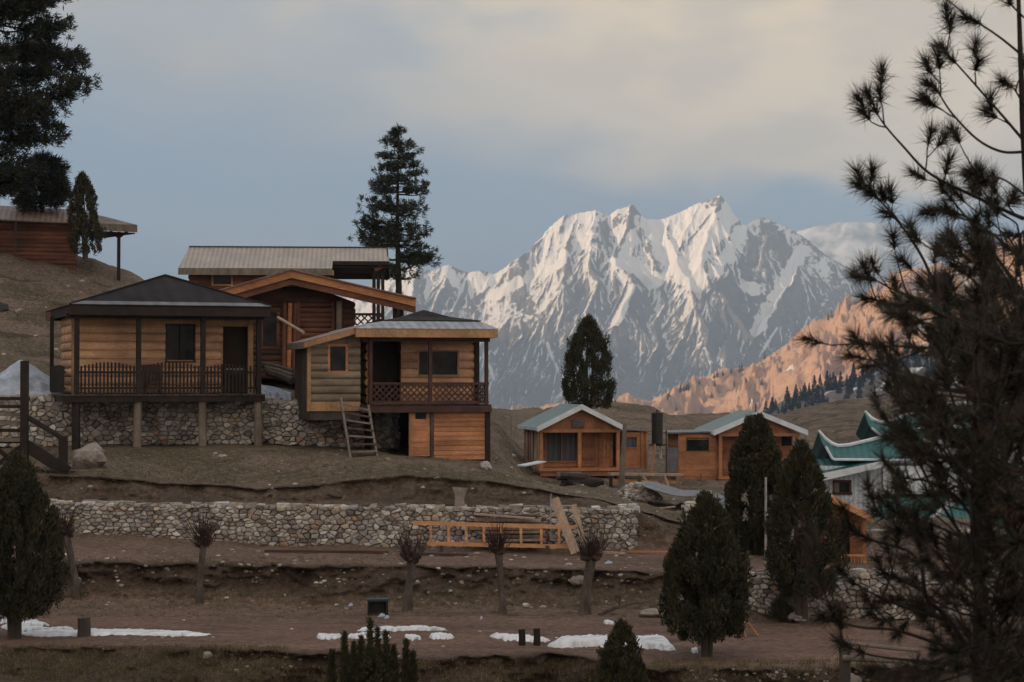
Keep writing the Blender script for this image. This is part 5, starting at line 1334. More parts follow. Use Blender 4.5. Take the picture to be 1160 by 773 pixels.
# ------------------------------------------------------------------ vegetation
def flakes(P, Dr, L, Wd, rs, three=False):
    """diamond shaped leaf faces at P along Dr"""
    n = len(P); Dr = Dr / np.linalg.norm(Dr, axis=1, keepdims=True)
    r = rs.randn(n, 3); side = np.cross(Dr, r); side /= np.linalg.norm(side, axis=1, keepdims=True) + 1e-9
    L = np.asarray(L).reshape(-1, 1) * np.ones((n, 1)); Wd = np.asarray(Wd).reshape(-1, 1) * np.ones((n, 1))
    if three:
        V = np.stack([P - side * Wd / 2, P + side * Wd / 2, P + Dr * L], 1).reshape(-1, 3); Fc = np.arange(3 * n).reshape(n, 3)
    else:
        V = np.stack([P, P + Dr * L * .5 + side * Wd / 2, P + Dr * L, P + Dr * L * .5 - side * Wd / 2], 1).reshape(-1, 3); Fc = np.arange(4 * n).reshape(n, 4)
    return V, Fc
def juniper(label, px0, px1, py_top, py_base, crown_bottom, D=None, mat='juniper', n=26000, seed=1, lean=0.0, shape=1.0, stems=3, loc=None, group='junipers of the village', leaf=1.0, ragged=1.0):
    rs = np.random.RandomState(seed)
    pxm = (px0 + px1) / 2
    base = loc if loc is not None else (hit(pxm, py_base) if D is None else W(pxm, py_base, D))
    D_ = base.y; s = D_ / F; H = (py_base - py_top) * s; Rr = (px1 - px0) / 2 * s; z0 = (py_base - crown_bottom) * s
    root = empty('juniper_tree', base, 0, label, 'juniper', group)
    Hc = H - z0
    # clump centres on and in a tear-drop
    k = int(150 * ragged + 60)
    u = rs.rand(k) ** .85; th = rs.rand(k) * 2 * np.pi
    prof = np.interp(u, [0, .06, .16, .32, .5, .68, .84, .94, 1], [.55, .82, .98, 1.0, .90, .70, .44, .22, .05]) if shape == 1.0 else np.interp(u, [0, .05, .2, .45, .7, .88, 1], [.55, .80, .95, 1.0, .82, .50, .12])
    rad = prof * Rr * np.where(rs.rand(k) < .72, .80 + .16 * rs.rand(k), .25 + .5 * rs.rand(k))
    C = np.stack([np.cos(th) * rad + lean * u * Hc, np.sin(th) * rad, z0 + u * Hc * .97], 1)
    rad = rad * (1 + .17 * rs.randn(k) * (rs.rand(k) < .5)); C[:, 0] = np.cos(th) * rad + lean * u * Hc; C[:, 1] = np.sin(th) * rad
    cs = Rr * (.09 + .15 * rs.rand(k)) * (1 - .3 * u)
    per = rs.poisson(n / k, k)
    idx = np.repeat(np.arange(k), per); m = len(idx)
    off = rs.randn(m, 3); off /= np.linalg.norm(off, axis=1, keepdims=True); off *= (rs.rand(m, 1) ** .45) * cs[idx][:, None]; off[:, 2] *= 2.1
    P = C[idx] + off
    P[:, 2] = np.maximum(P[:, 2], z0 * .7 + rs.rand(m) * .15 * Hc * .3)
    out = P - np.array([0, 0, 0]); out[:, 2] = 0
    out /= np.linalg.norm(out, axis=1, keepdims=True) + .1 * Rr
    Dr = out * .55 + np.array([0, 0, 1.0]) + rs.randn(m, 3) * .42
    sc_ = leaf * np.clip(s / .0205, .9, 2.4)
    V, Fc = flakes(P, Dr, (.06 + .085 * rs.rand(m)) * sc_, (.022 + .024 * rs.rand(m)) * sc_, rs)
    np_mesh('crown', V, Fc, M[mat], root)
    tr = MB()
    tt = max(.035, H * .022)
    for i in range(stems):
        a = i * 2.1 + seed; dx, dy = math.cos(a) * .5, math.sin(a) * .3
        tr.tube([(dx * tt, dy * tt, -.12), (dx * tt * 2, dy * tt * 2, z0 * .6), (dx * Rr * .35 + lean * Hc * .3, dy * Rr * .35, z0 + Hc * .35), (lean * Hc * .8 + dx * Rr * .1, 0, z0 + Hc * .8)], [tt * 1.25, tt, tt * .6, tt * .15], 8, .08)
    tr.build('trunk', M['bark'], root)
    return root
juniper('tall dark juniper with a broad teardrop crown standing beside the snow patch on the terrace', 752, 848, 566, 744, 722, n=60000, seed=21, stems=4)
juniper('upright juniper with a bare pale stem in front of the narrow outhouse', 869, 948, 506, 706, 672, n=56000, seed=22, stems=2)
juniper('tallest dark juniper, in front of the right hand wooden hut', 822, 891, 474, 634, 630, D=49.2, n=60000, seed=23, shape=2)
juniper('big olive juniper cut by the left edge, above the cut tree stump', -36, 70, 524, 726, 692, D=40.6, mat='juniper', n=70000, seed=24, stems=3, ragged=1.3)
juniper('small young juniper bush in the middle of the bottom edge', 678, 731, 708, 800, 798, D=31.5, mat='juniper_olive', n=12000, seed=25, stems=1, leaf=.8)
for i, (a_, b_, t_) in enumerate([(374, 404, 728), (398, 440, 706), (430, 468, 728)]): pass
juniper('wide multi tipped juniper shrub on the bottom edge, left of the centre', 393, 450, 742, 812, 810, D=30.5, mat='juniper_olive', n=9000, seed=26, stems=1, leaf=.8, ragged=.6)
_sh = bpy.context.scene.objects['juniper_tree.005']
def spires(root, D_, items, mat, seed):
    rs = np.random.RandomState(seed); Vs = []; Fs = []; c0 = 0; s = D_ / F
    for px, pyt, pyb, w in items:
        b = W(px, pyb, D_) - root.location; H = (pyb - pyt) * s; n = int(1000)
        u = rs.rand(n); rad = w * s / 2 * np.interp(u, [0, .5, 1], [1.3, .62, .05]) * rs.rand(n) ** .5; th = rs.rand(n) * 6.283
        P = np.stack([b.x + np.cos(th) * rad, b.y + np.sin(th) * rad, b.z + u * H], 1)
        V, Fc = flakes(P, np.stack([np.cos(th) * .5, np.sin(th) * .5, np.ones(n)], 1) + rs.randn(n, 3) * .35, .06 + .06 * rs.rand(n), .012 + .010 * rs.rand(n), rs)
        Vs.append(V); Fs.append(Fc + c0); c0 += len(V)
    np_mesh('shoots', np.concatenate(Vs), np.concatenate(Fs), M[mat], root)
spires(_sh, 30.5, [(419, 704, 790, 11), (390, 720, 790, 10), (401, 731, 790, 10), (437, 718, 790, 11), (446, 734, 790, 9), (460, 728, 790, 8), (428, 714, 790, 9), (409, 724, 790, 9), (376, 740, 790, 9), (468, 742, 790, 8)], 'juniper_olive', 5)
juniper('round dark juniper standing alone on the mound against the massif, above the hut roof', 636, 697, 362, 470, 462, D=92.0, n=34000, seed=27, shape=1.0, stems=3, leaf=.62)
juniper('small dark juniper leaning at the rusty roof of the hilltop cabin', 78, 117, 196, 291, 289, D=84.0, n=15000, seed=28, stems=2, leaf=.6, lean=-.05)
juniper('low dark bush at the foot of the rough stone wall', 873, 896, 680, 702, 701, D=43.6, n=2600, seed=29, stems=1, leaf=.7)

def pine(label, px, py_top, py_base, D_, halfw_px, crown_bottom_py, mat, n_whorl, seed, tuft_n=22, nl=.28, nw=.03, group='pines of the village', prof=None, trunk_r=.16, dens=1.0, lean=0):
    rs = np.random.RandomState(seed); base = W(px, py_base, D_); s = D_ / F
    H = (py_base - py_top) * s; zb = (py_base - crown_bottom_py) * s; RW = halfw_px * s
    root = empty('pine_tree', base, 0, label, 'pine', group)
    tr = MB(); tp = [(lean * u * H + .04 * math.sin(u * 7), 0, u * H) for u in np.linspace(0, 1, 12)]
    tr.tube([(p[0], p[1], p[2] - (.3 if i == 0 else 0)) for i, p in enumerate(tp)], [trunk_r * (1 - .93 * u) for u in np.linspace(0, 1, 12)], 9, .05); tr.build('trunk', M['bark_dark'], root)
    limbs = MB(); TP = []; TD = []
    prof = prof or ([0, .1, .3, .5, .75, .9, 1], [.75, .95, 1, .85, .55, .33, .05])
    for w in range(n_whorl):
        u = min(1, (w + rs.rand() * 1.6) / n_whorl); z = zb + (H - zb) * u
        for b in range(rs.randint(3, 6)):
            th = rs.rand() * 6.283; L = RW * np.interp(u, *prof) * (.68 + .38 * rs.rand())
            d = np.array([math.cos(th), math.sin(th)])
            p0 = np.array([lean * z, 0, z]); n_ = 5; pts = []
            up = rs.uniform(.05, .45)
            for i in range(n_ + 1):
                v = i / n_; pts.append(p0 + np.array([d[0] * L * v, d[1] * L * v, L * (-.12 * v + up * v * v) + .05 * rs.randn() * v * L]))
            limbs.tube([tuple(q) for q in pts], [max(.012, trunk_r * .28 * (1 - u * .6) * (1 - .85 * i / n_)) for i in range(n_ + 1)], 4, 0, cap=False)
            nt = max(3, int(L / (.34 if dens >= 1 else .5) * 3.2 * dens))
            for q in range(nt):
                v = .30 + .70 * rs.rand() ** .8; i = min(int(v * n_), n_ - 1); fr = v * n_ - i
                c = pts[i] * (1 - fr) + pts[i + 1] * fr
                sd = rs.randn(3) * np.array([1, 1, .45]) * L * .13 * (1.25 - v * .5)
                TP.append(c + sd + np.array([0, 0, .06])); TD.append(np.array([d[0], d[1], .5]) + sd / max(L, .1) * 3 + rs.randn(3) * .25)
    for q in range(8): TP.append(np.array([lean * H, 0, H * (1 - .035 * q)]) + rs.randn(3) * .1); TD.append(np.array([0, 0, 1.]) + rs.randn(3) * .4)
    limbs.tube([tuple(np.array([lean * z_, 0, z_])) for z_ in np.linspace(zb, H * .98, 6)], .03, 5); limbs.build('boughs', M['bark_dark'], root)
    TP = np.array(TP); TD = np.array(TD); TD /= np.linalg.norm(TD, axis=1, keepdims=True)
    idx = np.repeat(np.arange(len(TP)), tuft_n); m = len(idx)
    Dr = TD[idx] * .75 + rs.randn(m, 3) * .6
    V, Fc = flakes(TP[idx] + rs.randn(m, 3) * nl * .22, Dr, nl * (.6 + .5 * rs.rand(m)), nw * (.7 + .6 * rs.rand(m)), rs)
    np_mesh('crown', V, Fc, M[mat], root)
    return root
pine('tall pine standing alone against the sky, right of the long grey roof', 451, 149, 425, 100, 49, 318, 'pine_far', 32, 31, tuft_n=26, nl=.27, nw=.045, trunk_r=.25,
     prof=([0, .06, .15, .3, .5, .75, .9, 1], [.55, .8, 1.0, .98, .80, .62, .42, .16]), dens=.85)
pine('huge dark pine rising out of the top left corner', -8, -150, 268, 84, 102, 236, 'pine_left', 34, 32, tuft_n=30, nl=.34, nw=.05, trunk_r=.3, prof=([0, .08, .25, .5, .7, 1], [.4, .55, 1.0, .95, .7, .1]), dens=1.25)
pine('smaller shaggy pine between the corner pine and the small juniper', 47, 180, 250, 90, 34, 236, 'pine_left', 12, 33, tuft_n=26, nl=.42, nw=.045, trunk_r=.12, prof=([0, .3, .7, 1], [.9, 1, .7, .2]), dens=1.4)

# the near pine on the right, branch by branch
def near_pine(label, D_, trunk, branches, seed, fill, nl=.13, nw=.0046, tuft_n=84, name='pine_tree', dense=1.0):
    rs = np.random.RandomState(seed); s = D_ / F
    base = W(trunk[0][0], trunk[0][1], D_); gb_ = gz(base.x, base.y, -3) if False else base.z - .8
    org = Vector((base.x, base.y, base.z)); root = empty(name, org, 0, label, 'pine', 'pines close to the camera')
    def L3(px, py, dd=0.0): return np.array(W(px, py, D_ + dd) - org)
    def smooth_line(pts, per=5):
        P = np.array(pts); out = []
        for i in range(len(P) - 1):
            p0 = P[max(i - 1, 0)]; p1 = P[i]; p2 = P[i + 1]; p3 = P[min(i + 2, len(P) - 1)]
            for k in range(per):
                t = k / per; out.append(.5 * ((2 * p1) + (-p0 + p2) * t + (2 * p0 - 5 * p1 + 4 * p2 - p3) * t * t + (-p0 + 3 * p1 - 3 * p2 + p3) * t ** 3))
        out.append(P[-1]); return np.array(out)
    tl = smooth_line([L3(*p[:2]) for p in trunk]); tb = MB(); r0 = trunk[0][2] * s; r1 = trunk[-1][2] * s
    tb.tube([tuple(tl[0] - np.array([0, 0, 1.6]))] + [tuple(q) for q in tl], [r0 * 1.3] + [r0 + (r1 - r0) * i / len(tl) for i in range(len(tl))], 9, .04); tb.build('trunk', M['bark_dark'], root)
    tw = MB(); TP = []; TD = []; TS = []
    def tuft(p, d, size=1.0): TP.append(p); TD.append(d / (np.linalg.norm(d) + 1e-9)); TS.append(size)
    def grow(line, r_a, r_b, lvl, sub):
        n = len(line)
        tw.tube([tuple(q) for q in line], [r_a + (r_b - r_a) * i / (n - 1) for i in range(n)], 6 if lvl == 0 else 4, 0, cap=False)
        seglen = np.linalg.norm(np.diff(line, axis=0), axis=1).sum()
        dend = line[-1] - line[-2]
        # bottle-brush foliage on the last part of every shoot
        tip = .17 if lvl else .22
        for q in range(2 if lvl else 3):
            v = 1 - q * .3 * tip / max(seglen, .05)
            i = max(0, min(n - 2, int(v * (n - 1)))); tuft(line[i] + (line[i + 1] - line[i]) * (v * (n - 1) - i if v < 1 else 1), line[i + 1] - line[i] + 0 * dend, 1.0 - .08 * q)
        if sub <= 0: return
        cnt = max(1, int(seglen / (.20 if lvl == 0 else .17) * dense))
        for q in range(cnt):
            v = (q + rs.rand()) / cnt
            if v < (.12 if lvl == 0 else .2): continue
            i = min(int(v * (n - 1)), n - 2); p = line[i] + (line[i + 1] - line[i]) * (v * (n - 1) - i); d = line[i + 1] - line[i]; d /= np.linalg.norm(d)
            r = rs.randn(3); r -= d * r.dot(d); r /= np.linalg.norm(r); r[2] = r[2] * .8 + .25
            dr = d * (.55 + .4 * rs.rand()) + r * .85; dr /= np.linalg.norm(dr)
            Ls = (.34 if lvl == 0 else .17) * (.45 + .8 * rs.rand()) * (1.1 - .45 * v)
            pts = [p]; cur = dr.copy()
            for k in range(4):
                cur = cur + rs.randn(3) * .13 + np.array([0, 0, .11]); cur /= np.linalg.norm(cur); pts.append(pts[-1] + cur * Ls / 4)
            grow(np.array(pts), r_b * .9 + .0018, .0022, lvl + 1, sub - 1)
    for pts, rad, sub in branches:
        jig = rs.uniform(-.5, .5); rad = rad * .6; line = smooth_line([L3(p[0], p[1], (p[2] if len(p) > 2 else 0) + jig * i / len(pts)) for i, p in enumerate(pts)])
        grow(line, rad * s, .0035, 0, sub)
    for k in range(fill[4]):
        px, py = rs.uniform(fill[0], fill[1]), rs.uniform(fill[2], fill[3])
        p = L3(px, py, rs.uniform(-1.0, 1.2)); d = rs.randn(3); d[0] -= .8; d[2] += .25; d /= np.linalg.norm(d); pts = [p]; cur = d
        for q in range(5): cur = cur + rs.randn(3) * .16 + np.array([0, 0, .05]); cur /= np.linalg.norm(cur); pts.append(pts[-1] + cur * .11)
        # tie the shoot back to the trunk line
        j = int(np.argmin(np.linalg.norm(tl - p, axis=1))); j = max(0, j - 3)
        back = tl[j]; pts = [back + (p - back) * u + np.array([0, 0, -.10 * math.sin(math.pi * u)]) for u in (0, .33, .66)] + pts
        grow(smooth_line(pts, 2), .008, .003, 0 if rs.rand() < .6 else 1, 1)
    tw.build('branches', M['bark_dark'], root)
    TP = np.array(TP); TD = np.array(TD); TS = np.array(TS)
    idx = np.repeat(np.arange(len(TP)), tuft_n); m = len(idx)
    Dr = TD[idx] * .85 + rs.randn(m, 3) * .52; Dr[:, 2] -= .08
    V, Fc = flakes(TP[idx] + TD[idx] * (rs.rand(m, 1) * -.03) , Dr, nl * TS[idx] * (.65 + .45 * rs.rand(m)), np.full(m, nw), rs, three=True)
    np_mesh('needles', V, Fc, M['pine_near'], root)
    return root, len(TP)
B2 = [
 ([(1160, 172), (1135, 172), (1107, 158), (1078, 128), (1062, 104), (1050, 94)], 3.0, 2),
 ([(1160, 160), (1138, 134), (1110, 102), (1085, 74), (1066, 54)], 3.0, 2),
 ([(1157, 62), (1132, 42), (1108, 26), (1094, 20)], 2.6, 2),
 ([(1160, 248), (1148, 243), (1107, 224), (1055, 198), (1024, 167), (998, 136), (983, 106)], 4.2, 2),
 ([(1120, 460), (1100, 420), (1084, 384), (1066, 344), (1047, 296), (1024, 260), (998, 229), (972, 210)], 5.0, 2),
 ([(1066, 344), (1040, 338), (1012, 328), (990, 317), (972, 313)], 2.6, 1),
 ([(1084, 384), (1055, 368), (1030, 364), (1012, 354)], 2.6, 1),
 ([(1066, 350), (1040, 352), (1008, 344), (980, 338)], 2.4, 1),
 ([(1165, 340), (1135, 300), (1108, 262), (1086, 236), (1066, 210)], 4.0, 1),
 ([(1162, 222), (1138, 204), (1118, 200), (1098, 196)], 2.2, 1),
 ([(1160, 120), (1148, 100), (1135, 92)], 2.0, 1),
 ([(1160, 20), (1145, 5), (1135, -10)], 2.0, 1),
 ([(1165, 300), (1120, 262), (1080, 240), (1050, 240)], 3.0, 1),
 ([(1165, 400), (1130, 350), (1105, 320), (1080, 300)], 4.0, 1),
]
near_pine('long needled pine bough reaching over the peaks from the right edge', 11.0, [(1190, 620, 9), (1180, 480, 7), (1174, 380, 5.5), (1167, 260, 4), (1160, 150, 2.8), (1156, 60, 2.2), (1152, -60, 1.6)], B2, 41, (1128, 1185, 230, 470, 16))
B1 = [
 ([(1109, 760), (1077, 704), (1050, 677), (1044, 644), (1031, 626), (1009, 618), (981, 610), (963, 598)], 5.5, 1),
 ([(1077, 704), (1030, 690), (998, 677), (970, 662), (951, 645)], 3.5, 1),
 ([(1109, 745), (1053, 726), (1014, 714), (976, 711), (943, 703), (929, 698)], 4.0, 2),
 ([(1109, 756), (1070, 752), (1030, 748), (985, 742), (950, 728)], 4.5, 2),
 ([(1109, 748), (1140, 752), (1180, 752)], 6, 2),
 ([(1112, 640), (1085, 600), (1060, 560), (1040, 520), (1024, 470), (1012, 425)], 4.0, 1),
 ([(1112, 600), (1080, 560), (1050, 545), (1020, 540), (1000, 520)], 3.5, 1),
 ([(1111, 560), (1085, 530), (1060, 500), (1045, 480)], 3.5, 1),
 ([(1111, 620), (1070, 600), (1035, 585), (1005, 560)], 3.5, 1),
 ([(1111, 520), (1090, 480), (1075, 440), (1070, 410)], 3.5, 1),
 ([(1112, 500), (1135, 470), (1160, 455)], 3.5, 2), ([(1112, 560), (1140, 540), (1170, 530)], 3.5, 1), ([(1112, 640), (1140, 620), (1170, 600)], 3.5, 2), ([(1112, 690), (1140, 680), (1170, 670)], 3.5, 2),
 ([(1110, 680), (1080, 650), (1065, 630), (1055, 600)], 3.5, 1), ([(1112, 450), (1125, 420), (1140, 390), (1160, 370)], 3, 2), ([(1112, 455), (1095, 415), (1090, 390)], 3, 2), ([(1112, 480), (1140, 440), (1150, 400)], 3, 2),
]
near_pine('dense dark pine closest to the camera in the lower right corner', 8.0, [(1110, 830, 9), (1109, 740, 8), (1110, 640, 6.5), (1112, 550, 5), (1114, 450, 3.5), (1120, 360, 2)], B1, 42, (1100, 1195, 385, 790, 84), dense=.8, nw=.0042, nl=.10, tuft_n=64)
# small shoot standing in front of the hillside
# ---- pollarded willows
def willow(label, px, py_base, py_head, py_twig, kink, seed, rad=.1):
    rs = random.Random(seed); base = hit(px, py_base); s = base.y / F; Hh = (py_base - py_head) * s; Ht = (py_head - py_twig) * s
    root = empty('pollard_willow', base, 0, label, 'tree', 'pollarded willows along the terrace')
    kx = kink * s; t = MB()
    pts = [(0, 0, -.15), (kx * .05 + .02, 0, Hh * .15), (kx * .3, .02, Hh * .4), (kx * .65 + .02, -.02, Hh * .7), (kx, 0, Hh * .96)]
    t.tube(pts, [rad * 1.5, rad * 1.1, rad * .95, rad * .95, rad * 1.2], 10, .2); t.build('trunk', M['bark_grey'], root)
    h = MB()
    for k in range(16):
        a = rs.uniform(0, 6.28); el = rs.uniform(-.2, 1.0); rr_ = rad * rs.uniform(1.2, 3.0)
        p0 = (kx, 0, Hh * .93); p2 = (kx + math.cos(a) * rr_ * 1.0, math.sin(a) * rr_, Hh * .96 + el * rad * 3.4)
        h.tube([p0, ((p0[0] + p2[0]) / 2 + rs.uniform(-.02, .02), (p0[1] + p2[1]) / 2, (p0[2] + p2[2]) / 2), p2], [rad * .75, rad * .7, rad * .42], 7, .22)
        for _ in range(2): pass
    h.build('knob_head', M['twig'], root)
    tw = MB()
    for k in range(115):
        a = rs.uniform(0, 6.28); rr_ = rad * rs.uniform(.3, 2.8); st_ = Vector((kx + math.cos(a) * rr_, math.sin(a) * rr_, Hh * .95 + rs.uniform(-.05, .30)))
        L = Ht * rs.uniform(.25, 1.0) * (1.15 if rr_ < rad else .75); d = Vector((math.cos(a) * rs.uniform(.05, 1.15), math.sin(a) * .7, 1)).normalized()
        m_ = st_ + d * L * .5; e_ = m_ + (d + Vector((0, 0, .35))).normalized() * L * .55
        tw.tube([st_, m_, e_], [.009, .006, .003], 3, 0, cap=False)
    tw.build('twigs', M['twig'], root)
willow('pollard willow with red twigs, alone before the left half of the long wall', 225, 684, 615, 568, 5, 51, .075)
willow('leaning pollard willow with a dark knobbed head behind the left edge juniper', 87, 675, 602, 575, -14, 52, .085)
willow('pollard willow directly right of the black crate', 461, 692, 632, 598, 5, 53, .095)
willow('pollard willow in front of the middle of the orange wooden frame', 569, 696, 622, 588, -5, 54, .08)
willow('thick dark pollard willow at the foot of the leaning planks', 661, 696, 628, 592, 9, 55, .115)

# ---- conifers far off on the slopes: each one a tree
def mini_conifer(h, r, seed, nm='conifer_tree'):
    rs = np.random.RandomState(seed); n = 260
    u = rs.rand(n) ** 1.2; th = rs.rand(n) * 6.283; layer = (np.floor(u * 9) + .2) / 9
    rad = r * (1 - layer) * (.35 + .65 * rs.rand(n))
    P = np.stack([np.cos(th) * rad * .3, np.sin(th) * rad * .3, h * (.08 + .9 * u)], 1)
    V, Fc = flakes(P, np.stack([np.cos(th), np.sin(th), -.35 + 0 * th], 1) + rs.randn(n, 3) * .2, rad + .15 * r, .22 * r + 0 * rad, rs)
    tr = MB().tube([(0, 0, -1), (0, 0, h * .98)], [r * .09, .02], 5)
    V = np.concatenate([V, np.array(tr.v)]); o = len(Fc) * 4
    me = np_mesh(nm, V, [Fc, np.array([[q + o for q in f_] for f_ in tr.f if len(f_) == 4])], M['conifer_far'])
    return me
protos = [mini_conifer(1.0, .24, 60 + i) for i in range(4)]
def put_conifer(p, h, first, label, group):
    src = protos[R.randrange(4)]
    o = src.copy(); COL.objects.link(o); o.location = p; o.scale = (h * R.uniform(.8, 1.2), h * R.uniform(.8, 1.2), h); o.rotation_euler = (0, 0, R.uniform(0, 6))
    return tag(o, label, 'conifer', group)
def cast(bv, px, py, y0=900):
    d = W(px, py, 1.0).normalized(); o = d * y0; h = bv.ray_cast(o, d); return h[0]
cnt = 0
for k in range(135):
    px = R.uniform(864, 1130); ln = np.interp(px, [w[0] for w in WOOD], [w[1] for w in WOOD])
    dpy = abs(R.gauss(0, 9)) + 1.2
    if R.random() < .12: dpy = R.uniform(8, 34)
    p = cast(bvh_wood, px, ln + dpy)
    if p is None or p.y < 950: continue
    put_conifer(p, R.uniform(8, 15) * (1 - .2 * (px < 900)), False, 'far dark conifer on the shaded grey slope below the sunlit hillside', 'dark conifers along the shaded slope'); cnt += 1
for k in range(46):
    px = R.choice([R.uniform(680, 700), R.uniform(745, 1000), R.uniform(745, 860)]); ln = np.interp(px, [w[0] for w in HILL], [w[1] for w in HILL])
    p = cast(bvh_hill, px, ln + R.choice([.6, .8, R.uniform(1, 30)]), 2000)
    if p is None: continue
    put_conifer(p, R.uniform(8, 15), False, 'tiny lone conifer on the orange sunlit hillside', 'tiny conifers scattered on the sunlit hillside')
for p_ in protos: bpy.data.objects.remove(p_)

# ------------------------------------------------------------------ things lying and standing about
def blob(name, label, cat, px0, px1, py0, py1, mat, seed, D=None, group=None, flat_=1.0, sub=3, rough=.22, sink=.15):
    import bmesh
    pxm = (px0 + px1) / 2; base = hit(pxm, py1 - .5) if D is None else W(pxm, py1, D); s = base.y / F
    bm = bmesh.new(); bmesh.ops.create_icosphere(bm, subdivisions=sub, radius=1)
    co = np.array([v.co for v in bm.verts]); off = np.zeros(len(co)); rs = np.random.RandomState(seed)
    for _ in range(9):      # random facets
        n_ = rs.randn(3); n_ /= np.linalg.norm(n_); dd = co @ n_; cut = rs.uniform(.55, .85); co -= np.outer(np.clip(dd - cut, 0, 9) * .9, n_)
    co += (fbm(co[:, 0] * 1.7 + seed, co[:, 1] * 1.7 + co[:, 2], 4, seed) * rough)[:, None] * co
    w_, h_ = (px1 - px0) / 2 * s, (py1 - py0) * s
    mx = np.abs(co[:, 0]).max(); lo, hi = co[:, 2].min(), co[:, 2].max()
    co[:, 0] *= w_ / mx; co[:, 1] *= w_ / mx * flat_; co[:, 2] = (co[:, 2] - lo) / (hi - lo) * h_ * (1 + sink) - h_ * sink
    for v, c in zip(bm.verts, co): v.co = c
    me = bpy.data.meshes.new(name); bm.to_mesh(me); bm.free(); me.materials.append(M[mat])
    o = bpy.data.objects.new(name, me); COL.objects.link(o); o.location = base + Vector((0, w_ * flat_ * .5, 0)); return tag(o, label, cat, group)
blob('boulder', 'big pale boulder on the lawn at the foot of the dark staircase', 'boulder', 74, 119, 503, 532, 'boulder', 3, flat_=.8)
blob('boulder', 'grey boulder at the lower corner of the orange plank basement', 'boulder', 544, 558, 523, 533, 'stone', 4)
blob('boulder', 'flat pale rock in the bank behind the thick dark willow', 'boulder', 645, 674, 653, 664, 'boulder', 5, flat_=.6)
blob('boulder', 'pale flat rock lying at the foot of the bank, right of the dead branch', 'boulder', 722, 756, 691, 700, 'boulder', 6, flat_=.7)
blob('boulder', 'pale rock in the lower grass left of the wide shrub', 'boulder', 229, 240, 739, 747, 'boulder', 7)
blob('boulder', 'white block of stone at the foot of the rough wall beside the bare stem', 'boulder', 893, 922, 693, 704, 'boulder', 8, D=43.3)
blob('boulder', 'pale rock on the bottom edge below the rail fence', 'boulder', 957, 979, 764, 776, 'boulder', 9, D=33)
blob('boulder', 'dark lump for a roof corner on the hillside at the far left edge', 'boulder', -14, 11, 342, 358, 'black_plastic', 10, D=79)  # lump stands in for the corner of a dark roof
blob('boulder', 'pale stone on the hillside beside the dark lump', 'boulder', 14, 28, 349, 357, 'boulder', 11, D=78)
blob('gravel_heap', 'heap of pale gravel behind the teardrop juniper', 'gravel heap', 834, 872, 630, 640, 'boulder', 12, D=48.5, rough=.06, flat_=.7)
def stone_heap(label, px0, px1, py0, py1, D_, n, seed, mat='stone', r0=.07):
    rs = random.Random(seed); b = W((px0 + px1) / 2, py1, D_); s = D_ / F; w = (px1 - px0) / 2 * s; h = (py1 - py0) * s; mb = MB()
    core = []; 
    for _ in range(n):
        a = rs.uniform(0, 6.283); q = rs.random() ** .5; x, y = math.cos(a) * q * w, math.sin(a) * q * w * .55; z = h * (1 - q ** 1.6) * rs.uniform(.85, 1) ; r = r0 * rs.uniform(.6, 1.6)
        vs = []
        for zz, rad in ((-.8, .8), (.2, 1.0), (.7, .5)):
            for k in range(5):
                t = 6.283 * k / 5 + zz; g = rad * r * rs.uniform(.7, 1.3); vs.append((x + math.cos(t) * g, y + math.sin(t) * g, z + zz * r))
        mb.add(vs, [(0, 1, 6, 5), (1, 2, 7, 6), (2, 3, 8, 7), (3, 4, 9, 8), (4, 0, 5, 9), (5, 6, 11, 10), (6, 7, 12, 11), (7, 8, 13, 12), (8, 9, 14, 13), (9, 5, 10, 14), (10, 11, 12, 13, 14)])
    mb.tube([(0, 0, -1), (0, 0, h * .3), (0, 0, h * .85)], [w * .5, w * .42, w * .08], 12)
    return tag(mb.build('gravel_heap', M[mat], loc=b), label, 'gravel heap')
stone_heap('heap of crushed stone below the pole of the orange hut', 692, 750, 547, 566, 72, 620, 13)
blob('earth_mound', 'brown earth mound under the tallest juniper', 'earth mound', 826, 858, 612, 632, 'bark', 14, D=50.5, rough=.1)
# funnel shaped stone
g_ = hit(520, 574); s = g_.y / F
m = MB(); m.add([(x * s, y, z * s) for x, y, z in [(-5, -.1, -2), (7, -.1, -2), (6, -.08, 9), (10, -.12, 21), (-8, -.12, 22), (-4, -.1, 12), (-5, .12, -2), (7, .12, -2), (6, .1, 9), (10, .14, 21), (-8, .14, 22), (-4, .1, 12)]],
    [(0, 1, 2, 5), (5, 2, 3, 4), (7, 6, 11, 8), (8, 11, 10, 9), (0, 6, 7, 1), (1, 7, 8, 2), (2, 8, 9, 3), (3, 9, 10, 4), (4, 10, 11, 5), (5, 11, 6, 0)])
tag(m.build('standing_stone', M['boulder'], loc=g_, jit=.015), 'funnel shaped pale standing stone on top of the long retaining wall', 'stone')
m = MB(); m.box(-.35, .35, -.08, .08, 0, .07); tag(m.build('plank', M['fresh_wood'], loc=W(536, 574.5, 52.6)), 'short light plank lying beside the funnel shaped stone', 'plank')
# stumps and bollards
def stump(label, px, py0, py1, w, mat='weathered_dark', D=None, group=None):
    b = hit(px, py1) if D is None else W(px, py1, D); s = b.y / F
    t = MB().tube([(0, 0, -.1), (0.01, 0, (py1 - py0) * s * .5), (0, 0, (py1 - py0) * s)], [w * s / 2 * 1.06, w * s / 2, w * s / 2 * .97], 12, .05)
    return tag(t.build('tree_stump', M[mat], loc=b), label, 'stump', group)
stump('thick cut log stump beside the snow strip under the left juniper', 95, 700, 721, 15)
stump('left one of two short dark posts by the snow patch', 591, 713, 731, 8, 'dark_brown', group='pair of short dark posts')
stump('right one of two short dark posts by the snow patch', 608, 712, 731, 8, 'dark_brown', group='pair of short dark posts')
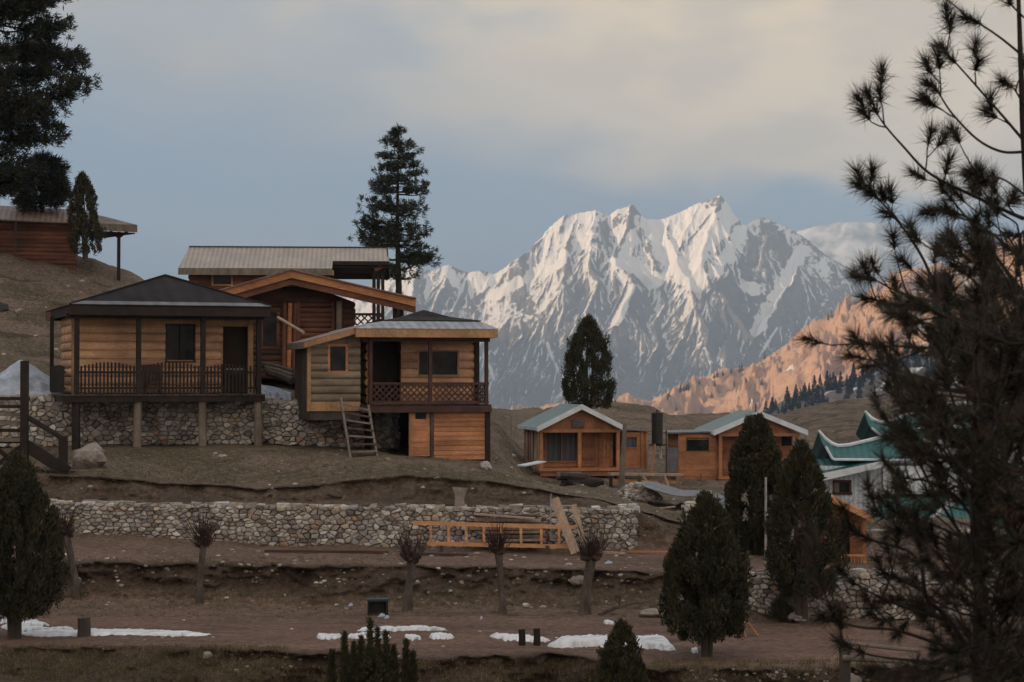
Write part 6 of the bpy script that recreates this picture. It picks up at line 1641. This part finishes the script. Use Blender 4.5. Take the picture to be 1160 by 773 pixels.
# crate
b = hit(428, 697); s = b.y / F
cr = empty('crate', b, .1, 'black plastic crate lying at the back of the terrace', 'crate')
m = MB(); w2, h2_ = 11.5 * s, 15.5 * s; m.box(-w2, w2, -.02, 0, 0, .05); m.box(-w2, -w2 + .04, -.02, .3, 0, h2_); m.box(w2 - .04, w2, -.02, .3, 0, h2_); m.box(-w2 + .04, w2 - .04, .27, .3, 0, h2_); m.box(-w2 + .04, w2 - .04, 0, .27, 0, .03); m.build('crate_body', M['black_plastic'], cr)
MB().box(-w2 - .01, w2 + .01, -.04, .31, h2_ + .002, h2_ + .05).build('rim', M['teal_plastic'], cr)
for i, (px, py, w) in enumerate([(432, 699, 9), (397, 687, 6), (438, 701, 6), (545, 702, 3.5), (689, 639, 10)]):
    b = hit(px, py); s = b.y / F; m = MB(); m.add([(-w * s / 2, -.05, .0), (w * s / 2, -.08, .02), (w * s * .4, .12, .05), (-w * s * .3, .1, .03), (0, 0, .09)], [(0, 1, 4), (1, 2, 4), (2, 3, 4), (3, 0, 4), (3, 2, 1, 0)])
    tag(m.build('plastic_scrap', M['tarp_white'], loc=b), ['pale plastic scrap in front of the black crate', 'pale scrap left of the black crate', 'small pale scrap right of the black crate', 'tiny pale scrap between two willows', 'crumpled white scrap under the leaning planks'][i], 'litter')
# orange frame leaning on the wall, timber pile behind, leaning planks
Df = 50.9
def seg3(px, py, D_=Df): return W(px, py, D_)
o0 = seg3(470, 620)
fr = empty('railing_frame', o0, 0, 'long fresh orange timber railing frame propped in front of the long stone wall', 'timber frame')
MB().bar(seg3(468, 592.5) - o0, seg3(652, 597.5) - o0, .07, .10).build('rail', M['fresh_wood'], fr)
MB().bar(seg3(484, 616) - o0, seg3(652, 619.5) - o0, .07, .10).build('rail', M['fresh_wood'], fr)
for p in (488, 508, 528, 548, 568, 590, 613, 633):
    u = (p - 468) / 184; MB().bar(seg3(p, 595 + u * 5) - o0, seg3(p + .4, 613.5 + u * 4) - o0, .07, .09, up=(0, 1, 0)).build('baluster', M['fresh_wood'], fr)
g_ = hit(478, 622)
for p in (500, 560, 620): MB().bar(seg3(p, 618) - o0, seg3(p, 627, 50.9) - o0, .1, .1, up=(0, 1, 0)).build('support', M['weathered_dark'], fr)
rsn = random.Random(9)
for i in range(15):
    py = 584 + (i % 8) * 4.7; x0p = 534 + rsn.uniform(-4, 10) + (i // 8) * 4; x1p = 612 + rsn.uniform(-10, 8); a_ = seg3(x0p, py + rsn.uniform(-.5, .5), 51.35 + (i // 8) * .18); b_ = seg3(x1p, py + rsn.uniform(-1, 1), 51.35 + (i // 8) * .18)
    m = MB().bar((0, 0, 0), b_ - a_, .16, .06 + rsn.random() * .03); 
    tag(m.build('timber_plank', M[rsn.choice(['weathered', 'weathered_dark', 'wall_brown', 'pale_plank', 'weathered_dark'])], loc=a_), 'weathered board in the stacked pile behind the orange frame', 'plank', 'boards stacked against the long wall')
a_, b_ = seg3(537, 582.5, 51.1), seg3(606, 587.5, 51.1); tag(MB().bar((0, 0, 0), b_ - a_, .2, .04).build('timber_plank', M['pale_plank'], loc=a_), 'pale topmost board of the pile behind the orange frame', 'plank')
def plank(label, p, q, Da, Db, w, t, mat):
    a_, b_ = W(*p, Da), W(*q, Db); return tag(MB().bar((0, 0, 0), b_ - a_, w, t, up=(0, 1, 0)).build('leaning_plank', M[mat], loc=a_), label, 'plank', 'planks leaning on the long wall')
plank('wide pale plank leaning at a slant at the right end of the orange frame', (652, 627), (628, 565), 50.5, 51.3, .24, .05, 'pale_plank')
plank('narrow plank leaning on the wall right of the wide pale plank', (661, 614), (650, 572), 50.8, 51.3, .15, .05, 'pale_plank')
a_ = W(624, 600, 51.2); tag(MB().tube([(0, 0, -.3), (0, 0, .95)], .02, 6).build('metal_rod', M['metal_pole'], loc=a_), 'thin upright metal rod left of the leaning planks', 'rod')
a_, b_ = hit(690, 626), hit(757, 624); 
for i, (pa, pb_) in enumerate([((672, 627), (708, 629)), ((712, 627), (762, 628)), ((300, 626), (440, 627)), ((470, 629), (530, 630))]):
    a_, b_ = hit(*pa), hit(*pb_); a_.z += .04; b_.z += .04
    tag(MB().bar((0, 0, 0), b_ - a_, .14, .06).build('fallen_plank', M[['pale_plank', 'plank_orange', 'wall_brown', 'weathered_dark'][i]], loc=a_), ['pale board lying on the path at the right end of the wall', 'thin orange board lying on the path right of the wall end', 'long brown board lying along the foot of the long wall', 'dark board lying below the orange frame'][i], 'plank')
# poles
def pole(label, px, pyb, pyt, D_, r, mat, lean_px=0, r2=None, name='pole'):
    a_, b_ = W(px, pyb, D_), W(px + lean_px, pyt, D_); return tag(MB().tube([Vector((0, 0, -.4)), Vector((0, 0, 0)), b_ - a_], [r, r, r2 or r * .8], 8, .03).build(name, M[mat], loc=a_), label, 'pole')
pole('tall weathered utility pole at the right corner of the curtained hut', 704, 551, 480, 80, .14, 'weathered', 4, .09)
pole('white upright pipe between the two big junipers', 867.5, 630, 541, 46.8, .035, 'metal_pole')
MB_ = tag(MB().box(-.01, .07, -.03, .03, 0, .04).build('pipe_bracket', M['metal_white'], loc=W(868, 584, 46.7)), 'small bracket on the white upright pipe', 'bracket')
pole('thin grey stake on the slope left of the curtained hut', 579, 512, 472, 76, .035, 'weathered')
pole('thin pipe beside the hanging black tank', 748.5, 510, 466, 83.5, .05, 'metal_pole')
pole('leaning brown prop under the hanging black tank', 737, 543, 503, 83, .06, 'beam_orange', 5)
# black tank
tk = empty('water_tank', W(744.5, 503, 83.3), 0, 'black cylindrical tank with a pointed cap between the two orange huts', 'tank')
s = 83.3 / F
MB().tube([(0, 0, 0), (0, 0, .03), (0, 0, 34 * s)], [5.4 * s, 6.2 * s, 6.6 * s], 16).build('drum', M['black_plastic'], tk)
MB().tube([(0, 0, 34.1 * s), (0, 0, 35 * s), (0, 0, 36.5 * s), (0, 0, 39 * s)], [7.2 * s, 6.6 * s, 1.2 * s, .8 * s], 16).build('cap', M['dark_brown'], tk)
MB().box(-.35, .35, -.06, .06, -.10, -.005).build('bracket', M['weathered_dark'], tk)
# blue-grey door sheet between huts
m = MB(); a_ = W(755, 535, 86.5); m.box(0, .5, -.02, .02, 0, 1.1); tag(m.build('metal_sheet', M['tarp_grey'], loc=a_), 'blue grey metal sheet standing between the huts', 'sheet')
m = MB(); m.box(-.0, .06, -.03, .03, -.3, 1.9); tag(m.build('post', M['wall_brown'], loc=W(754, 535, 86.4)), 'brown post beside the blue grey sheet', 'post')
# walkway
wk = empty('walkway', W(690, 537, 82.5), 0, 'long low timber walkway in front of the two orange huts', 'walkway')
w0 = W(690, 537, 82.5)
MB().bar((0, 0, 0), W(772, 538, 83.5) - w0, .5, .1).build('deck', M['pale_plank'], wk)
MB().bar(W(692, 544, 82.4) - w0, W(772, 547, 83.4) - w0, .08, .12).build('lower_rail', M['beam_orange'], wk)
for p, mt in ((692, 'dark_brown'), (703, 'weathered'), (724, 'weathered_dark'), (748, 'weathered'), (768, 'weathered')):
    a_ = W(p, 539, 82.4) - w0; MB().box(a_.x - .07, a_.x + .07, a_.y - .05, a_.y + .05, a_.z - 1.0, a_.z - .01).build('leg', M[mt], wk)
for i, (p, q) in enumerate([((727, 538), (738, 552)), ((752, 538), (757, 551))]):
    a_, b_ = W(*p, 82.1), W(*q, 81.9); tag(MB().bar((0, 0, 0), b_ - a_, .05, .1).build('leaning_plank', M['pale_plank'], loc=a_), ['pale stick leaning on the walkway below the tank', 'short pale stick leaning near the right end of the walkway'][i], 'plank')
# stacked logs / slabs before the curtained hut
for i in range(20):
    r_ = rsn.uniform(.07, .14); px = 630 + rsn.uniform(0, 22); ln_ = rsn.uniform(22, 42); py = 538 + (i % 6) * 3.2 + rsn.uniform(-1, 1)
    a_, b_ = W(px, py, 79 + (i % 3) * .4), W(min(px + ln_, 692), py + rsn.uniform(-1, 2.5), 79.3 + (i % 3) * .4)
    tag(MB().tube([(0, 0, 0), (b_ - a_) * .5, b_ - a_], [r_, r_ * .95, r_ * .85], 8, .08).build('log', M[rsn.choice(['weathered_dark', 'dark_brown', 'weathered_dark', 'weathered'])], loc=a_), 'dark weathered log in the pile below the curtained hut', 'log', 'logs piled below the curtained hut')
a_, b_ = W(589, 528, 82), W(614, 523, 83); tag(MB().bar((0, 0, 0), b_ - a_, .5, .05).build('corrugated_sheet', M['metal_white'], loc=a_), 'pale sheet lying at the left foot of the curtained hut', 'sheet')
for i in range(9):
    px, py = rsn.uniform(704, 745), rsn.uniform(562, 570); a_ = W(px, py, 66); b_ = W(px + rsn.uniform(8, 22), py + rsn.uniform(-3, 2), 66.3); g_ = gz(a_.x, a_.y, a_.z) + .05; a_.z = g_ + i * .012; b_.z = g_ + i * .012 + rsn.uniform(0, .06)
    tag(MB().bar((0, 0, 0), b_ - a_, .12, .035).build('scrap_board', M[rsn.choice(['plank_orange', 'wall_red', 'pale_plank', 'wall_brown'])], loc=a_), 'scrap board thrown on the slope below the heap of crushed stone', 'plank', 'scrap boards on the slope')
# cloths and tarps: wrinkled sheets
def draped(label, pts, D0, D1, mat, seed, amp=.06, name='tarpaulin', nx=34, ny=14, group=None):
    """pts: upper and lower outline as [(px, py_top, py_bottom)]; upper edge at D1, lower edge at D0"""
    px = np.linspace(pts[0][0], pts[-1][0], nx); tp = np.interp(px, [p[0] for p in pts], [p[1] for p in pts]); bt = np.interp(px, [p[0] for p in pts], [p[2] for p in pts])
    u, v = np.meshgrid(np.linspace(0, 1, nx), np.linspace(0, 1, ny)); D_ = D1 + (D0 - D1) * v; PXg = px[None, :] + 0 * v; PYg = tp[None, :] * (1 - v) + bt[None, :] * v
    P = np.array([[tuple(W(PXg[i, j], PYg[i, j], D_[i, j])) for j in range(nx)] for i in range(ny)])
    w_ = ridged(u * 5, v * 2.2, 3, seed) * amp * np.sin(np.pi * np.clip(v, .05, 1) * .9 + .1)
    P[..., 1] -= w_; P[..., 2] += w_ * .4
    back = P.copy(); back[..., 1] += .03; back[..., 2] -= .02
    org = P[-1, nx // 2].copy(); V = np.concatenate([(P - org).reshape(-1, 3), (back - org).reshape(-1, 3)]); Fc = grid_faces(ny, nx)
    o = np_mesh(name, V, [Fc, Fc[:, ::-1] + nx * ny], M[mat], smooth=True, loc=org); return tag(o, label, 'tarpaulin', group)
draped('white tarpaulin stretched over a pointed heap at the left end of the stone wall', [(-30, 436, 447), (-8, 430, 448), (6, 420, 449), (23, 407.5, 450), (40, 416, 450), (52, 425, 450), (64, 431, 450), (70, 440, 450)], 62.9, 64.6, 'tarp_white', 71, .16, ny=20)
draped('pale blue sheet crumpled on the bank between the two log cabins', [(296, 436, 456), (308, 438, 458), (318, 441, 458), (330, 445, 457)], 63.2, 64.6, 'tarp_white', 72, .12)
draped('grey sheet spread over the slope below the walkway', [(728, 545, 551), (742, 546, 556), (760, 552, 561), (775, 556, 563), (790, 556, 562), (806, 556, 560)], 70.5, 74.5, 'tarp_grey', 73, .12, nx=40)
draped('dark grey sheet hanging over the earth bank beside the tumbledown wall', [(786, 566, 600), (800, 563, 596), (815, 560, 585), (828, 560, 572)], 56.0, 58.0, 'tarp_grey', 74, .2)
a_, b_ = W(300, 419, 66), W(329, 421, 65.5); 
for i in range(3):
    a_, b_ = W(299 + i * 2, 414 + i * 4, 66 - i * .4), W(331, 422 + i * 5, 65.5 - i * .4); tag(MB().tube([(0, 0, 0), (b_ - a_) * .5 + Vector((0, 0, .03)), b_ - a_], .13, 8, .06).build('log', M[['weathered_dark', 'bark_grey', 'weathered_dark'][i]], loc=a_), 'big log lying on the bank between the two log cabins', 'log', 'big logs between the log cabins')
# sawhorse
b = hit(842, 721); sh = empty('sawhorse', b, .2, 'small wooden trestle standing on the terrace right of the teardrop juniper', 'trestle')
s = b.y / F
MB().box(-10 * s, 4 * s, -.12, .12, 14.5 * s, 16.5 * s).build('top', M['pale_plank'], sh)
for a_, b_ in (((-10, 0), (-5, 15)), ((16, 1), (2, 21)), ((2, 0), (-4, 15)), ((-18, 3), (-17, 12))): MB().bar((a_[0] * s, -.08, a_[1] * s), (b_[0] * s, .05, b_[1] * s), .04, .05, up=(0, 1, 0)).build('leg', M['beam_orange'], sh)
# rail fence bottom right
D_ = 33.0; o0 = W(957, 775, D_); rf = empty('rail_fence', o0, 0, 'low grey rail fence half hidden under the near pine', 'fence')
MB().tube([Vector((0, 0, -.5)), W(957, 728, D_) - o0], .1, 9, .05).build('post', M['weathered_dark'], rf)
MB().tube([Vector((0, 0, 0)) + (W(1090, 790, D_ - 1) - o0), W(1090, 736, D_ - 1) - o0], .09, 9, .05).build('post', M['weathered_dark'], rf)
MB().tube([W(955, 745.5, D_ - .08) - o0, W(1000, 748, D_ - .4) - o0, W(1090, 750, D_ - 1.1) - o0], .055, 8, .05).build('rail', M['weathered'], rf)
MB().tube([W(960, 728.5, D_ + .1) - o0, W(1000, 733, D_ + .3) - o0, W(1040, 737, D_ + .6) - o0], .04, 8, .05).build('rail', M['weathered'], rf)
# dead branch
a_, b_ = hit(678, 697), hit(745, 690); c_ = W(716, 684, a_.y + .2)
db = tag(MB().tube([(0, 0, 0), (c_ - a_) * .5 + Vector((0, 0, .04)), c_ - a_, W(740, 682, a_.y + .3) - a_], [.05, .045, .03, .01], 6, .08).tube([(c_ - a_) * .6, W(703, 668, a_.y) - a_], [.02, .006], 4).tube([(c_ - a_) * .7, W(692, 674, a_.y) - a_], [.02, .006], 4).build('dead_branch', M['bark_grey'], loc=a_), 'grey dead branch lying at the foot of the bank right of the thick willow', 'branch')

# ---- snow patches
def snow_patch(label, outline, seed, h=.06):
    """outline: [(px, py_far, py_near)] on the flat terrace"""
    nx, ny = 60, 12; px = np.linspace(outline[0][0], outline[-1][0], nx); ft = np.interp(px, [p[0] for p in outline], [p[1] for p in outline]) + fbm(px / 5, px * 0, 3, seed) * 1.5; nt = np.interp(px, [p[0] for p in outline], [p[2] for p in outline]) + fbm(px / 5, px * 0 + 9, 3, seed) * 1.5
    pin = np.minimum(np.linspace(0, 1, nx), np.linspace(1, 0, nx)) ; mid = (ft + nt) / 2; k = np.clip(pin * 9, 0, 1) ** .6; ft = mid + (ft - mid) * k; nt = mid + (nt - mid) * k
    V_ = []
    for i in range(ny):
        v = i / (ny - 1)
        for j in range(nx):
            py = ft[j] * (1 - v) + nt[j] * v; y = 5.48 / ((py - 430.0) / F); x = (px[j] - 580) / F * y; g = gz(x, y, -5.5)
            e_ = min(v, 1 - v) * 2; th = min(1, (e_ * 3)) ** .5 * min(1, k[j]); V_.append((x, y, g - .02 + (h + .02) * th + .02 * float(pn(x * 2.2, y * 2.2, seed))))
    V_ = np.array(V_); org = V_.mean(axis=0); o = np_mesh('snow_patch', V_ - org, grid_faces(ny, nx), M['snow_g'], smooth=True, loc=org); return tag(o, label, 'snow patch', 'snow patches left on the terrace')
snow_patch('long narrow strip of snow behind the cut log stump', [(18, 715, 719), (60, 713.5, 719.5), (120, 713, 719.5), (180, 714, 719), (242, 717.5, 719.5)], 81)
snow_patch('short snow strip at the trunk of the left edge juniper', [(-10, 701, 705), (20, 702, 707), (58, 706, 708)], 82)
snow_patch('small snow tongue between the left juniper and the log stump', [(2, 706, 712), (30, 709, 713), (88, 711, 713)], 83)
snow_patch('thin snow strip on the terrace below the black crate', [(402, 711, 714), (440, 709.5, 713.5), (480, 710, 713), (508, 712, 713.5)], 84)
snow_patch('small flat snow patch left of the wide shrub', [(359, 719, 723), (375, 718.5, 723.5), (388, 719.5, 722)], 85)
snow_patch('snow patch behind the tips of the wide shrub', [(392, 719, 722.5), (420, 718, 723), (444, 719.5, 722)], 86)
snow_patch('little snow spot right of the wide shrub', [(458, 720, 723), (468, 719.5, 724), (478, 721, 723.5)], 87)
snow_patch('small snow spot between the two shrubs, left of the paired posts', [(486, 719, 723), (500, 718, 723.5), (515, 720.5, 723)], 88)
snow_patch('snow patch around the two short dark posts', [(554, 718, 723), (575, 718.5, 725), (600, 720, 726), (624, 723.5, 725.5)], 89)
snow_patch('largest snow bank, at the foot of the teardrop juniper', [(619, 728, 733), (640, 725, 733), (680, 724, 732), (720, 724, 733), (745, 722, 735), (757, 726, 738), (766, 734, 738)], 90, h=.13)
snow_patch('snow scrap at the trunk of the teardrop juniper', [(782, 736, 739), (790, 735.5, 739.5)], 91)
snow_patch('small snow spot near the centre of the terrace', [(683, 703.5, 705.5), (690, 703, 705.5), (696, 704, 705.5)], 92)

# ---- loose stones and dry tufts: nobody would count them
def scatter_stones(name, label, n, spots, seed, mat):
    rs = random.Random(seed); mb = MB()
    for _ in range(n):
        a, b, c, d, big = rs.choices(spots, weights=[q[4] for q in spots])[0][:5]; 
        p = hit(rs.uniform(a, b), rs.uniform(c, d))
        if p.y > 99: continue
        r = rs.uniform(.02, .06) * (1.8 if rs.random() < .12 else 1) * p.y / 50
        vs = []
        for zz, rad in ((-.5, .8), (.25, 1.0), (.75, .55)):
            for k in range(5):
                t = 6.283 * k / 5 + zz; q = rad * r * rs.uniform(.7, 1.25); vs.append((p.x + math.cos(t) * q * 1.2, p.y + math.sin(t) * q, p.z + zz * r * .8))
        mb.add(vs, [(0, 1, 6, 5), (1, 2, 7, 6), (2, 3, 8, 7), (3, 4, 9, 8), (4, 0, 5, 9), (5, 6, 11, 10), (6, 7, 12, 11), (7, 8, 13, 12), (8, 9, 14, 13), (9, 5, 10, 14), (10, 11, 12, 13, 14)])
    o = mb.build(name, M[mat]); return tag(o, label, kind='stuff')
scatter_stones('loose_stones', 'loose stones strewn over lawn, path and banks', 620, [(0, 750, 510, 560, 3), (0, 800, 622, 640, 2), (60, 760, 640, 662, 3), (0, 850, 662, 690, 1.5), (0, 900, 700, 740, .8), (250, 480, 740, 765, 1.2), (780, 1000, 758, 772, 2), (0, 160, 300, 420, 1.2), (560, 760, 460, 480, .6), (640, 830, 560, 615, 1.5)], 91, 'stone')
def tufts(n, spots, seed):
    rs = np.random.RandomState(seed); rr = random.Random(seed); PP = []; 
    for _ in range(n):
        a, b, c, d, wgt = rr.choices(spots, weights=[q[4] for q in spots])[0]; p = hit(rr.uniform(a, b), rr.uniform(c, d))
        if p.y < 75: PP.append(tuple(p))
    P = np.array(PP); idx = np.repeat(np.arange(len(P)), 9); m = len(idx); P2 = P[idx] + rs.randn(m, 3) * np.array([.05, .05, 0])
    V, Fc = flakes(P2, rs.randn(m, 3) * .5 + np.array([0, 0, 1]), .05 + .07 * rs.rand(m), .010 + .006 * rs.rand(m), rs, three=True)
    o = np_mesh('dry_grass', V, Fc, M['grass']); return tag(o, 'short dry grass tufts on lawn and banks', kind='stuff')
tufts(5200, [(0, 640, 510, 548, 4), (0, 760, 655, 690, 2.5), (0, 330, 732, 772, 4), (330, 1000, 748, 772, 3), (560, 830, 540, 610, 2), (0, 450, 632, 642, .6), (0, 900, 690, 700, .6)], 95)
